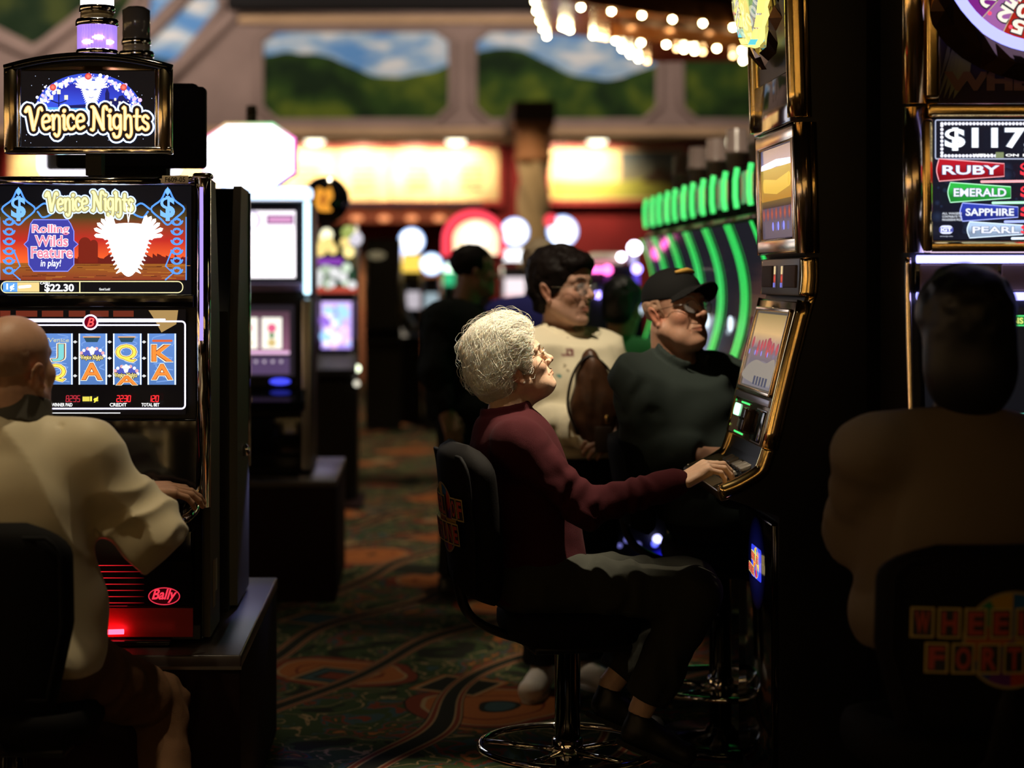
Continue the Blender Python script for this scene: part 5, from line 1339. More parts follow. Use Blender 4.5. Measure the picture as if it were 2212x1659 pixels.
# ------------------------------------------------------------------ stools
def stool(label, loc, rz, seat_z=0.585, back_top=1.045, back_tilt=0.05, logo=True, back_w=0.20, bright=0.55):
    root = empty('casino_stool', loc, rz, label, 'stool', None)
    VIN = mat('black_vinyl', (0.005, 0.0045, 0.0045), 0.8, spec=0.10, bump=0.15, bscale=300)
    b = MB(); b.lathe([(0.0, 0.0), (0.24, 0.0), (0.24, 0.012), (0.20, 0.022), (0.05, 0.034), (0.045, 0.05)], mat('dark_chrome', (0.10, 0.10, 0.10), 0.12, 1.0), 40); b.build('base_plate', root)
    b = MB(); b.lathe([(0.036, 0.03), (0.036, seat_z - 0.10), (0.05, seat_z - 0.09)], mat('dark_chrome'), 28); b.build('pole', root)
    b = MB(); zr = 0.185
    b.tube([(0.245 * math.cos(2 * math.pi * k / 48), 0.245 * math.sin(2 * math.pi * k / 48), zr) for k in range(48)], 0.0105, CHROME, 12, closed=True)
    for k in range(5):
        t = 2 * math.pi * k / 5 + 0.5; b.tube([(0.035 * math.cos(t), 0.035 * math.sin(t), zr - 0.012), (0.245 * math.cos(t), 0.245 * math.sin(t), zr)], 0.0085, CHROME, 10)
    b.lathe([(0.037, zr - 0.035), (0.044, zr - 0.03), (0.044, zr + 0.02), (0.037, zr + 0.025)], CHROME, 24); b.build('foot_ring', root)
    rows = []
    for (z, k) in ((seat_z - 0.095, 0.80), (seat_z - 0.085, 0.95), (seat_z - 0.06, 1.0), (seat_z - 0.03, 1.0), (seat_z - 0.008, 0.96), (seat_z + 0.002, 0.82), (seat_z - 0.004, 0.4), (seat_z - 0.006, 0.02)):
        rows.append([(0.205 * k * math.copysign(abs(math.cos(t)) ** 0.6, math.cos(t)), 0.185 * k * math.copysign(abs(math.sin(t)) ** 0.6, math.sin(t)), z) for t in [2 * math.pi * j / 40 for j in range(40)]])
    b = MB(); b.loft(rows, VIN, True, True); b.box(-0.16, 0.16, -0.14, 0.14, seat_z - 0.11, seat_z - 0.085, BLACK, 0.01); b.build('seat', root)
    # upright support from under the seat to the back
    b = MB(); b.tube(crom([(0, -0.05, seat_z - 0.10), (0, -0.16, seat_z - 0.085), (0, -0.275, seat_z - 0.03), (0, -0.315, seat_z + 0.06), (0, -0.32, seat_z + 0.16)], 6), 0.030, BLACK, 10, flat=0.45); b.build('back_support', root)
    # padded back, tall with rounded top, slightly curved round the sitter
    z0 = seat_z + 0.03; rows = []; H = back_top - z0
    def outline(t):     # half width over height
        return back_w * (0.80 + 0.20 * min(1, t * 2.2)) * (1 - max(0, (t - 0.80) / 0.20) ** 2.5 * 0.45)
    N = 28
    for i in range(N + 1):
        t = i / N; w = outline(t); z = z0 + H * t; row = []
        th = 0.050 * math.sqrt(max(0.02, 1 - (2 * t - 1) ** 8)) * (1.0 if t < 0.86 else 1.0)
        yb = -0.275 - back_tilt * t
        for j in range(32):
            a_ = 2 * math.pi * j / 32; cx_ = math.copysign(abs(math.cos(a_)) ** 0.55, math.cos(a_)); sy = math.copysign(abs(math.sin(a_)) ** 0.7, math.sin(a_))
            x = w * cx_; row.append((x, yb + th * sy + 0.9 * x * x, z))
        rows.append(row)
    b = MB(); b.loft(rows, VIN, True, True)
    b.add(rows[0], [list(range(32))[::-1]], VIN); b.add(rows[-1], [list(range(32))], VIN)
    # rear shell bead
    for i in range(N):
        pass
    b.build('backrest', root)
    b = MB(); pts = []
    for i in range(2, N - 1):
        t = i / N; w = outline(t) * 0.93; pts.append((w, -0.275 - back_tilt * t - 0.047 + 0.9 * w * w, z0 + H * t))
    pts = pts + [(-x, y, z) for x, y, z in pts[::-1]]
    b.tube(pts, 0.005, MATTE, 8, closed=True); b.build('back_piping', root)
    if logo:
        a = Art(PRINT)
        fortune_logo(a, 0.33 * back_w / 0.2, 0.19, bright, False)
        t = 0.52; zc = z0 + H * t
        for i, v in enumerate(a.b.v):   # wrap round the curved back
            x, y, z = v; tt = (zc + z - z0) / H
            a.b.v[i] = Vector((-x, -0.275 - back_tilt * tt - 0.0405 + y * -1 * -1 + 0.9 * x * x, zc + z)) if False else Vector((x, -0.275 - back_tilt * tt - 0.0515 + y + 0.9 * x * x, zc + z))
        a.build('back_logo', root)
    return root

sw = P(1226, 0, 5.20)
stool('black stool with a round lettered emblem on its back, under the white-haired woman', (sw.x, 5.20, 0), R(-90 + 12), 0.585, 1.045, 0.05)
stool('black stool under the bald man in the cream jacket', (P(30, 0, 4.42).x, 4.42, 0), R(-4), 0.50, 0.955, 0.03, False, 0.21)
stool('black stool with lettered emblem under the player in the tan jacket', (P(2040, 0, 3.98).x, 3.98, 0), R(6), 0.56, 0.97, 0.03, True, 0.24, 0.5)
stool('black stool under the man in the black cap', (P(1556, 0, 6.0).x, 6.0, 0), R(-90), 0.66, 1.0, 0.05, False)
stool('black stool under the player in the green shirt', (P(1330, 0, 8.6).x, 8.6, 0), R(-20), 0.66, 1.05, 0.05, False)

# ------------------------------------------------------------------ machine with the hexagonal white sign
def hex_machine(label, xc, Yf, kind, wpx):
    s = FPX / Yf; root = empty('slot_machine', (xc, Yf, 0), 0, label, 'slot machine')
    hw = wpx; zb = 0.56
    b = MB(); b.box(-hw, hw, 0.0, 0.55, zb, 1.87, BLACK, 0.02); b.build('cabinet', root)
    for sg in (-1, 1):
        b = MB(); b.box(sg * (hw - 0.02) - 0.025, sg * (hw - 0.02) + 0.025, -0.03, 0.02, zb + 0.02, 1.40, STEEL, 0.01); b.build('side_trim', root)
        b = MB(); b.box(sg * (hw - 0.018) - 0.017, sg * (hw - 0.018) + 0.017, -0.045, -0.01, 1.42, 1.865, glow('cyan_tube', (0.55, 0.85, 1.0), 2.6), 0.010); b.build('light_tube', root)
    a = Art(SCREEN, Matrix.Translation((0, -0.006, 0))); W2 = (1.9, 1.75, 1.9)
    a.rect(-hw + 0.05, hw - 0.05, 1.485, 1.835, (0.01, 0.008, 0.012)); a.rect(-0.20, hw - 0.075, 1.50, 1.82, (1.5, 1.38, 1.5)); a.rect(-0.20, hw - 0.075, 1.50, 1.73, (2.0, 1.9, 2.0), (1.8, 1.65, 1.8))
    a.disc(-0.01, 1.775, 0.045, (0.8, 0.7, 0.95), 20); a.disc(-0.02, 1.775, 0.035, (1.8, 1.7, 1.9), 20); a.rect(0.06, 0.19, 1.755, 1.80, (0.25, 0.08, 0.25)); a.rect(0.07, 0.18, 1.765, 1.79, (0.85, 0.4, 0.7))
    a.build('upper_screen', root)
    b = MB(); b.box(-hw + 0.03, hw - 0.04, -0.03, 0.01, 1.435, 1.475, mat('violet_rail', (0.22, 0.15, 0.32), 0.3), 0.01); b.build('mid_rail', root)
    a = Art(SCREEN, Matrix.Translation((0, -0.006, 0)))
    a.rect(-hw + 0.06, hw - 0.08, 1.03, 1.37, (0.02, 0.015, 0.02)); a.rect(-0.2, 0.17, 1.14, 1.34, (0.30, 0.12, 0.20), (0.10, 0.05, 0.07))
    for k in range(3): u = -0.145 + 0.115 * k; a.rect(u - 0.048, u + 0.048, 1.16, 1.31, (1.25, 1.2, 1.05)); a.disc(u, 1.26, 0.022, (0.9, 0.15, 0.3), 14); a.disc(u, 1.19, 0.020, (0.8, 0.6, 0.25), 14); a.disc(u, 1.225, 0.014, (0.15, 0.3, 0.12), 14)
    a.rect(-0.2, 0.17, 1.135, 1.15, (1.0, 0.6, 0.9)); a.rect(-0.2, -0.02, 1.035, 1.125, (0.9, 0.55, 0.12)); a.rect(-0.14, -0.055, 1.05, 1.11, (1.5, 1.4, 0.9)); a.rect(-0.02, 0.17, 1.04, 1.12, (0.10, 0.06, 0.14))
    for k in range(4): a.disc(0.01 + 0.04 * k, 1.10, 0.008, (0.6, 0.5, 0.6), 8)
    a.poly([(0.125 + 0.05 * math.cos(2 * math.pi * k / 20), 1.005 + 0.016 * math.sin(2 * math.pi * k / 20)) for k in range(20)], (0.08, 0.10, 1.3)); a.build('reel_glass', root)
    b = MB(); b.prism([(0.0, 0.86), (-0.18, 0.88), (-0.18, 0.92), (0.0, 0.98)], -hw + 0.02, hw - 0.02, GLOSS, 'x'); b.build('button_deck', root)
    b = MB(); b.box(-hw + 0.03, hw - 0.03, -0.02, 0.01, zb + 0.03, 0.84, GLOSS, 0.01); b.build('lower_door', root)
    if kind == 'hex':
        hx = [(-0.115, 2.245), (0.115, 2.245), (0.225, 2.17), (0.225, 2.00), (0.10, 1.915), (-0.10, 1.915), (-0.225, 2.00), (-0.225, 2.17)]
        hx = [(x - 0.025, z) for x, z in hx]
        b = MB(); b.prism(hx[::-1], 0.02, 0.14, BLACK, 'y'); b.build('sign_box', root)
        a = Art(SCREEN, Matrix.Translation((0, 0.018, 0)))
        rim = [(1.0, 0.7, 0.3), (0.3, 1.2, 0.5), (1.5, 0.2, 0.9), (1.2, 0.2, 0.9), (0.3, 0.7, 1.5), (0.3, 0.7, 1.5), (1.2, 0.3, 1.0), (1.5, 0.2, 0.7)]
        a.poly(hx[::-1], rim[::-1]); a.poly([((x + 0.025) * 0.94 - 0.025, 2.08 + (z - 2.08) * 0.93) for x, z in hx[::-1]], (3.0, 2.9, 3.1))
        a.stroke([(-0.06, 2.11), (-0.04, 2.112)], 0.01, (1.2, 0.5, 0.9)); a.stroke([(0.02, 2.065), (0.05, 2.05)], 0.01, (1.2, 0.6, 0.9)); a.build('sign_face', root)
        b = MB(); b.box(-0.20, 0.275, -0.01, 0.14, 1.875, 1.935, mat('lit_ledge', (0.6, 0.75, 0.9), 0.2, emit=(0.7, 0.9, 1.2), es=1.6), 0.02); b.build('sign_ledge', root)
        candle_small(root, -0.02, 0.08, 2.245, 0.026, 0.085)
    else:
        b = MB(); b.box(-0.33, 0.33, 0.02, 0.12, 1.90, 2.30, BLACK, 0.03); b.build('sign_box', root)
        b = MB(); b.tube([(x, 0.012, z) for x, z in rrect(-0.33, 0.33, 2.0, 2.33, 0.04)], 0.018, glow('white_neon', (0.95, 0.9, 1.0), 3.0), 10, closed=True); b.build('neon_border', root)
        b = MB(); b.box(-0.045, 0.045, 0.02, 0.1, 1.86, 2.0, mat('lit_ledge')); b.build('sign_neck', root)
    b = MB(); pr = 0.13 if kind == 'hex' else 0.02; b.box(-hw - 0.02, hw + pr, -0.30, 0.85, 0.002, zb - 0.03, mat('plinth_side'), 0.004); b.box(-hw - 0.02, hw + pr, -0.30, 0.85, zb - 0.03, zb, lam, 0.004); b.build('plinth', root)
    return root
def candle_small(root, x, y, z, r, h):
    c = MB(); c.lathe([(r, 0), (r, h * 0.42), (r * 1.1, h * 0.42), (r * 1.1, h * 0.48), (r, h * 0.48), (r, h * 0.9), (r * 0.8, h), (0, h)], mat('smoked_lens', (0.12, 0.11, 0.10), 0.15, spec=0.6), 18, (x, y, z)); c.build('tower_light', root)
hex_machine('slot machine with a glowing white six-sided sign and white screen', P(549, 0, 8.85).x, 8.85, 'hex', 0.273)
hex_machine('slot machine whose white-edged sign shows under the mask sign', P(272, 0, 8.95).x - 0.08, 8.95, 'frame', 0.25)

# ------------------------------------------------------------------ green-lit machines in a row facing -X
GREEN = mat('green_light_bar', (0.05, 0.4, 0.12), 0.3, emit=(0.03, 0.75, 0.11), es=1.25)
GREEN2 = mat('green_light_bar_upper', (0.05, 0.4, 0.12), 0.3, emit=(0.09, 0.95, 0.20), es=1.3)
def green_machine(label=None):
    """front plane at y=0, faces -y; arc screen leaning out at the top and bottom"""
    root = empty('slot_machine', (0, 0, 0), 0, label, 'slot machine', 'slot machines with green light bars in a row')
    hw = 0.285
    arc = [(0.062 - 0.078 * math.sin(math.pi * (0.06 + 0.88 * k / 14)) + 0.020 * (k / 14), 1.15 + 0.57 * k / 14) for k in range(15)]   # outward distance, height
    body = [(-0.10, 0.0), (-0.10, 0.78), (0.26, 0.86), (0.27, 0.90), (0.08, 1.02)] + arc + [(0.02, 1.76), (0.045, 1.80), (0.045, 1.93), (0.0, 1.97)]
    b = MB(); b.prism([(-f, z) for f, z in body] + [(0.45, 1.97), (0.45, 0)], -hw + 0.01, hw - 0.01, MATTE, 'x'); b.build('cabinet', root)
    for sg in (-1, 1):
        b = MB()
        for o in (0.012, 0.046):
            b.loft([[(sg * (hw - o) - 0.0145, -f - 0.012, z) for f, z in arc], [(sg * (hw - o) + 0.0145, -f - 0.012, z) for f, z in arc]], GREEN, True)
        b.build('light_bar', root)
    for sg in (-1, 1):
        b = MB(); b.tube([(sg * 0.16, -f - 0.012, z) for f, z in ((0.050, 1.785), (0.056, 1.83), (0.056, 1.90), (0.048, 1.95))], 0.0105, GREEN2, 10); b.build('topper_bar', root)
    a = Art(SCREEN, Matrix.Translation((0, -0.048, 0))); a.rect(-0.13, 0.13, 1.80, 1.93, (0.06, 0.05, 0.07)); a.disc(0.05, 1.815, 0.02, (0.4, 0.45, 0.6), 12); a.build('topper_panel', root)
    m = MB(); m.loft([[(-hw + 0.075, -f - 0.006, z) for f, z in arc], [(hw - 0.075, -f - 0.006, z) for f, z in arc]], mat('dark_screen', (0.02, 0.02, 0.025), 0.06, emit=(0.02, 0.02, 0.03), es=0.6), True); m.build('curved_screen', root)
    b = MB(); b.tube([(-hw, -0.03, 1.742), (hw, -0.03, 1.742)], 0.016, mat('rose_rail', (0.55, 0.36, 0.28), 0.3, 0.6), 10); b.build('topper_rail', root)
    b = MB(); b.lathe([(0.05, 0), (0.05, 0.10), (0.056, 0.10), (0.056, 0.12), (0.05, 0.12), (0.048, 0.22), (0.0, 0.225)], mat('frosted_lens', (0.42, 0.32, 0.30), 0.25, spec=0.5), 18, (0, 0.12, 1.97)); b.build('tower_light', root)
    b = MB(); b.ball((0, -0.115, 1.315), 0.025, glow('white_bead', (0.75, 0.9, 1.0), 1.6), 10, (0.7, 0.4, 1.3)); b.build('spin_light', root)
    return root
gx, gp = 1.372, 0.60
ys = [10.42 - gp * k for k in range(6)]
first = None
where = ('farthest green-lit slot machine, at the end of the row past the cap', 'second green-lit slot machine from the far end of the row', 'third green-lit slot machine from the far end of the row', 'green-lit slot machine just above the black cap, fourth from the far end', 'green-lit slot machine second nearest in the row behind the cap', 'nearest green-lit slot machine, beside the gold machine screen')
for k, y in enumerate(ys):
    o = green_machine() if first is None else copy_tree(first)
    first = first or o
    o.location = (gx, y, 0); o.rotation_euler = (0, 0, -math.pi / 2); o['label'] = where[k]

# ------------------------------------------------------------------ far machines, out of focus
def far_machine(label, px0, px1, Y, ztop, screen=None, topper=None, facing=0.0, body=BLACK, h0=0.0):
    xc = (P(px0, 0, Y).x + P(px1, 0, Y).x) / 2; hw = (px1 - px0) * Y / FPX / 2
    root = empty('slot_machine', (xc, Y, 0), facing, label, 'slot machine')
    b = MB(); b.prism([(0.05, 0.0), (0.05, 0.8), (-0.16, 0.86), (-0.16, 0.90), (0.0, 1.0), (0.06, ztop), (0.45, ztop), (0.45, 0)], -hw, hw, body, 'x'); b.build('cabinet', root)
    for sg in (-1, 1):
        b = MB(); b.tube([(sg * (hw - 0.01), -0.005, 0.95), (sg * (hw - 0.01), 0.05, ztop)], 0.014, STEEL, 8); b.build('side_trim', root)
    if screen: screen(root, hw)
    if topper: topper(root, hw, ztop)
    return root
def art_at(root, name, y, items):
    a = Art(SCREEN, Matrix.Translation((0, y, 0)))
    for it in items:
        if it[0] == 'r': a.rect(*it[1:])
        elif it[0] == 'd': a.disc(*it[1:])
    a.build(name, root)
def purple_screen(root, hw):
    a = Art(SCREEN, Matrix.Translation((0, -0.02, 0))); w = hw * 0.72; rnd = random.Random(8)
    a.rect(-w, w, 1.03, 1.34, (0.65, 0.45, 1.3), (0.95, 0.7, 1.4))
    for k in range(26): a.disc(rnd.uniform(-w * .85, w * .85), rnd.uniform(1.05, 1.30), rnd.uniform(0.015, 0.04), rnd.choice([(1.5, 1.3, 1.6), (0.5, 0.9, 1.5), (0.4, 0.2, 0.9), (1.3, 0.8, 1.2)]), 10)
    a.poly([(0.045 + 0.075 * math.cos(2 * math.pi * k / 18), 0.92 + 0.022 * math.sin(2 * math.pi * k / 18)) for k in range(18)], (0.18, 0.20, 1.6)); a.build('screen', root)
    b = MB(); b.ball((hw * 0.98, -0.05, 0.90), 0.024, glow('pale_green_lamp', (0.9, 1.0, 0.7), 4.0), 10); b.ball((hw * 0.98, -0.05, 0.80), 0.02, glow('pale_lamp', (0.8, 0.75, 0.6), 1.4), 10); b.build('knob_lamp', root)
    b = MB(); b.box(-hw * 1.05, hw * 1.3, -0.3, 0.5, 0.0, 0.02, mat('plinth_side')); b.build('foot_plate', root)
def flower_top(root, hw, z):
    a = Art(SCREEN, Matrix.Translation((0, -0.02, 0))); rnd = random.Random(6)
    a.rect(-hw, hw, 1.40, 1.44, (0.55, 0.08, 0.05)); a.rect(-hw, hw * 0.9, 1.44, 1.56, (0.02, 0.06, 0.03))
    for k in range(12): a.disc(rnd.uniform(-hw, hw * .8), rnd.uniform(1.45, 1.58), rnd.uniform(0.02, 0.045), rnd.choice([(0.75, 0.9, 0.7), (0.5, 0.6, 0.45), (0.9, 0.9, 0.9)]), 10)
    a.rect(-hw * .9, hw * .3, 1.585, 1.63, (0.28, 0.06, 0.5))
    for k in range(9): a.disc(rnd.uniform(-hw, hw * .6), rnd.uniform(1.66, 1.80), rnd.uniform(0.03, 0.05), rnd.choice([(1.4, 1.15, 0.45), (1.6, 1.5, 1.0), (1.2, 0.9, 0.3)]), 10)
    a.build('topper_art', root)
    b = MB(); b.ball((0.08, 0, 1.80), 0.05, glow('yellow_green_lamp', (0.5, 0.6, 0.15), 0.8), 10); b.build('topper_lamp', root)
    b = MB(); b.ball((hw * 0.9, 0, 1.76), 0.05, glow('pale_violet_lamp', (0.8, 0.75, 0.85), 1.0), 10); b.build('topper_lamp', root)
    zc = P(0, 432, 12.3).z; T = Matrix.Translation((P(704, 0, 12.3).x - root.location.x, -0.04, zc))
    b = MB(T); b.lathe([(0, 0), (0.155, 0.0), (0.16, 0.03), (0.155, 0.06), (0, 0.06)], GLOSS, 32, (0, 0, 0), 'y'); b.box(-0.02, 0.02, 0.02, 0.05, 1.80 - zc, -0.08, BLACK); o = b.build('oval_sign', root)
    a = Art(SCREEN, T @ Matrix.Translation((0, -0.006, 0))); a.poly([(u, v) for u, v in crom([(-0.05, -0.07), (-0.07, 0.0), (-0.05, 0.08), (0.0, 0.06), (0.03, 0.085), (0.05, 0.02), (0.02, -0.03), (0.04, -0.075)], 5, True)], (1.0, 0.40, 0.04)); a.poly([(-0.02, -0.05), (0.01, 0.0), (-0.01, 0.05), (-0.04, 0.0)], (0.5, 0.15, 0.02)); a.build('emblem', o)
far_machine('slot machine with a mottled purple screen beyond the white six-sided sign', 682, 772, 12.3, 1.85, purple_screen, flower_top)
def dark_side(root, hw):
    b = MB(); b.tube(crom([(hw + 0.03, 0.0, 1.42), (hw + 0.02, -0.02, 1.30), (hw + 0.05, -0.08, 1.14), (hw + 0.14, -0.16, 1.0)], 5), 0.035, mat('dim_steel', (0.35, 0.38, 0.38), 0.3, 0.6), 8); b.build('curved_trim', root)
    b = MB(); b.ball((-0.06, -0.05, 1.72), 0.07, mat('dim_badge', (0.35, 0.30, 0.2), 0.5, emit=(0.2, 0.17, 0.1), es=0.7), 12, (1.3, 0.3, 0.6)); b.build('badge', root)
far_machine('tall dark slot machine turned sideways beyond the purple-screen one', 788, 866, 18.2, 1.88, dark_side, None)
# round and arched lit signs on far machines
def round_top(r, col, k=2.2, dy=0.0, extra=None):
    def f(root, hw, z):
        b = MB(); b.lathe([(0, 0.0), (r, 0.0), (r, 0.10), (0, 0.10)], BLACK, 28, (0, 0.0, z + r * 0.9 + dy), 'y'); b.build('sign_box', root)
        a = Art(SCREEN, Matrix.Translation((0, -0.004, z + r * 0.9 + dy))); a.disc(0, 0, r, tuple(c * 0.7 * k for c in (0.45, 0.7, 1.3)), 28); a.disc(0, 0, r * 0.86, tuple(c * k for c in col), 28); a.build('sign_face', root)
        if extra: extra(root, hw, z)
    return f
def plain_screen(col, z0=1.05, z1=1.5, bar=None):
    def f(root, hw):
        a = Art(SCREEN, Matrix.Translation((0, -0.02, 0))); a.rect(-hw * .8, hw * .8, z0, z1, col)
        if bar: a.rect(-hw * .8, hw * .8, z0 + (z1 - z0) * .35, z0 + (z1 - z0) * .6, bar)
        a.build('screen', root)
    return f
far_machine('far slot machine with bluish flame-shaped sign, left of the oval white sign', 838, 872, 19.8, 1.62, plain_screen((0.02, 0.02, 0.03)), round_top(0.11, (0.9, 0.95, 1.5), 2.4, 0.04))
far_machine('far slot machine with an oval white sign over yellow lights', 866, 912, 19.0, 1.66, plain_screen((0.55, 0.5, 0.55), 1.18, 1.36), round_top(0.13, (1.0, 1.0, 1.0), 2.8, 0.10, lambda r, hw, z: art_at(r, 'yellow_panel', -0.03, [('r', -0.10, 0.10, z - 0.10, z + 0.08, (1.3, 0.85, 0.12))])))
far_machine('far slot machine with a round white and turquoise sign', 914, 950, 18.2, 1.50, plain_screen((0.35, 0.45, 0.5), 1.2, 1.35), round_top(0.105, (0.9, 1.1, 1.2), 2.4, 0.04))
far_machine('far slot machine with a small white and green sign left of the dark-haired man', 954, 986, 19.2, 1.46, plain_screen((0.05, 0.6, 0.25), 1.42, 1.56), round_top(0.07, (0.9, 1.2, 0.9), 2.2, 0.06))
def red_arch(root, hw, z):
    a = Art(SCREEN, Matrix.Translation((0, -0.02, z)))
    for r0, c in ((0.30, (1.6, 0.10, 0.16)), (0.235, (0.5, 0.02, 0.03))):
        pts = [(r0 * math.cos(math.pi * k / 20), r0 * 0.95 * math.sin(math.pi * k / 20)) for k in range(21)]; a.poly(pts + [(-r0, -0.15), (r0, -0.15)], c)
    a.poly([(0.215 * math.cos(math.pi * k / 20) + 0.02, 0.19 * math.sin(math.pi * k / 20)) for k in range(21)] + [(-0.19, -0.14), (0.23, -0.14)], (1.9, 1.45, 0.9)); a.disc(0.02, 0.03, 0.12, (2.2, 2.0, 1.7), 20); a.build('sign_face', root)
    b = MB(); b.box(-0.30, 0.30, 0.0, 0.1, z - 0.2, z + 0.10, BLACK, 0.03); b.build('sign_box', root)
far_machine('far slot machine with a red arched neon sign above the dark-haired man', 984, 1062, 17.6, 1.86, None, red_arch)
far_machine('far slot machine with a big round white sign over a white bar', 1084, 1140, 19.8, 1.62, plain_screen((1.1, 0.95, 1.0), 1.05, 1.50, (1.0, 0.55, 0.6)), round_top(0.145, (1.0, 1.0, 1.05), 3.0, 0.24, lambda r, hw, z: art_at(r, 'white_bar', -0.03, [('r', -0.14, 0.14, z + 0.06, z + 0.18, (2.2, 2.3, 2.4))])))
far_machine('far slot machine with a round white sign right of the stone column', 1184, 1246, 20.2, 1.66, None, round_top(0.165, (1.0, 1.0, 1.05), 2.8, 0.20, lambda r, hw, z: art_at(r, 'red_swirl', -0.03, [('d', -0.13, z + 0.46, 0.07, (1.5, 0.1, 0.14))])))
# machine outlined in violet and pink bulbs
def led_machine():
    Y = 11.6; root = empty('slot_machine', (P(1330, 0, Y).x, Y, 0), 0, 'dark slot machine outlined in violet and pink bulbs behind the black-haired player', 'slot machine')
    X = lambda p: (p - 1330) * Y / FPX
    Z = lambda q: CAMZ - (q - CY) * Y / FPX
    b = MB(); b.box(X(1262), X(1392), 0, 0.5, 0, Z(640), BLACK, 0.02); b.box(X(1262), X(1325), 0.02, 0.3, Z(640), Z(580), BLACK, 0.02); b.box(X(1322), X(1366), -0.02, 0.3, Z(645), Z(572), MATTE, 0.02); b.build('cabinet', root)
    b = MB(); b.box(X(1272), X(1352), -0.02, 0.25, Z(572), Z(545), mat('tan_topper', (0.35, 0.28, 0.2), 0.5, emit=(0.35, 0.28, 0.2), es=0.6), 0.04); b.build('topper', root)
    VI, PK = glow('violet_bulb', (0.32, 0.25, 1.0), 7.0), glow('pink_bulb', (1.0, 0.12, 0.5), 5.0); WV = glow('white_violet_bulb', (0.9, 0.8, 1.0), 9.0)
    for k, (x, y, m, r) in enumerate([(1270 + 10.5 * j, 583, PK, 0.019) for j in range(4)] + [(1311, 583, PK, 0.030), (1290, 637, VI, 0.02), (1302, 637, VI, 0.024), (1318, 637, VI, 0.026), (1374, 581, VI, 0.030), (1369, 536, WV, 0.042), (1341, 555, WV, 0.026), (1372, 637, VI, 0.026), (1388, 643, VI, 0.032), (1365, 634, VI, 0.02)]):
        b = MB(); b.ball((X(x), -0.04, Z(y)), r, m, 12); b.build('bulb', root)
    for (x0, x1, y0, y1, q0, q1, m) in ((1368, 1380, -0.03, 0.0, 632, 590, glow('blue_tube', (0.12, 0.08, 0.9), 0.9)), (1306, 1318, -0.03, 0.0, 628, 592, glow('purple_tube', (0.16, 0.02, 0.22), 0.6)), (1360, 1376, -0.02, 0.03, 572, 548, glow('pale_tube', (0.55, 0.5, 0.9), 1.0)), (1386, 1396, -0.03, 0.0, 668, 646, glow('blue_tube'))):
        b = MB(); b.box(X(x0), X(x1), y0, y1, Z(q0), Z(q1), m, 0.01); b.build('light_tube', root)
    return root
led_machine()
# blue-lit machine base low in the background beyond the woman's lap
root = empty('slot_machine', (P(1420, 0, 7.75).x, 7.75, 0), 0, 'low blue-lit machine base seen beyond the seated woman\'s lap', 'slot machine')
b = MB(); b.box(-0.22, 0.05, 0.02, 0.30, 0.0, 0.95, BLACK, 0.02); b.build('cabinet', root)
bl = glow('blue_spot_lamp', (0.10, 0.12, 1.0), 2.5)
for (x, z, r, m) in ((1421, 1166, 0.018, glow('pale_blue_lamp', (0.5, 0.5, 1.0), 4.0)), (1416, 1176, 0.014, bl), (1355, 1168, 0.012, glow('dim_blue_lamp', (0.15, 0.15, 0.5), 1.0)), (1380, 1178, 0.012, glow('dim_blue_lamp')), (1405, 1205, 0.016, bl), (1340, 1180, 0.010, glow('dim_blue_lamp'))):
    p = P(x, z, 7.72); b = MB(); b.ball((p.x - root.location.x, -0.01, p.z), r, m, 12); b.build('lamp', root)
p = P(1450, 1205, 7.72); a = Art(SCREEN, Matrix.Translation((p.x - root.location.x, 0.018, p.z))); a.glowdisc(0, 0, 0.09, (0.02, 0.02, 0.9), (0.0, 0.0, 0.05), 20, 0.035); a.build('glow_panel', root)

# unseen machines added left of and behind the view for gold and chrome to mirror
def reflection_screens(root, hw):
    a = Art(SCREEN, Matrix.Translation((0, -0.02, 0))); w = hw * 0.86
    a.rect(-w, w, 1.04, 1.36, (0.25, 0.18, 0.4), (0.4, 0.3, 0.45)); a.rect(-w, w, 1.46, 1.84, (0.7, 0.35, 0.10), (0.6, 0.4, 0.2)); a.build('screen', root)
    b = MB(); b.box(-w, w, 0.0, 0.12, 2.0, 2.3, BLACK, 0.02); b.build('sign_box', root)
    a = Art(SCREEN, Matrix.Translation((0, -0.004, 0))); a.rect(-w + 0.02, w - 0.02, 2.02, 2.28, (0.9, 0.55, 0.16), (0.8, 0.55, 0.3)); a.build('sign_face', root)
    b = MB(); b.box(-0.05, 0.05, 0.05, 0.12, 1.88, 2.02, BLACK); b.build('sign_neck', root)
    for sg in (-1, 1):
        b = MB(); b.tube([(sg * (hw - 0.03), -0.03, 1.0), (sg * (hw - 0.03), 0.02, 2.28)], 0.013, glow('added_amber_tube', (1.0, 0.62, 0.22), 9.0), 8); b.build('added_reflection_tube', root)  # added amber tubes, bright streaks for the gold to mirror
proto = far_machine('unseen amber-screen slot machine added for reflections in the gold trim', 0, 500, 4.4, 1.9, reflection_screens); proto['group'] = 'unseen amber-screen machines added for reflections'
for k in range(17):
    o = proto if k == 0 else copy_tree(proto)
    if k < 14: o.location = (-4.6, -1.0 + 0.64 * k, 0); o.rotation_euler = (0, 0, math.pi / 2)
    else: o.location = (-2.0 + 1.4 * (k - 14), -2.4, 0); o.rotation_euler = (0, 0, math.pi)

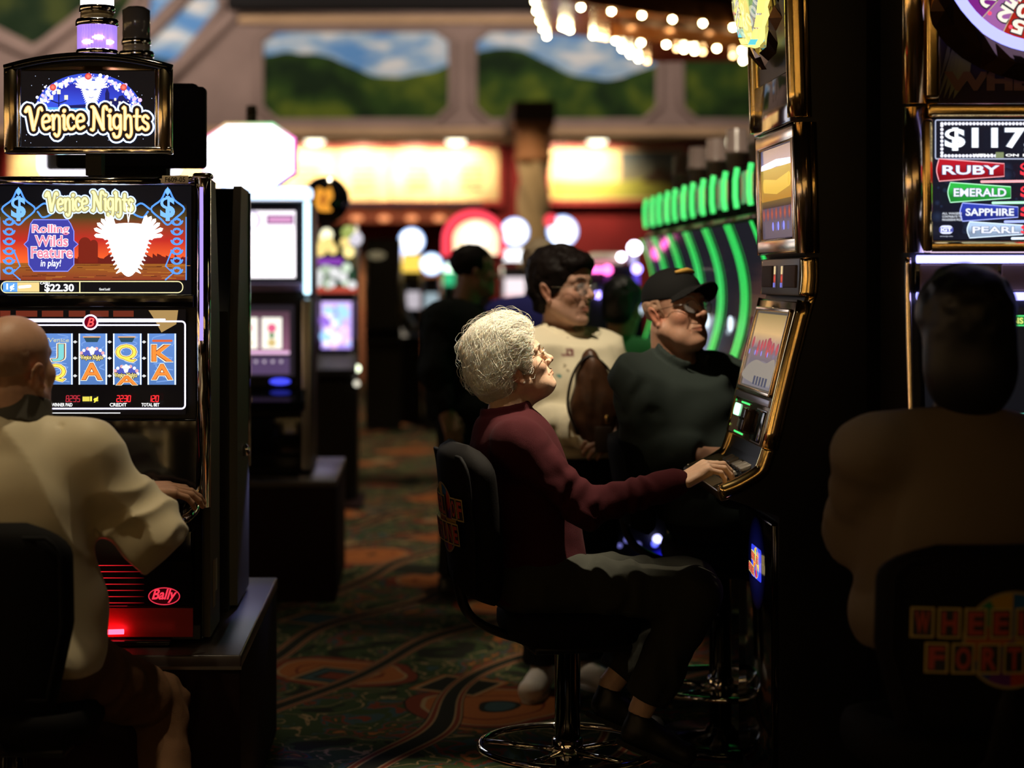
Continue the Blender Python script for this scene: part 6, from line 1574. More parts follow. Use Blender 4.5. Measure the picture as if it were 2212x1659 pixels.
# unseen bulb canopy with amber panels, added behind the viewpoint for gold to mirror
cp = empty('marquee_sign', (0.8, -2.0, 2.75), 0, 'unseen bulb canopy added behind the viewpoint for gold reflections', 'sign')
b = MB(); b.box(-4.0, 4.0, -0.15, 0.0, -0.45, 0.55, BR, 0.02); b.build('fascia', cp)
for z in (-0.16, 0.24):
    b = MB(); b.box(-3.95, 3.95, -0.01, 0.012, z - 0.09, z + 0.09, glow('added_amber_panel', (1.0, 0.62, 0.20), 0.7), 0.005); b.build('added_light_panel', cp)  # added amber strips that glow for the gold bars to mirror
b = MB(); b.box(-4.0, 4.0, -0.15, 0.0, 0.55, CEIL - 2.75, BRD); b.build('hanger', cp)
AB = glow('added_amber_bulb', (1.0, 0.70, 0.28), 9.0)
for j in range(3):
    for k in range(26):
        b = MB(); b.ball((-3.85 + 0.308 * k, 0.03, -0.35 + 0.40 * j), 0.030, AB, 10); b.build('bulb', cp)
# ------------------------------------------------------------------ people
def frame(fwd, up=(0, 0, 1)):
    f = nrm(fwd); r = nrm(np.cross(f, up)); u = np.cross(r, f)
    return np.stack([r, f, u], 1)          # columns: right, forward, up

def yaw_pitch(yaw, pitch, roll=0.0):
    """yaw: degrees of facing measured from +X towards +Y; pitch up; roll towards own right"""
    y, p, ro = R(yaw), R(pitch), R(roll)
    f = np.array([math.cos(p) * math.cos(y), math.cos(p) * math.sin(y), math.sin(p)])
    M = frame(f)
    r, u = M[:, 0].copy(), M[:, 2].copy()
    M[:, 0] = r * math.cos(ro) - u * math.sin(ro); M[:, 2] = u * math.cos(ro) + r * math.sin(ro)
    return M

class Head:
    def __init__(s, o, M, sc=1.0, chin=1.0, jaw=1.0, nose=1.0, cheek=1.0, jowl=0.0, wide=1.0, old=0.0):
        s.o = np.array(o, float); s.M = M; s.sc = sc
        s.chin, s.jaw, s.nose, s.cheek, s.jowl, s.wide, s.old = chin, jaw, nose, cheek, jowl, wide, old
    def loc(s, p): return (((p - s.o.astype(np.float32)) @ s.M.astype(np.float32)) / s.sc).astype(np.float32)
    def wor(s, q): return s.o + s.M @ (np.asarray(q, float) * s.sc)
    def sdf(s, p):
        q = s.loc(p)
        far = np.sqrt((q ** 2).sum(1)) > 0.24
        out = np.sqrt(((q - np.array((0, 0.01, 0.03), np.float32)) ** 2).sum(1)) - 0.12
        n = ~far
        if n.any(): out[n] = s.local(q[n])
        return out * s.sc
    def local(s, q):
        q = q.copy(); q[:, 0] /= s.wide
        c = s.chin
        a = np.abs(q[:, 0]); qs = q.copy(); qs[:, 0] = a
        d = d_ell(q, (0, -0.006, 0.060), (0.073, 0.096, 0.077))
        d = smin(d, d_ell(q, (0, 0.030, 0.056), (0.062, 0.066, 0.058)), 0.03)
        d = smin(d, d_ell(q, (0, 0.044, -0.022 * c), (0.056 * s.cheek, 0.050, 0.078 * c)), 0.03)
        d = smin(d, d_cap(qs, (0.051 * s.jaw, 0.006, -0.042 * c), (0.017 * s.jaw, 0.076, -0.086 * c), 0.021, 0.018), 0.03)
        d = smin(d, d_ell(q, (0, 0.089, -0.087 * c), (0.018 * s.jaw, 0.0165, 0.015)), 0.014)
        d = smin(d, d_sph(qs, (0.039 * s.cheek, 0.066, -0.010 * c), 0.023), 0.025)
        if s.jowl:
            d = smin(d, d_ell(q, (0, 0.046, -0.090 * c), (0.036 + 0.012 * s.jowl, 0.042, 0.020 + 0.012 * s.jowl)), 0.025)
            d = smin(d, d_sph(qs, (0.036, 0.058, -0.066 * c), 0.020 + 0.006 * s.jowl), 0.02)
        d = smin(d, d_cap(qs, (0.010, 0.094, 0.045), (0.045, 0.078, 0.041), 0.0095, 0.008), 0.014)
        d = smax(d, -d_sph(qs, (0.031, 0.104, 0.022), 0.0165), 0.014)
        d = smin(d, d_sph(qs, (0.031, 0.0795, 0.023), 0.0142), 0.005)
        # brow-to-nose and muzzle
        k = s.nose
        d = smin(d, d_cap(q, (0, 0.092, 0.032), (0, 0.090 + 0.029 * k, -0.004), 0.0078, 0.0092), 0.013)
        d = smin(d, d_ell(q, (0, 0.089 + 0.031 * k, -0.008), (0.0115, 0.0112, 0.0102)), 0.008)
        d = smin(d, d_ell(qs, (0.0128, 0.087 + 0.021 * k, -0.012), (0.0074, 0.0105, 0.0078)), 0.006)
        d = smax(d, -d_ell(qs, (0.0060, 0.091 + 0.024 * k, -0.0195), (0.0036, 0.0065, 0.0046)), 0.003)
        d = smin(d, d_ell(q, (0, 0.083, -0.046 * c), (0.029, 0.020, 0.023)), 0.02)
        d = smin(d, d_cap(qs, (0.0, 0.1055, -0.0455 * c), (0.0225, 0.0935, -0.0500 * c), 0.0052, 0.0028), 0.006)
        d = smin(d, d_cap(qs, (0.0, 0.1040, -0.0565 * c), (0.0200, 0.0930, -0.0530 * c), 0.0060, 0.0028), 0.006)
        d = smax(d, -d_cap(qs, (0, 0.1125, -0.0510 * c), (0.0255, 0.0960, -0.0518 * c), 0.0020, 0.0014), 0.003)
        # fold from nose to mouth corner, bags, eye opening
        fo = 0.0008 + 0.0010 * s.old
        d = smax(d, -d_cap(qs, (0.0190, 0.1030, -0.012), (0.0335, 0.0870, -0.0500 * c), fo, fo * 0.8), 0.009)
        if s.old:
            d = smax(d, -d_cap(qs, (0.030, 0.0880, -0.056 * c), (0.026, 0.086, -0.078 * c), 0.0020, 0.0014), 0.005)
            d = smax(d, -d_cap(qs, (0.018, 0.0990, 0.008), (0.046, 0.0800, 0.006), 0.0016, 0.0012), 0.005)
            d = smax(d, -d_cap(q, (-0.03, 0.0990, 0.066), (0.03, 0.0990, 0.066), 0.0016, 0.0016), 0.006)
        d = smax(d, -d_ell(qs, (0.0310, 0.0960, 0.0235), (0.0128, 0.0070, 0.0046)), 0.0025)
        # ears
        Me = frame((0.25, 0.92, 0.30), (0.3, -0.3, 1))
        e = d_ell(qs, (0.0775, -0.010, 0.004), (0.0080, 0.0195, 0.0325), Me)
        e = smax(e, -d_ell(qs, (0.0860, -0.004, 0.004), (0.0075, 0.0110, 0.0190), Me), 0.005)
        e = smin(e, d_sph(qs, (0.0745, 0.004, -0.0265), 0.0085), 0.008)
        e = smin(e, d_ell(qs, (0.0775, 0.006, 0.001), (0.005, 0.0045, 0.007)), 0.005)
        d = smin(d, e, 0.006)
        return d
    def tint(s, V, skin, lip=(0.75, 0.52, 0.50), ruddy=0.35):
        """skin pigment per vertex: lips, cheeks, nose and ears are redder"""
        q = s.loc(V.astype(np.float32)); q[:, 0] /= s.wide; a = np.abs(q[:, 0]); qs = q.copy(); qs[:, 0] = a
        c = np.tile(np.array(skin, np.float32), (len(V), 1))
        def w(d, r): return np.clip(1 - d / r, 0, 1)[:, None]
        red = np.array((1.05, 0.74, 0.68), np.float32)
        r = w(d_sph(qs, (0.042, 0.072, -0.012), 0.006), 0.030) + w(d_sph(q, (0, 0.118, -0.006), 0.004), 0.016) + w(d_sph(qs, (0.078, -0.006, 0.0), 0.02), 0.02)
        c = c * (1 + (red - 1) * np.clip(r, 0, 1) * ruddy * 2)
        l = w(d_cap(qs, (0, 0.108, -0.051 * s.chin), (0.021, 0.096, -0.0515 * s.chin), 0.0075, 0.003), 0.0025)
        c = c * (1 - l) + c * np.array(lip, np.float32) * l
        n = (vnoise(q, 160) * 0.5 + vnoise(q, 60) * 0.5)[:, None]
        return np.clip(c * (1 + 0.10 * n), 0, 1)

class Rig:
    """a person: joints in the place, grown into skin, clothes and shoes"""
    def __init__(s, name, label, J, head, face, g=(1, 1, 1), arms=1.0, category='person', group=None):
        s.J = {k: np.array(v, float) for k, v in J.items()}
        s.h = head; s.F = frame(face); s.g = g; s.ar = arms
        base = s.J['pel'].copy(); base[2] = 0
        s.root = empty(name, tuple(base), 0, label, category, group)
        s.base = base
        s.hands = {}
    # --- field pieces
    def torso(s, p, inf):
        J = s.J; gx, gy, gz = s.g
        up = nrm(J['neckb'] - J['pel']); M = frame(s.F[:, 1] - up * (s.F[:, 1] @ up), up)
        d = d_ell(p, J['chest'], (0.158 * gx + inf, 0.112 * gy + inf, 0.175 * gz + inf), M)
        d = smin(d, d_ell(p, J['waist'], (0.148 * gx + inf, 0.120 * gy + inf, 0.160 * gz + inf), M), 0.07)
        d = smin(d, d_ell(p, J['pel'], (0.168 * gx + inf, 0.128 * gy + inf, 0.120 + inf), M), 0.07)
        for sd in ('R', 'L'):
            d = smin(d, d_cap(p, J['neckb'] - up * 0.035, J['sho' + sd], 0.048 + inf, 0.058 + inf), 0.05)
        for (b, r) in J.get('bulge', []) if isinstance(J.get('bulge'), list) else []:
            d = smin(d, d_sph(p, b, r + inf), 0.06)
        return d
    def arm(s, p, sd, r0, r1, r2, k=0.03):
        J = s.J
        d = d_cap(p, J['sho' + sd], J['elb' + sd], r0, r1)
        return smin(d, d_cap(p, J['elb' + sd], J['wri' + sd], r1 * 0.98, r2), k)
    def neck(s, p, r=0.052):
        a = s.J['neckb']; b = s.h.wor((0, -0.022, -0.035))
        d = d_cap(p, a, b, r * 1.06 * s.h.sc, r * s.h.sc)
        d = smin(d, d_cap(p, a + s.F[:, 1] * 0.03, s.h.wor((0, 0.035, -0.075 * s.h.chin)), 0.030, 0.022), 0.03)
        return d
    def leg(s, p, sd, r0, r1, r2):
        J = s.J
        d = d_cap(p, J['hip' + sd], J['kne' + sd], r0, r1)
        return smin(d, d_cap(p, J['kne' + sd], J['ank' + sd], r1 * 0.96, r2), 0.03)
    # --- hands
    def hand(s, sd, fwd, back, curls, spread=0.10, sc=1.0, thumb=0.35):
        """fwd: from wrist along the palm; back: out of the back of the hand; curls: four lists of three bends (deg)"""
        W = s.J['wri' + sd]; f = nrm(fwd); n = nrm(np.asarray(back, float) - f * (np.asarray(back, float) @ f))
        side = np.cross(n, f) * (1 if sd == 'R' else -1)   # towards the thumb
        side = -side if s.flip_thumb(sd) else side
        caps = []; k = sc
        palm = (W + f * 0.050 * k - n * 0.002, (0.040 * k, 0.046 * k, 0.0145 * k), np.stack([side, f, n], 1))
        roots = [(0.030, 0.092), (0.010, 0.097), (-0.011, 0.093), (-0.030, 0.084)]
        lens = [(0.044, 0.026, 0.020), (0.048, 0.029, 0.021), (0.045, 0.027, 0.020), (0.035, 0.021, 0.018)]
        tips = []
        for i in range(4):
            rt = W + side * roots[i][0] * k + f * roots[i][1] * k + n * 0.002
            caps.append((W + side * roots[i][0] * 0.5 * k + f * 0.02 * k + n * 0.008 * k, rt + n * 0.004 * k, 0.0055 * k, 0.0080 * k))
            ang = 0; p = rt; sp = spread * (1.5 - i) / 1.5
            for j in range(3):
                ang += R(curls[i][j])
                dr = f * math.cos(ang) - n * math.sin(ang)
                dr = nrm(dr + side * sp * math.cos(ang))
                q = p + dr * lens[i][j] * k
                r0 = (0.0098, 0.0086, 0.0076)[j] * k * (0.9 if i == 3 else 1); r1 = (0.0088, 0.0078, 0.0062)[j] * k * (0.9 if i == 3 else 1)
                caps.append((p, q, r0, r1)); p = q
            tips.append((p, dr, n * math.cos(ang) + f * math.sin(ang)))
        t0 = W + f * 0.022 * k + side * 0.026 * k - n * 0.006
        dirs = [nrm(f * 0.75 + side * 0.62 - n * thumb), nrm(f * 0.90 + side * 0.28 - n * thumb), nrm(f * 0.96 + side * 0.05 - n * thumb)]
        p = t0
        for dr, L, r0, r1 in zip(dirs, (0.040, 0.032, 0.024), (0.0145, 0.0110, 0.0095), (0.0110, 0.0095, 0.0075)):
            q = p + dr * L * k; caps.append((p, q, r0 * k, r1 * k)); p = q
        s.hands[sd] = (palm, caps, tips, W, f, n, side)
    flips = ()
    def flip_thumb(s, sd): return sd in s.flips
    def hand_sdf(s, p, sd):
        palm, caps, tips, W, f, n, side = s.hands[sd]
        d = np.sqrt(((p - (W + f * 0.07).astype(np.float32)) ** 2).sum(1)) - 0.13
        near = d < 0.03
        if near.any():
            q = p[near]
            e = d_box(q, palm[0], palm[1], 0.0125, palm[2])
            for i, (a, b, r0, r1) in enumerate(caps):
                c = d_cap(q, a, b, r0, r1)
                e = smin(e, c, 0.0065 if (i % 4 == 0 and i < 16) or i >= 16 else 0.0035)
            d[near] = e
        return d
    # --- build
    def to_local(s, V): return V - s.base.astype(np.float32)
    def bbox(s, keys, pad):
        A = np.array([s.J[k] for k in keys]); return A.min(0) - pad, A.max(0) + pad
    def skin(s, color, head_step=0.0022, hand_step=0.0022, coarse=0.016, legs=True, neck_r=0.052, ruddy=0.35, lip=(0.75, 0.52, 0.50), mat_=None, bare=()):
        J = s.J
        def f(p):
            d = s.h.sdf(p)
            d = smin(d, s.neck(p, neck_r), 0.025 * s.h.sc)
            d = smin(d, s.torso(p, -0.035), 0.03)
            for sd in ('R', 'L'):
                d = smin(d, s.arm(p, sd, 0.042 * s.ar, 0.034 * s.ar, 0.0255 * s.ar), 0.02)
                if sd in s.hands: d = smin(d, s.hand_sdf(p, sd), 0.012)
                if legs: d = smin(d, s.leg(p, sd, 0.066, 0.046, 0.034), 0.02)
            return d
        ks = ['pel', 'chest', 'neckb', 'shoR', 'shoL', 'elbR', 'elbL', 'wriR', 'wriL'] + (['kneR', 'kneL', 'ankR', 'ankL'] if legs else [])
        lo, hi = s.bbox(ks, 0.22); hc = s.h.wor((0, 0.01, 0.02)); hr = 0.145 * s.h.sc
        lo = np.minimum(lo, hc - hr - 0.02); hi = np.maximum(hi, hc + hr + 0.02)
        boxes = [(hc - hr, hc + hr, head_step)]
        for sd in s.hands:
            c = J['wri' + sd] + s.hands[sd][4] * 0.085; boxes.append((c - 0.11, c + 0.11, hand_step))
        V, Q = iso(f, *grid_for(lo, hi, coarse, boxes))
        c = s.h.tint(V, color, lip, ruddy)
        for sd, (palm, caps, tips, W, ff, n, side) in s.hands.items():
            dk = np.full(len(V), 9.0, np.float32)
            for (tp, dr, up) in tips:
                dk = np.minimum(dk, d_sph(V.astype(np.float32), tp + up * 0.006 - dr * 0.001, 0.0055))
            nail = np.clip(1 - dk / 0.002, 0, 1)[:, None]
            c = c * (1 - nail) + c * np.array((1.15, 1.02, 1.0), np.float32) * nail
        o = np_obj('body', s.to_local(V), Q, mat_ or SKINP, s.root, np.clip(c, 0, 1))
        return o
    def cloth(s, name, f, lo, hi, step, m, col=None, boxes=()):
        V, Q = iso(f, *grid_for(np.asarray(lo), np.asarray(hi), step, boxes))
        c = col(V) if col is not None else None
        return np_obj(name, s.to_local(V), Q, m, s.root, c)
    def eyes(s, iris=(0.10, 0.12, 0.16)):
        h = s.h
        for sx in (-1, 1):
            b = MB(); white = mat('eye_white', (0.62, 0.58, 0.54), 0.15); ir = mat('iris_%d' % int(iris[2] * 100), iris, 0.1); pu = mat('pupil', (0.003, 0.003, 0.003), 0.05)
            c = h.wor((sx * 0.031 * h.wide, 0.0795, 0.0232)) - s.base
            b.ball(c, 0.0128 * h.sc, white, 20)
            fw = h.M[:, 1]
            for rr, dd, mm in ((0.0058, 0.0118, ir), (0.0026, 0.0123, pu)):
                k = 14; Mx = h.M
                ctr = c + fw * dd * h.sc
                vs = [ctr + fw * 0.0012 * h.sc] + [ctr + (Mx[:, 0] * math.cos(2 * math.pi * i / k) + Mx[:, 2] * math.sin(2 * math.pi * i / k)) * rr * h.sc for i in range(k)]
                b.add(vs, [(0, 1 + i, 1 + (i + 1) % k) for i in range(k)], mm, True)
            b.build('eye', s.root)
    def brows(s, m, r=0.0028, lift=0.0):
        for sx in (-1, 1):
            b = MB(); h = s.h
            pts = [h.wor((sx * x * h.wide, y, z + lift)) - s.base for x, y, z in ((0.012, 0.1035, 0.044), (0.024, 0.1015, 0.049), (0.036, 0.0945, 0.049), (0.047, 0.0845, 0.044))]
            b.tube(pts, [r * 0.8 * h.sc, r * h.sc, r * 0.9 * h.sc, r * 0.4 * h.sc], m, 8)
            b.build('eyebrow', s.root)
    def glasses(s, m, lens_m, w=0.024, hgt=0.019, y=0.112, z=0.017, r=0.0011, drop=0.0):
        h = s.h; b = MB()
        for sx in (-1, 1):
            rim = [(sx * (0.031 + (w - 0.001) * math.cos(t)), y - 0.010 * abs(math.cos(t)) * (1 if math.cos(t) * 1 > 0 else 0.3), z + hgt * math.sin(t) * (1 - 0.12 * abs(math.cos(t)))) for t in [2 * math.pi * k / 24 for k in range(24)]]
            b.tube([h.wor((x * h.wide, yy, zz)) - s.base for x, yy, zz in rim], r * h.sc, m, 6, closed=True)
            tmp = [(sx * (0.031 + w), y - 0.010, z + 0.006), (sx * 0.068, y - 0.022, z + 0.008), (sx * 0.0765, 0.040, z + 0.005), (sx * 0.0775, 0.002, z + 0.003), (sx * 0.0765, -0.018, z - 0.012)]
            b.tube([h.wor((x * h.wide, yy, zz)) - s.base for x, yy, zz in crom(tmp, 4)], r * h.sc, m, 6)
        br = [(-0.0085, y - 0.002, z + 0.004), (0, y + 0.005, z + 0.008), (0.0085, y - 0.002, z + 0.004)]
        b.tube([h.wor((x, yy, zz)) - s.base for x, yy, zz in crom(br, 4)], r * h.sc, m, 6)
        fr = b.build('eyeglasses', s.root)
        for sx in (-1, 1):
            l = MB()
            rim = [(sx * (0.031 + (w - 0.001) * math.cos(t)), y - 0.010 * abs(math.cos(t)) * (1 if math.cos(t) > 0 else 0.3), z + hgt * math.sin(t) * (1 - 0.12 * abs(math.cos(t)))) for t in [2 * math.pi * k / 24 for k in range(24)]]
            vs = [h.wor((x * h.wide, yy, zz)) - s.base for x, yy, zz in rim]
            c = h.wor((sx * 0.031 * h.wide, y + 0.001, z)) - s.base
            vs2 = [v + h.M[:, 1] * 0.0012 for v in vs]; n = len(vs)
            l.add(vs + vs2 + [c, c + h.M[:, 1] * 0.0016], [(i, (i + 1) % n, 2 * n) for i in range(n)] + [(n + (i + 1) % n, n + i, 2 * n + 1) for i in range(n)], lens_m, True)
            l.build('lens', fr)
    def hair(s, f, lo, hi, step, m, name='hair'):
        """f works in head space (metres, head scale 1)"""
        h = s.h
        def g(p): return f(h.loc(p)) * h.sc
        A = np.array([h.wor((x, y, z)) for x in (lo[0], hi[0]) for y in (lo[1], hi[1]) for z in (lo[2], hi[2])])
        V, Q = iso(g, *grid_for(A.min(0), A.max(0), step, []))
        return np_obj(name, s.to_local(V), Q, m, s.root), V, Q

def sleeve_folds(p, a, b, amp, freq, ph=0.0, sw=1.0):
    """soft rings of cloth along a limb, uneven round it"""
    a = np.asarray(a, np.float32); b = np.asarray(b, np.float32); ab = b - a; L = np.linalg.norm(ab); ab = ab / L
    t = (p - a) @ ab
    n = vnoise(p, 11.0) * 2.2 * sw + vnoise(p, 26) * 0.7
    return amp * np.sin(t * freq * 2 * math.pi + n * 2.0 + ph)

def shoe(root, base, heel, toe, m, sole_m, up=(0, 0, 1), sc=1.0, name='shoe'):
    heel = np.array(heel, float); toe = np.array(toe, float); d = nrm(toe - heel); M = frame(d, up); u = M[:, 2]; L = np.linalg.norm(toe - heel)
    def f(p):
        q = (p - heel.astype(np.float32)) @ M.astype(np.float32)
        e = d_cap(q, (0, 0.035, 0.030), (0, L - 0.045, 0.022), 0.036 * sc, 0.040 * sc)
        e = smin(e, d_cap(q, (0, 0.040, 0.035), (0, 0.030, 0.080), 0.036 * sc, 0.034 * sc), 0.03)
        e = smin(e, d_cap(q, (0, 0.050, 0.06), (0, L * 0.55, 0.040), 0.028 * sc, 0.030 * sc), 0.02)
        e = smax(e, -q[:, 2] - 0.012, 0.006)
        e = smax(e, q[:, 2] - 0.085, 0.006)
        return e
    A = np.array([heel - M[:, 1] * 0.06, toe + M[:, 1] * 0.06, heel + u * 0.12, toe + u * 0.1, heel - u * 0.04, toe - u * 0.04])
    V, Q = iso(f, *grid_for(A.min(0) - 0.06, A.max(0) + 0.06, 0.006, []))
    o = np_obj(name, V - base.astype(np.float32), Q, m, root)
    b = MB(); pts = []
    for k in range(28):
        t = 2 * math.pi * k / 28; x = math.cos(t); y = math.sin(t)
        w = (0.036 if y < 0 else 0.041) * sc
        pts.append(((x * w), (L / 2 - 0.003) + y * (L / 2 + 0.004)))
    vs = [heel + M @ np.array((x, y, -0.016)) - base for x, y in pts] + [heel + M @ np.array((x, y, -0.002)) - base for x, y in pts]
    n = len(pts)
    b.add(vs, [list(range(n))[::-1], list(range(n, 2 * n))] + [(i, (i + 1) % n, n + (i + 1) % n, n + i) for i in range(n)], sole_m)
    b.build('sole', o)
    return o

def strands(root, base, V, Q, n, flow, steps, seg, rad, m, seed=1, curl=0.5, lift=0.0025, name='hair_strands', keep=None):
    """fine locks lying on a hair volume, combed along flow(p)"""
    bv = BVHTree.FromPolygons([Vector(v) for v in V], [tuple(q) for q in Q])
    rng = np.random.RandomState(seed); pick = rng.randint(0, len(V), n); vs = []; fs = []
    for i in pick:
        p = Vector(V[i])
        if keep is not None and not keep(p): continue
        hit = bv.find_nearest(p); nn = hit[1]; ph = rng.rand() * 6.28; fr = 0.22 + rng.rand() * 0.5; lf = lift * (0.3 + 1.6 * rng.rand() ** 2)
        pts = []; nrms = []; off = (rng.rand() - 0.5) * 1.2
        for k in range(steps):
            pts.append(p + nn * lf * math.sin(math.pi * (0.15 + 0.75 * k / steps))); nrms.append(nn)
            d = Vector(flow(p)); sd = nn.cross(d)
            if sd.length > 1e-6: sd.normalize()
            d = d.normalized() + sd * (curl * math.sin(ph + fr * k) + off * 0.5)
            d = d - nn * d.dot(nn)
            if d.length < 1e-6: break
            p = p + d.normalized() * seg
            h2 = bv.find_nearest(p)
            if h2[0] is None: break
            p, nn = h2[0], h2[1]
        if len(pts) < 3: continue
        o = len(vs); N = len(pts)
        for k in range(N):
            d = (pts[min(k + 1, N - 1)] - pts[max(k - 1, 0)]).normalized(); a = nrms[k].cross(d).normalized() if nrms[k].cross(d).length > 1e-6 else Vector((1, 0, 0))
            r = rad * (1 - 0.75 * abs(2 * k / (N - 1) - 0.8) / 1.2)
            for t in (0, 2.094, 4.189):
                vs.append(pts[k] + a * (r * math.cos(t)) + nrms[k] * (r * math.sin(t)))
        for k in range(N - 1):
            for t in range(3):
                u = (t + 1) % 3
                fs.append((o + k * 3 + t, o + k * 3 + u, o + (k + 1) * 3 + u, o + (k + 1) * 3 + t))
    A = np.array([tuple(v) for v in vs], np.float32) - base.astype(np.float32)
    return np_obj(name, A, np.array(fs), m, root)
# ------------------------------------------------------------------ the elderly woman at the gold machine
SKIN_PALE = (0.60, 0.40, 0.29)
def px(x, y, Y): return np.array(P(x, y, Y))

def elderly_woman():
    Yc = 5.20
    h = Head(px(1110, 806, Yc) + np.array((0.0, 0.02, 0)), yaw_pitch(7, 24, 0), 0.95, chin=0.86, jaw=0.98, nose=0.86, cheek=1.06, jowl=0.7, old=1.0)
    J = dict(pel=px(1150, 1238, Yc), waist=px(1142, 1125, Yc), chest=px(1118, 1015, Yc), neckb=px(1088, 903, Yc),
             shoR=px(1122, 962, 5.04), shoL=px(1112, 958, 5.37), elbR=px(1268, 1098, 4.99), wriR=px(1468, 1042, 5.01),
             elbL=px(1170, 1130, 5.50), wriL=px(1262, 1262, 5.52),
             hipR=px(1165, 1262, 5.11), hipL=px(1165, 1258, 5.29), kneR=px(1500, 1285, 5.09), kneL=px(1490, 1262, 5.33),
             ankR=px(1384, 1535, 5.10), ankL=px(1318, 1478, 5.28))
    w = Rig('person', 'white-haired elderly woman in maroon sweater seated at the gold machine', J, h, (math.cos(R(8)), math.sin(R(8)), 0), g=(1.02, 1.10, 1.0), arms=0.95)
    w.hand('R', (0.86, 0.10, 0.46), (-0.45, -0.25, 0.86), [(34, 40, 24), (30, 40, 24), (34, 40, 26), (40, 42, 28)], 0.16, 0.96, 0.45)
    w.hand('L', (0.8, 0, -0.6), (0.3, 0.6, 0.6), [(30, 40, 30)] * 4, 0.08, 0.95)
    body = w.skin(SKIN_PALE, 0.0016, 0.0018, legs=True, neck_r=0.050, ruddy=0.25, lip=(0.95, 0.66, 0.62))
    w.eyes((0.12, 0.16, 0.20)); w.brows(mat('grey_brow', (0.45, 0.40, 0.34), 0.7), 0.0022)
    w.glasses(mat('gold_wire', (0.85, 0.62, 0.35), 0.2, 1.0), mat('lens_glass', (1, 1, 1), 0.02, spec=0.6, alpha=0.10), 0.023, 0.0175, 0.108, 0.018, 0.0011)
    # pearl ear stud on the near ear
    b = MB(); b.ball(h.wor((0.0800, 0.006, -0.030)) - w.base, 0.0042, mat('pearl', (0.8, 0.76, 0.7), 0.15), 14); b.build('earring', w.root)
    # sweater
    J = w.J; F = w.F; up = nrm(J['neckb'] - J['pel'])
    ne = J['neckb'] + up * 0.018 + F[:, 1] * 0.010
    neck_n = nrm(up * 0.94 - F[:, 1] * 0.10 + np.array((0.10, 0, 0)))
    def sweater(p):
        d = w.torso(p, 0.012)
        for sd in ('R', 'L'):
            a = w.arm(p, sd, 0.066, 0.056, 0.038, 0.025)
            a = a + sleeve_folds(p, J['elb' + sd], J['wri' + sd], 0.0042, 15.0, sd == 'L') * np.clip(1.4 - np.linalg.norm(p - J['elb' + sd], axis=1) / 0.24, 0.25, 1)
            ax = nrm(J['wri' + sd] - J['elb' + sd])
            a = smax(a, (p - (J['wri' + sd] - ax * 0.004)) @ ax.astype(np.float32), 0.006)
            d = smin(d, a, 0.035)
            # ribbed cuff
            d = smin(d, d_cap(p, J['wri' + sd] - ax * 0.05, J['wri' + sd] - ax * 0.006, 0.040, 0.037) + 0.0, 0.010)
        d = d + 0.0045 * vnoise(p, 9) + 0.0022 * vnoise(p, 24) 
        # gathered folds in the crook of the arm
        cr = np.linalg.norm(p - (J['elbR'] + np.array((-0.03, 0, 0.06))), axis=1)
        d = d + 0.006 * np.sin((p[:, 2] * 0.7 - p[:, 0]) * 110 + vnoise(p, 14) * 3) * np.clip(1 - cr / 0.13, 0, 1)
        d = smax(d, (p - ne.astype(np.float32)) @ neck_n.astype(np.float32), 0.008)
        # round collar
        q = (p - ne.astype(np.float32)); hgt = q @ neck_n.astype(np.float32); rad = np.sqrt(np.maximum((q * q).sum(1) - hgt * hgt, 0))
        d = smin(d, np.sqrt((rad - 0.064) ** 2 + ((hgt - 0.004) * 0.55) ** 2) - 0.010, 0.006)
        d = smax(d, J['pel'][2] - 0.075 - p[:, 2], 0.01)
        return d
    lo, hi = w.bbox(['pel', 'shoR', 'shoL', 'elbR', 'elbL', 'wriR', 'wriL', 'neckb'], 0.20)
    w.cloth('sweater', sweater, lo, hi, 0.0062, mat('maroon_knit', (0.032, 0.0028, 0.0052), 0.92, spec=0.15, bump=0.5, bscale=700))
    # slacks
    def slacks(p):
        d = d_ell(p, J['pel'], (0.185, 0.16, 0.115), F)
        for sd in ('R', 'L'):
            l = w.leg(p, sd, 0.092, 0.074, 0.062)
            kd = np.linalg.norm(p - J['kne' + sd], axis=1)
            l = l + sleeve_folds(p, J['hip' + sd], J['kne' + sd], 0.005, 9, 1.0) * np.clip(kd / 0.15, 0.4, 1) + 0.004 * vnoise(p, 12)
            ax = nrm(J['ank' + sd] - J['kne' + sd])
            l = smax(l, (p - (J['ank' + sd] - ax * 0.035)) @ ax.astype(np.float32), 0.006)
            d = smin(d, l, 0.04)
        return d
    lo, hi = w.bbox(['pel', 'hipR', 'hipL', 'kneR', 'kneL', 'ankR', 'ankL'], 0.17)
    w.cloth('slacks', slacks, lo, hi, 0.008, mat('grey_slacks', (0.028, 0.029, 0.024), 0.9, spec=0.1, bump=0.3, bscale=500))
    bs = mat('black_leather_shoe', (0.008, 0.008, 0.008), 0.45); so = mat('dark_rubber', (0.010, 0.010, 0.010), 0.8)
    for sd, dx in (('R', 0), ('L', 0)):
        a = J['ank' + sd]
        shoe(w.root, w.base, a + np.array((-0.060, 0, -0.075)), a + np.array((0.150, -0.01, -0.155)), bs, so, sc=0.92)
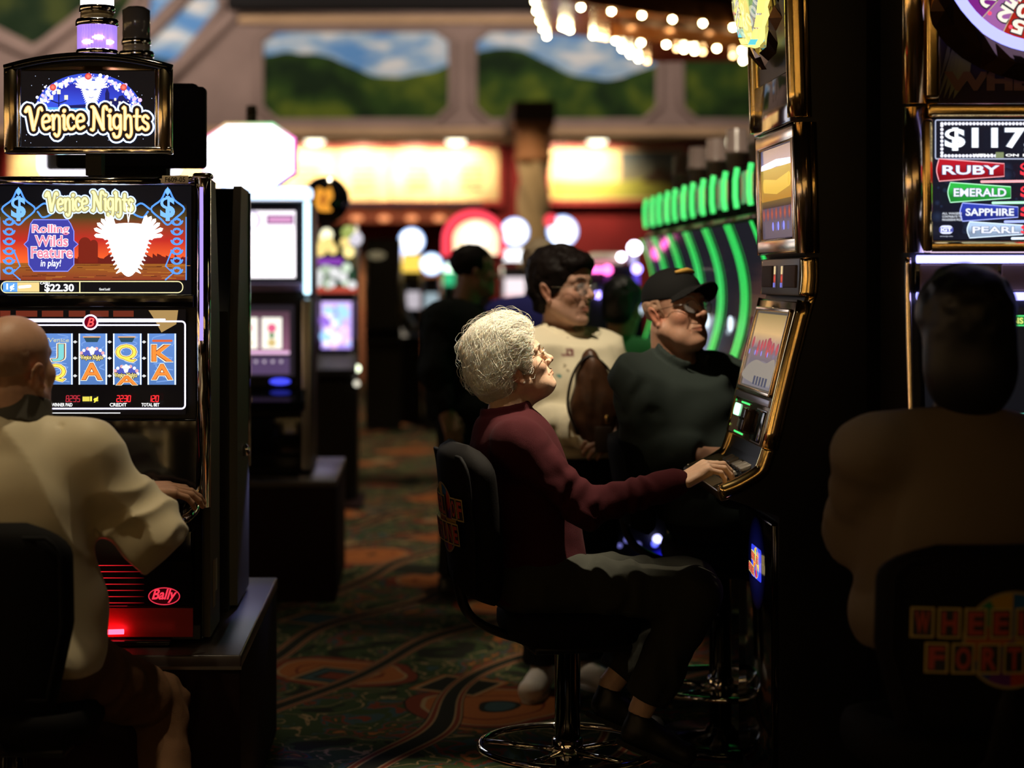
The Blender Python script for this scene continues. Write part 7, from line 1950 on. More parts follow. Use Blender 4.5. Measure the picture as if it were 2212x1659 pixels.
    # hair: short, white, brushed back and curled
    def hair(q):
        d = d_ell(q, (0, -0.004, 0.073), (0.094, 0.121, 0.112))
        d = smin(d, d_ell(q, (0, -0.062, 0.010), (0.082, 0.062, 0.072)), 0.04)
        d = smin(d, d_ell(np.stack([np.abs(q[:, 0]), q[:, 1], q[:, 2]], 1), (0.068, 0.030, 0.045), (0.020, 0.046, 0.052)), 0.02)
        d = d + 0.0055 * vnoise(q, 22) + 0.0018 * vnoise(q, 70) + 0.0008 * vnoise(q, 170)
        d = smax(d, -d_ell(q, (0, 0.145, -0.015), (0.122, 0.130, 0.120)) + 0.006 * vnoise(q, 45), 0.008)
        d = smax(d, -d_ell(np.stack([np.abs(q[:, 0]), q[:, 1], q[:, 2]], 1), (0.085, 0.004, -0.012), (0.040, 0.024, 0.031)), 0.008)
        d = smax(d, -d_ell(q, (0, 0.062, -0.100), (0.12, 0.085, 0.112)), 0.010)
        d = smax(d, -0.066 - q[:, 2] + 0.25 * (q[:, 1] + 0.06), 0.015)
        return d
    hm = mat('white_hair', (0.84, 0.78, 0.64), 0.7, spec=0.15, bump=0.3, bscale=420, sss=0.35)
    ho, V, Q = w.hair(hair, (-0.12, -0.15, -0.10), (0.12, 0.14, 0.21), 0.0030, hm)
    crown = Vector(h.wor((0.0, -0.03, 0.19))); fw = Vector(h.M[:, 1]); upv = Vector(h.M[:, 2])
    def flow(p):
        r = p - crown
        y = r.dot(fw)
        return r.normalized() * 0.5 - fw * 0.75 + (upv * 0.35 if y > 0.03 else -upv * 0.35)
    sm = mat('white_hair_strand', (0.88, 0.82, 0.68), 0.5, spec=0.3, sss=0.3)
    so_ = strands(w.root, w.base, V, Q, 9000, flow, 11, 0.0062, 0.00055, sm, 3, 0.5, 0.0045)
    strands(w.root, w.base, V, Q, 1100, flow, 9, 0.0075, 0.00045, sm, 8, 1.1, 0.013, 'loose_curls', keep=lambda p: (p - crown).length < 0.20 and p.y < 5.30)
    return w
elderly_woman()
# ------------------------------------------------------------------ bald man in a cream jacket, back to us
def bald_man():
    Yc = 4.42; s = FPX / Yc
    h = Head(px(28, 810, Yc), yaw_pitch(66, 8), 1.04, cheek=1.08, jaw=1.05, old=0.6)
    J = dict(pel=px(40, 1405, Yc), waist=px(25, 1255, Yc), chest=px(20, 1090, Yc), neckb=px(30, 915, Yc - 0.01),
             shoR=px(176, 985, Yc), shoL=px(-135, 985, Yc), elbR=px(306, 1140, Yc + 0.06), wriR=px(298, 1056, Yc + 0.34),
             elbL=px(-215, 1185, Yc + 0.08), wriL=px(-150, 1130, Yc + 0.32),
             hipR=px(150, 1440, Yc + 0.03), hipL=px(-60, 1440, Yc + 0.03), kneR=px(345, 1520, Yc + 0.33), kneL=px(-80, 1520, Yc + 0.33),
             ankR=px(366, 1815, Yc + 0.15), ankL=px(-90, 1815, Yc + 0.15))
    w = Rig('person', 'bald man in cream windbreaker seen from behind at the masked-sign slot machine', J, h, (0.12, 0.99, 0), g=(1.12, 1.15, 1.05))
    w.hand('R', (0.86, 0.46, -0.10), (0.05, -0.25, 1), [(6, 22, 16), (6, 22, 16), (8, 24, 16), (12, 26, 18)], 0.06, 1.04, 0.4)
    w.skin((0.42, 0.235, 0.15), 0.0024, 0.0024, neck_r=0.062, ruddy=0.4)
    w.eyes()
    J = w.J
    nb = J['neckb'] + np.array((0.0, 0.015, 0.020)); nn = nrm((0.05, 0.25, 1))
    def jacket(p):
        gx = 0.026
        d = w.torso(p, gx)
        # blouson: fuller above the waistband
        d = smin(d, d_ell(p, J['waist'] + np.array((0.02, 0.02, -0.06)), (0.205, 0.165, 0.16)), 0.05)
        for sd in ('R', 'L'):
            a = w.arm(p, sd, 0.092, 0.082, 0.046, 0.04)
            e = J['elb' + sd]; q = p - e.astype(np.float32); dist = np.linalg.norm(q, axis=1)
            a = smin(a, d_ell(p, e + np.array((0.018, -0.005, -0.018)), (0.080, 0.090, 0.075)), 0.03)
            ax = nrm(J['wri' + sd] - e)
            a = smax(a, (p - (J['wri' + sd] + ax * 0.0)) @ ax.astype(np.float32), 0.008)
            wr = np.clip(1.3 - dist / 0.22, 0, 1)
            f1 = 1 - 2 * np.abs(np.sin((p[:, 0] * 0.9 + p[:, 2] * 0.55 - p[:, 1] * 0.3) * 27 + vnoise(p, 7) * 1.8))
            f2 = 1 - 2 * np.abs(np.sin((p[:, 2] * 0.95 - p[:, 0] * 0.5) * 33 + vnoise(p, 9) * 1.5 + 1))
            a = a - 0.012 * wr * f1 - 0.008 * wr * f2
            d = smin(d, a, 0.05)
        # long drapes across the back and from the armhole, raglan seam, gather at the hem
        back = np.clip((J['chest'][1] + 0.05 - p[:, 1]) / 0.15, 0, 1)
        f3 = 1 - 2 * np.abs(np.sin((p[:, 0] * 0.75 + p[:, 2] * 0.65) * 15 + vnoise(p, 4.5) * 1.6))
        d = d - 0.009 * f3 * back
        d = d + 0.004 * vnoise(p, 10)
        a0, b0 = px(118, 880, Yc - 0.06), px(205, 1150, Yc - 0.02)
        sm = d_cap(p, a0, b0, 0.004, 0.004)
        d = d + 0.0035 * np.clip(1 - sm / 0.006, 0, 1)
        d = smax(d, (p - nb.astype(np.float32)) @ nn.astype(np.float32), 0.01)
        hem = px(0, 1432, Yc)[2] + 0.018 * np.sin(p[:, 0] * 18)
        d = smax(d, hem - p[:, 2], 0.015)
        return d
    lo, hi = w.bbox(['pel', 'shoR', 'shoL', 'elbR', 'elbL', 'wriR', 'wriL', 'neckb'], 0.24)
    jm = mat('cream_nylon', (0.52, 0.45, 0.30), 0.55, spec=0.3, sheen=0.2)
    jk = w.cloth('jacket', jacket, lo, hi, 0.008, jm, boxes=[(J['elbR'] - np.array((0.22, 0.2, 0.16)), J['elbR'] + np.array((0.14, 0.3, 0.26)), 0.005)])
    def collar(p):
        q = p - nb.astype(np.float32); hgt = q @ nn.astype(np.float32); r = np.sqrt(np.maximum((q * q).sum(1) - hgt * hgt, 0))
        return np.maximum(np.abs(r - 0.082 + hgt * 0.12) - 0.006, np.abs(hgt - 0.006) - 0.034) + 0.002 * vnoise(p, 20)
    w.cloth('collar', collar, nb - 0.14, nb + 0.14, 0.005, mat('dark_collar', (0.035, 0.030, 0.020), 0.8))
    def pants(p):
        d = d_ell(p, J['pel'] + np.array((0, 0, -0.02)), (0.195, 0.165, 0.12), w.F)
        for sd in ('R', 'L'):
            l = w.leg(p, sd, 0.098, 0.072, 0.062)
            l = l + sleeve_folds(p, J['hip' + sd], J['kne' + sd], 0.005, 10, 0.5) + 0.003 * vnoise(p, 15)
            d = smin(d, l, 0.04)
        return smax(d, 0.10 - p[:, 2], 0.01)
    lo, hi = w.bbox(['pel', 'hipR', 'hipL', 'kneR', 'kneL', 'ankR', 'ankL'], 0.17)
    lo[2] = 0.05
    w.cloth('trousers', pants, lo, hi, 0.010, mat('brown_corduroy', (0.115, 0.060, 0.032), 0.95, spec=0.1, bump=0.5, bscale=350))
    b = MB(); c = J['pel'] + np.array((0, 0, 0.02)) - w.base
    bs = mat('brown_shoe', (0.03, 0.016, 0.009), 0.5); so = mat('dark_rubber', (0.010, 0.010, 0.010), 0.8)
    for sd in ('R', 'L'):
        a = J['ank' + sd]; fl = 0.02
        shoe(w.root, w.base, (a[0], a[1] - 0.07, fl), (a[0] + 0.03, a[1] + 0.21, fl), bs, so)
    # thin fringe of grey hair round the back of the head
    def hair(q):
        d = h.local(q) - 0.0024 * np.clip((0.062 - q[:, 2]) / 0.035, -0.5, 1) + 0.0012 * vnoise(q * np.array((3, 1, 1), np.float32), 60)
        d = smax(d, q[:, 2] - 0.075, 0.004)
        d = smax(d, 0.02 - np.hypot(np.abs(q[:, 0]) - 0.082, (q[:, 1] + 0.005) * 0.8), 0.004)
        d = smax(d, q[:, 1] - 0.010, 0.004)
        d = smax(d, -0.030 - q[:, 2], 0.004)
        return d
    w.hair(hair, (-0.1, -0.12, -0.05), (0.1, 0.04, 0.07), 0.0030, mat('thin_grey_hair', (0.36, 0.21, 0.135), 0.6, bump=0.3, bscale=300))
    return w
bald_man()

# ------------------------------------------------------------------ woman in a white sweatshirt, standing
def brunette():
    Yc = 6.72
    h = Head(px(1214, 632, Yc), yaw_pitch(-42, -1), 1.10, nose=1.08, old=0.5, cheek=0.94, jaw=0.92)
    J = dict(pel=px(1262, 1010, Yc), waist=px(1252, 905, Yc), chest=px(1240, 800, Yc), neckb=px(1205, 716, Yc + 0.06),
             shoR=px(1152, 752, Yc - 0.10), shoL=px(1295, 748, Yc + 0.08), elbR=px(1172, 905, Yc - 0.16), wriR=px(1296, 945, Yc - 0.30),
             elbL=px(1345, 880, Yc + 0.0), wriL=px(1335, 945, Yc - 0.26),
             hipR=px(1215, 1050, Yc), hipL=px(1300, 1050, Yc + 0.06), kneR=px(1190, 1270, Yc - 0.01), kneL=px(1275, 1262, Yc + 0.07),
             ankR=px(1168, 1440, Yc), ankL=px(1258, 1432, Yc + 0.1))
    w = Rig('person', 'dark-haired woman in white sweatshirt standing with brown bag under her arm', J, h, (0.62, -0.78, 0), g=(1.08, 1.12, 1.0))
    w.hand('R', (0.86, -0.25, 0.10), (-0.2, -0.75, 0.55), [(40, 60, 35)] * 4, 0.05, 1.0)
    w.hand('L', (-0.55, -0.55, -0.1), (0.3, -0.6, 0.6), [(35, 55, 35)] * 4, 0.05, 1.0)
    w.skin((0.46, 0.265, 0.19), 0.0030, 0.0035, ruddy=0.3, coarse=0.02, neck_r=0.046)
    w.eyes(); w.brows(mat('dark_brow', (0.03, 0.015, 0.01), 0.7))
    w.glasses(mat('thin_silver_wire', (0.5, 0.48, 0.45), 0.25, 1.0), mat('lens_glass', (1, 1, 1), 0.02, spec=0.6, alpha=0.10), 0.026, 0.0215, 0.113, 0.014, 0.0010)
    J = w.J; F = w.F; ne = J['neckb'] + np.array((0.022, -0.028, 0.012)); nn = nrm((0.20, -0.30, 1))
    def top(p):
        d = w.torso(p, 0.022)
        d = smin(d, d_ell(p, J['chest'] + F[:, 1] * 0.075 - np.array((0, 0, 0.04)), (0.15, 0.10, 0.09), F), 0.05)
        for sd in ('R', 'L'):
            a = w.arm(p, sd, 0.082, 0.074, 0.050, 0.03) + sleeve_folds(p, J['elb' + sd], J['wri' + sd], 0.005, 11) + sleeve_folds(p, J['sho' + sd], J['elb' + sd], 0.004, 6)
            ax = nrm(J['wri' + sd] - J['elb' + sd]); a = smax(a, (p - J['wri' + sd]) @ ax.astype(np.float32), 0.01)
            d = smin(d, a, 0.035)
        d = d + 0.006 * vnoise(p, 7) + 0.003 * vnoise(p, 18)
        q = p - ne.astype(np.float32); hg = q @ nn.astype(np.float32); r = np.sqrt(np.maximum((q * q).sum(1) - hg * hg, 0))
        d = smax(d, hg, 0.012); d = smin(d, np.sqrt((r - 0.074) ** 2 + (hg * 0.6) ** 2) - 0.010, 0.010)
        return smax(d, J['pel'][2] + 0.045 - p[:, 2], 0.02)
    lo, hi = w.bbox(['pel', 'shoR', 'shoL', 'elbR', 'elbL', 'wriR', 'wriL', 'neckb'], 0.22)
    # small embroidered motifs on the chest
    spots = [(px(1215, 766, Yc), 0.014, (0.30, 0.14, 0.13)), (px(1233, 762, Yc), 0.018, (0.18, 0.05, 0.06)), (px(1222, 790, Yc), 0.010, (0.25, 0.2, 0.12)), (px(1208, 812, Yc), 0.014, (0.05, 0.28, 0.26)), (px(1228, 802, Yc), 0.008, (0.2, 0.16, 0.1)), (px(1226, 726, Yc), 0.009, (0.25, 0.2, 0.15))]
    def tcol(V):
        c = np.tile(np.array((0.78, 0.71, 0.52), np.float32), (len(V), 1))
        for (o, r, k) in spots:
            dd = np.hypot(V[:, 0] * Yc / V[:, 1] - o[0], (V[:, 2] - 1.5) * Yc / V[:, 1] + 1.5 - o[2])
            m = ((dd < r * (0.8 + 0.4 * vnoise(V, 60))) & (V[:, 1] < Yc) & (vnoise(V, 90) > -0.25))[:, None]
            c = np.where(m, np.array(k, np.float32), c)
        return c
    w.cloth('sweatshirt', top, lo, hi, 0.009, vcol_mat('white_fleece', 0.9, spec=0.15, bump=0.3, bscale=400), tcol)
    def pants(p):
        d = d_ell(p, J['pel'], (0.185, 0.15, 0.16), F)
        for sd in ('R', 'L'): d = smin(d, w.leg(p, sd, 0.095, 0.075, 0.070) + 0.005 * vnoise(p, 10), 0.03)
        return smax(d, 0.10 - p[:, 2], 0.01)
    lo, hi = w.bbox(['pel', 'hipR', 'hipL', 'kneR', 'kneL', 'ankR', 'ankL'], 0.17)
    w.cloth('trousers', pants, lo, hi, 0.014, mat('black_trousers', (0.012, 0.012, 0.014), 0.9, spec=0.1))
    wh = mat('white_shoe', (0.75, 0.68, 0.60), 0.5); so = mat('white_sole', (0.6, 0.55, 0.5), 0.7)
    for sd, t in (('R', (-0.06, -0.22)), ('L', (0.10, -0.17))):
        a = J['ank' + sd]; shoe(w.root, w.base, (a[0] - t[0] * 0.3, a[1] - t[1] * 0.3, 0.018), (a[0] + t[0], a[1] + t[1], 0.018), wh, so, sc=1.1)
    def hair(q):
        d = d_ell(q, (0, -0.018, 0.068), (0.093, 0.114, 0.096))
        d = smin(d, d_ell(q, (0, -0.060, -0.005), (0.074, 0.055, 0.075)), 0.04)
        d = smin(d, d_ell(q, (0, 0.066, 0.100), (0.062, 0.042, 0.026)), 0.03)
        d = d + 0.007 * vnoise(q, 30) + 0.004 * vnoise(q, 70)
        d = smax(d, -d_ell(q, (0, 0.130, -0.015), (0.105, 0.088, 0.104)), 0.012)
        d = smax(d, -d_ell(q, (0, 0.05, -0.08), (0.12, 0.07, 0.095)), 0.012)
        return smax(d, -0.075 - q[:, 2], 0.01)
    hm = mat('dark_brown_hair', (0.006, 0.0035, 0.003), 0.6, spec=0.12, bump=0.4, bscale=200)
    w.hair(hair, (-0.13, -0.15, -0.11), (0.13, 0.13, 0.20), 0.005, hm)
    # the bag under her arm: soft brown shoulder bag
    b = P(1284, 862, Yc - 0.30); root = empty('shoulder_bag', (b.x, b.y, b.z - 0.20), 0, 'slouchy brown shoulder bag held against the white sweatshirt', 'bag')
    bb = np.array(root.location)
    c = np.array(b)
    def bag(p):
        d = d_ell(p, c + np.array((0, 0, -0.03)), (0.088, 0.055, 0.150))
        d = smin(d, d_ell(p, c + np.array((-0.012, 0.0, 0.10)), (0.040, 0.035, 0.075)), 0.04)
        d = d + 0.010 * np.abs(vnoise(p * np.array((2.2, 1, 0.7), np.float32), 14)) + 0.005 * vnoise(p, 25)
        return d
    V, Q = iso(bag, *grid_for(c - 0.24, c + 0.24, 0.008, []))
    bo = np_obj('pouch', V - bb.astype(np.float32), Q, mat('brown_leather', (0.085, 0.036, 0.016), 0.42, spec=0.45, var=0.6, vscale=14), root)
    m = MB(); pts = [c + np.array(v) - bb for v in ((-0.06, -0.03, -0.12), (-0.095, -0.035, -0.02), (-0.075, -0.03, 0.09), (-0.02, -0.02, 0.15), (0.05, -0.01, 0.10), (0.085, -0.02, 0.0), (0.075, -0.03, -0.12))]
    m.tube(crom(pts, 5), 0.010, mat('dark_strap', (0.012, 0.006, 0.004), 0.5), 8, flat=0.5); m.build('strap', root)
    m = MB(); m.box(-0.005, 0.055, -0.068, -0.060, 0.02, 0.11, mat('brown_patch', (0.055, 0.030, 0.016), 0.6), 0.008); o = m.build('patch_pocket', root)
    m = MB(); m.box(0.03, 0.045, -0.066, -0.058, 0.12, 0.15, mat('brass_clasp', (0.9, 0.6, 0.25), 0.2, 1.0), 0.004); m.build('clasp', root)
    return w
brunette()

# ------------------------------------------------------------------ man in a black cap, leaning by the gold machine
def cap_man():
    Yc = 6.00
    h = Head(px(1458, 684, Yc), yaw_pitch(-54, 9), 1.05, nose=1.12, jaw=1.08, cheek=1.02, old=1.0, jowl=0.5, wide=1.0)
    J = dict(pel=px(1552, 1110, Yc), waist=px(1515, 1000, Yc), chest=px(1475, 880, Yc), neckb=px(1454, 765, Yc + 0.04),
             shoR=px(1378, 826, Yc - 0.10), shoL=px(1565, 815, Yc + 0.12), elbR=px(1402, 985, Yc - 0.12), wriR=px(1512, 985, Yc - 0.22),
             elbL=px(1625, 960, Yc + 0.1), wriL=px(1560, 1030, Yc - 0.08),
             hipR=px(1545, 1140, Yc - 0.07), hipL=px(1560, 1140, Yc + 0.09), kneR=px(1790, 1165, Yc - 0.10), kneL=px(1800, 1165, Yc + 0.14),
             ankR=px(1760, 1480, Yc - 0.08), ankL=px(1770, 1480, Yc + 0.14))
    w = Rig('person', 'bespectacled man in black cap and dark shirt seated beyond the gold machine', J, h, (0.80, -0.60, 0), g=(1.22, 1.22, 1.05))
    w.hand('R', (0.93, 0.05, -0.05), (-0.1, -0.5, 0.85), [(14, 28, 20)] * 4, 0.06, 1.05)
    w.hand('L', (0.9, -0.2, -0.2), (0.1, -0.2, 1), [(20, 35, 25)] * 4, 0.05, 1.05)
    w.skin((0.44, 0.24, 0.16), 0.0028, 0.0035, neck_r=0.064, ruddy=0.5, coarse=0.02)
    w.eyes(); w.brows(mat('grey_brow', (0.45, 0.40, 0.34), 0.7), 0.003)
    w.glasses(mat('thin_silver_wire', (0.5, 0.48, 0.45), 0.25, 1.0), mat('lens_glass', (1, 1, 1), 0.02, spec=0.6, alpha=0.10), 0.027, 0.021, 0.113, 0.016, 0.0012)
    J = w.J; F = w.F; ne = J['neckb'] + np.array((0.02, -0.035, -0.012)); nn = nrm((0.34, -0.46, 1))
    def shirt(p):
        d = w.torso(p, 0.022)
        for sd in ('R', 'L'):
            a = w.arm(p, sd, 0.088, 0.074, 0.046, 0.03) + sleeve_folds(p, J['sho' + sd], J['elb' + sd], 0.006, 7) + sleeve_folds(p, J['elb' + sd], J['wri' + sd], 0.004, 9)
            ax = nrm(J['wri' + sd] - J['elb' + sd]); a = smax(a, (p - J['wri' + sd]) @ ax.astype(np.float32), 0.01)
            d = smin(d, a, 0.04)
        d = d + 0.007 * np.sin((p[:, 0] * 0.7 - p[:, 2] * 0.8) * 40 + vnoise(p, 6) * 3) * 0.6 + 0.005 * vnoise(p, 10)
        q = p - ne.astype(np.float32); hg = q @ nn.astype(np.float32); r = np.sqrt(np.maximum((q * q).sum(1) - hg * hg, 0))
        d = smax(d, hg, 0.012)
        col = np.maximum(np.abs(r - 0.084 - 0.4 * np.maximum(-hg, 0)) - 0.007, np.abs(hg - 0.004) - 0.030)
        fr = q @ F[:, 1].astype(np.float32); col = smax(col, 0.055 - np.abs(q @ F[:, 0].astype(np.float32)) - 2.0 * np.maximum(0.055 - fr, 0), 0.005)
        d = smin(d, col, 0.008)
        return smax(d, J['pel'][2] - 0.02 - p[:, 2], 0.02)
    lo, hi = w.bbox(['pel', 'shoR', 'shoL', 'elbR', 'elbL', 'wriR', 'wriL', 'neckb'], 0.24)
    w.cloth('shirt', shirt, lo, hi, 0.009, mat('dark_green_shirt', (0.026, 0.036, 0.032), 0.85, spec=0.2, bump=0.2, bscale=300))
    def pants(p):
        d = d_ell(p, J['pel'], (0.20, 0.17, 0.13), F)
        for sd in ('R', 'L'): d = smin(d, w.leg(p, sd, 0.098, 0.076, 0.066), 0.03)
        return smax(d, 0.10 - p[:, 2], 0.01)
    lo, hi = w.bbox(['pel', 'hipR', 'hipL', 'kneR', 'kneL', 'ankR', 'ankL'], 0.18)
    w.cloth('trousers', pants, lo, hi, 0.016, mat('black_trousers', (0.012, 0.012, 0.014), 0.9, spec=0.1))
    for sd in ('R', 'L'):
        a = J['ank' + sd]; shoe(w.root, w.base, (a[0] - 0.06, a[1], a[2] - 0.09), (a[0] + 0.19, a[1], a[2] - 0.09), mat('black_leather_shoe', (0.008, 0.008, 0.008), 0.45), mat('dark_rubber', (0.010, 0.010, 0.010), 0.8))
    # cap
    cm = mat('black_cap_cloth', (0.008, 0.008, 0.008), 0.85, spec=0.15, bump=0.3, bscale=400)
    def cap(q):
        d = d_ell(q, (0, -0.004, 0.066), (0.083, 0.106, 0.086))
        d = smax(d, 0.050 + 0.06 * (q[:, 1] + 0.02) * -1 - q[:, 2], 0.006)
        # curved brim
        x = q[:, 0]; y = q[:, 1]
        br = np.maximum(np.abs(q[:, 2] - (0.072 - 6.5 * x * x + 0.10 * (y - 0.09))) - 0.0035, np.sqrt((x / 0.074) ** 2 + ((y - 0.075) / 0.100) ** 2) * 0.08 - 0.08)
        br = smax(br, 0.06 - y, 0.004)
        return smin(d, br, 0.008)
    co, V, Q = w.hair(cap, (-0.11, -0.13, -0.01), (0.11, 0.20, 0.18), 0.0038, cm, 'cap')
    b = MB(); ym = mat('gold_embroidery', (0.55, 0.32, 0.06), 0.7)
    pts = [h.wor((0.046 * math.cos(t), 0.090 + 0.012 * math.cos(t * 2), 0.118 + 0.014 * math.sin(t))) - w.base for t in [2 * math.pi * k / 18 for k in range(18)]]
    pts = [h.wor((x, 0.062 - abs(x) * 0.25 + 0.012, 0.133 - abs(x) * 0.10)) - w.base for x in (-0.04, -0.02, 0, 0.02, 0.04)]
    b.tube(pts, [0.004, 0.008, 0.009, 0.008, 0.004], ym, 8); e = b.build('cap_badge', w.root)
    def hair(q):
        d = np.abs(d_ell(q, (0, -0.006, 0.050), (0.0775, 0.1005, 0.0815))) - 0.004 + 0.003 * vnoise(q, 80)
        d = smax(d, q[:, 2] - 0.055, 0.004); d = smax(d, q[:, 1] - 0.020, 0.006); return smax(d, -0.025 - q[:, 2] - 0.3 * q[:, 1], 0.006)
    w.hair(hair, (-0.1, -0.13, -0.05), (0.1, 0.05, 0.08), 0.004, mat('thin_grey_hair', (0.30, 0.22, 0.15), 0.7, bump=0.4, bscale=300))
    return w
cap_man()

# ------------------------------------------------------------------ people farther off (well out of focus)
def simple_person(name_label, head_px, Y, yaw, pitch, skin, hairf, hair_m, cloth_m, pants_m, joints, sc=1.0, g=(1.05, 1.05, 1), garment='shirt', hstep=0.0045, step=0.014, shoes=None, legs=True, nr=0.056, arms=1.0):
    h = Head(px(*head_px, Y), yaw_pitch(yaw, pitch), sc)
    J = {k: px(a, b, Y + c) for k, (a, b, c) in joints.items()}
    w = Rig('person', name_label, J, h, (math.cos(R(yaw)), math.sin(R(yaw)), 0), g=g, arms=arms)
    J = w.J
    for sd in ('R', 'L'):
        f = nrm(J['wri' + sd] - J['elb' + sd]); w.hand(sd, f, (0.1, -0.2, 1) if abs(f[2]) < 0.7 else (w.F[:, 0] * (1 if sd == 'R' else -1)), [(18, 30, 20)] * 4, 0.06, 1.0)
    w.skin(skin, hstep, 0.0045, 0.022, neck_r=nr)
    w.eyes()
    ne = J['neckb'] + w.F[:, 1] * 0.02 + np.array((0, 0, 0.01)); nn = nrm(np.array((0, 0, 1)) + w.F[:, 1] * 0.3)
    def top(p):
        d = w.torso(p, 0.022)
        for sd in ('R', 'L'):
            a = w.arm(p, sd, 0.084, 0.070, 0.048) + sleeve_folds(p, J['sho' + sd], J['elb' + sd], 0.004, 7)
            ax = nrm(J['wri' + sd] - J['elb' + sd]); a = smax(a, (p - J['wri' + sd]) @ ax.astype(np.float32), 0.01)
            d = smin(d, a, 0.04)
        d = d + 0.006 * vnoise(p, 9)
        q = p - ne.astype(np.float32); hg = q @ nn.astype(np.float32); r = np.sqrt(np.maximum((q * q).sum(1) - hg * hg, 0))
        d = smax(d, hg, 0.012); d = smin(d, np.sqrt((r - 0.074) ** 2 + hg ** 2) - 0.010, 0.008)
        return smax(d, J['pel'][2] - 0.07 - p[:, 2], 0.02)
    lo, hi = w.bbox(['pel', 'shoR', 'shoL', 'elbR', 'elbL', 'wriR', 'wriL', 'neckb'], 0.24)
    w.cloth(garment, top, lo, hi, step, cloth_m)
    def pants(p):
        d = d_ell(p, J['pel'], (0.19, 0.155, 0.13), w.F)
        for sd in ('R', 'L'): d = smin(d, w.leg(p, sd, 0.095, 0.075, 0.066), 0.03)
        return smax(d, J['ankR'][2] - p[:, 2], 0.01)
    lo, hi = w.bbox(['pel', 'hipR', 'hipL', 'kneR', 'kneL', 'ankR', 'ankL'], 0.18)
    w.cloth('trousers', pants, lo, hi, 0.018, pants_m)
    for sd in ('R', 'L'):
        a = J['ank' + sd]; d = w.F[:, 1]
        shoe(w.root, w.base, (a[0] - d[0] * 0.06, a[1] - d[1] * 0.06, a[2] - 0.085), (a[0] + d[0] * 0.19, a[1] + d[1] * 0.19, a[2] - 0.085), mat('black_leather_shoe', (0.008, 0.008, 0.008), 0.45), mat('dark_rubber', (0.010, 0.010, 0.010), 0.8))
    if hairf: w.hair(hairf, (-0.13, -0.15, -0.12), (0.13, 0.14, 0.20), 0.006, hair_m)
    return w

def short_hair(q):
    d = d_ell(q, (0, -0.010, 0.064), (0.080, 0.102, 0.084)) + 0.003 * vnoise(q, 60)
    d = smax(d, -d_ell(q, (0, 0.125, 0.0), (0.11, 0.085, 0.098)), 0.01)
    d = smax(d, -d_ell(q, (0, 0.05, -0.07), (0.12, 0.065, 0.085)), 0.01)
    return smax(d, -0.045 - q[:, 2], 0.01)
def full_hair(q):
    d = d_ell(q, (0, -0.014, 0.066), (0.092, 0.110, 0.095)) + 0.006 * vnoise(q, 40)
    d = smin(d, d_ell(q, (0, -0.055, -0.01), (0.075, 0.050, 0.07)), 0.03)
    d = smax(d, -d_ell(q, (0, 0.130, -0.01), (0.105, 0.088, 0.10)), 0.012)
    return smax(d, -0.075 - q[:, 2], 0.01)

DARKHAIR = mat('dark_brown_hair')
simple_person('dark-haired man in black clothes standing in the aisle', (1022, 594), 8.7, 18, 2, (0.24, 0.13, 0.09), short_hair, DARKHAIR,
    mat('black_jersey', (0.006, 0.007, 0.006), 0.9, spec=0.1), mat('black_trousers'),
    dict(pel=(1000, 880, 0), waist=(990, 805, 0), chest=(985, 728, 0), neckb=(1000, 660, 0), shoR=(955, 690, -0.14), shoL=(1030, 690, 0.16), elbR=(938, 800, -0.2), wriR=(965, 890, -0.24),
         elbL=(1050, 800, 0.2), wriL=(1070, 870, 0.1), hipR=(985, 910, -0.08), hipL=(1015, 910, 0.1), kneR=(985, 1080, -0.08), kneL=(1015, 1080, 0.1), ankR=(975, 1245, -0.1), ankL=(1010, 1232, 0.1)), 1.0, g=(1.1, 1.2, 1))
simple_person('grey-haired person in blue shirt half hidden behind the dark-haired woman', (1168, 582), 9.4, 78, 0, (0.3, 0.18, 0.13), full_hair, mat('ash_hair', (0.36, 0.27, 0.17), 0.7),
    mat('blue_shirt', (0.030, 0.030, 0.17), 0.9, spec=0.1), mat('black_trousers'),
    dict(pel=(1150, 860, 0), waist=(1150, 790, 0), chest=(1150, 715, 0), neckb=(1155, 652, 0), shoR=(1222, 682, 0.02), shoL=(1082, 682, -0.02), elbR=(1240, 770, 0.03), wriR=(1215, 830, 0.2),
         elbL=(1062, 770, -0.03), wriL=(1080, 830, 0.2), hipR=(1185, 890, 0), hipL=(1115, 890, 0), kneR=(1185, 1040, 0), kneL=(1115, 1040, 0), ankR=(1185, 1195, 0), ankL=(1115, 1195, 0)), 1.0, g=(1.15, 1.1, 1))
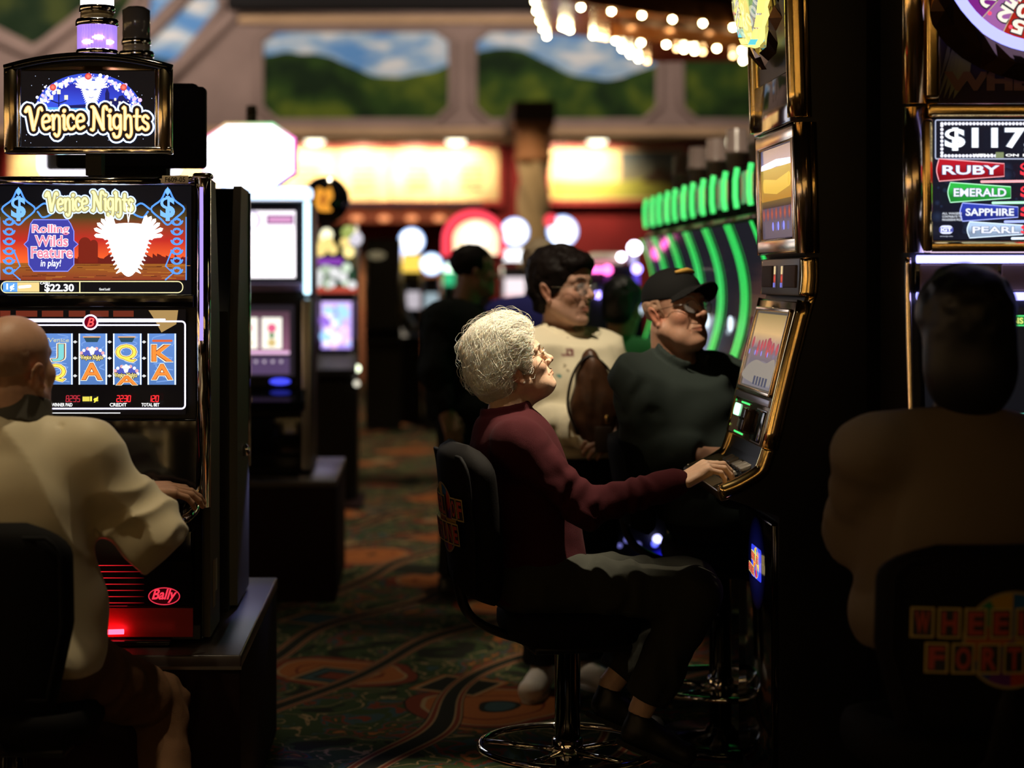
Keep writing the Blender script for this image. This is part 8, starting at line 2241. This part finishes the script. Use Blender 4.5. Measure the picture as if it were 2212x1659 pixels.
simple_person('black-haired player in green shirt bent over a far machine', (1344, 672), 8.6, 60, -12, (0.42, 0.22, 0.15), full_hair, mat('black_hair', (0.004, 0.004, 0.005), 0.5),
    mat('green_shirt', (0.045, 0.20, 0.075), 0.9, spec=0.1), mat('black_trousers'),
    dict(pel=(1330, 935, 0), waist=(1332, 870, 0), chest=(1336, 800, 0.02), neckb=(1340, 738, 0.02), shoR=(1402, 765, -0.02), shoL=(1258, 752, -0.06), elbR=(1410, 850, -0.02), wriR=(1378, 850, 0.23),
         elbL=(1235, 840, 0.05), wriL=(1262, 860, 0.3), hipR=(1365, 950, 0.05), hipL=(1300, 950, 0.05), kneR=(1390, 960, 0.45), kneL=(1300, 960, 0.45), ankR=(1390, 1120, 0.4), ankL=(1300, 1120, 0.4)), 1.02, g=(1.12, 1.1, 1))
def bun_hair(q):
    d = d_ell(q, (0, -0.014, 0.064), (0.096, 0.116, 0.098)) + 0.005 * vnoise(q, 40)
    d = smin(d, d_ell(q, (0, -0.05, -0.04), (0.092, 0.070, 0.115)), 0.04)
    d = smax(d, -d_ell(q, (0, 0.140, -0.02), (0.105, 0.088, 0.12)), 0.012)
    return smax(d, -0.155 - q[:, 2], 0.01)
def near_player():
    w = simple_person('player with dark bobbed hair and tan jacket, back to us at the jackpot machine', (2084, 742), 4.00, 86, 0, (0.10, 0.06, 0.04), None, None,
        mat('tan_jacket', (0.14, 0.105, 0.07), 0.85, spec=0.15), mat('black_trousers'),
        dict(pel=(2060, 1330, 0), waist=(2065, 1190, 0), chest=(2070, 1050, 0), neckb=(2080, 905, -0.01), shoR=(2245, 985, 0.03), shoL=(1885, 985, -0.02), elbR=(2300, 1160, 0.12), wriR=(2240, 1115, 0.33),
             elbL=(1850, 1150, 0.10), wriL=(1925, 1115, 0.32), hipR=(2140, 1370, 0.05), hipL=(1980, 1370, 0.05), kneR=(2150, 1390, 0.44), kneL=(1985, 1390, 0.44), ankR=(2150, 1770, 0.40), ankL=(1985, 1770, 0.40)), 1.08, g=(1.2, 1.1, 1.05), garment='jacket', step=0.010)
    w.hair(bun_hair, (-0.14, -0.16, -0.19), (0.14, 0.14, 0.20), 0.006, mat('black_hair'))
near_player()
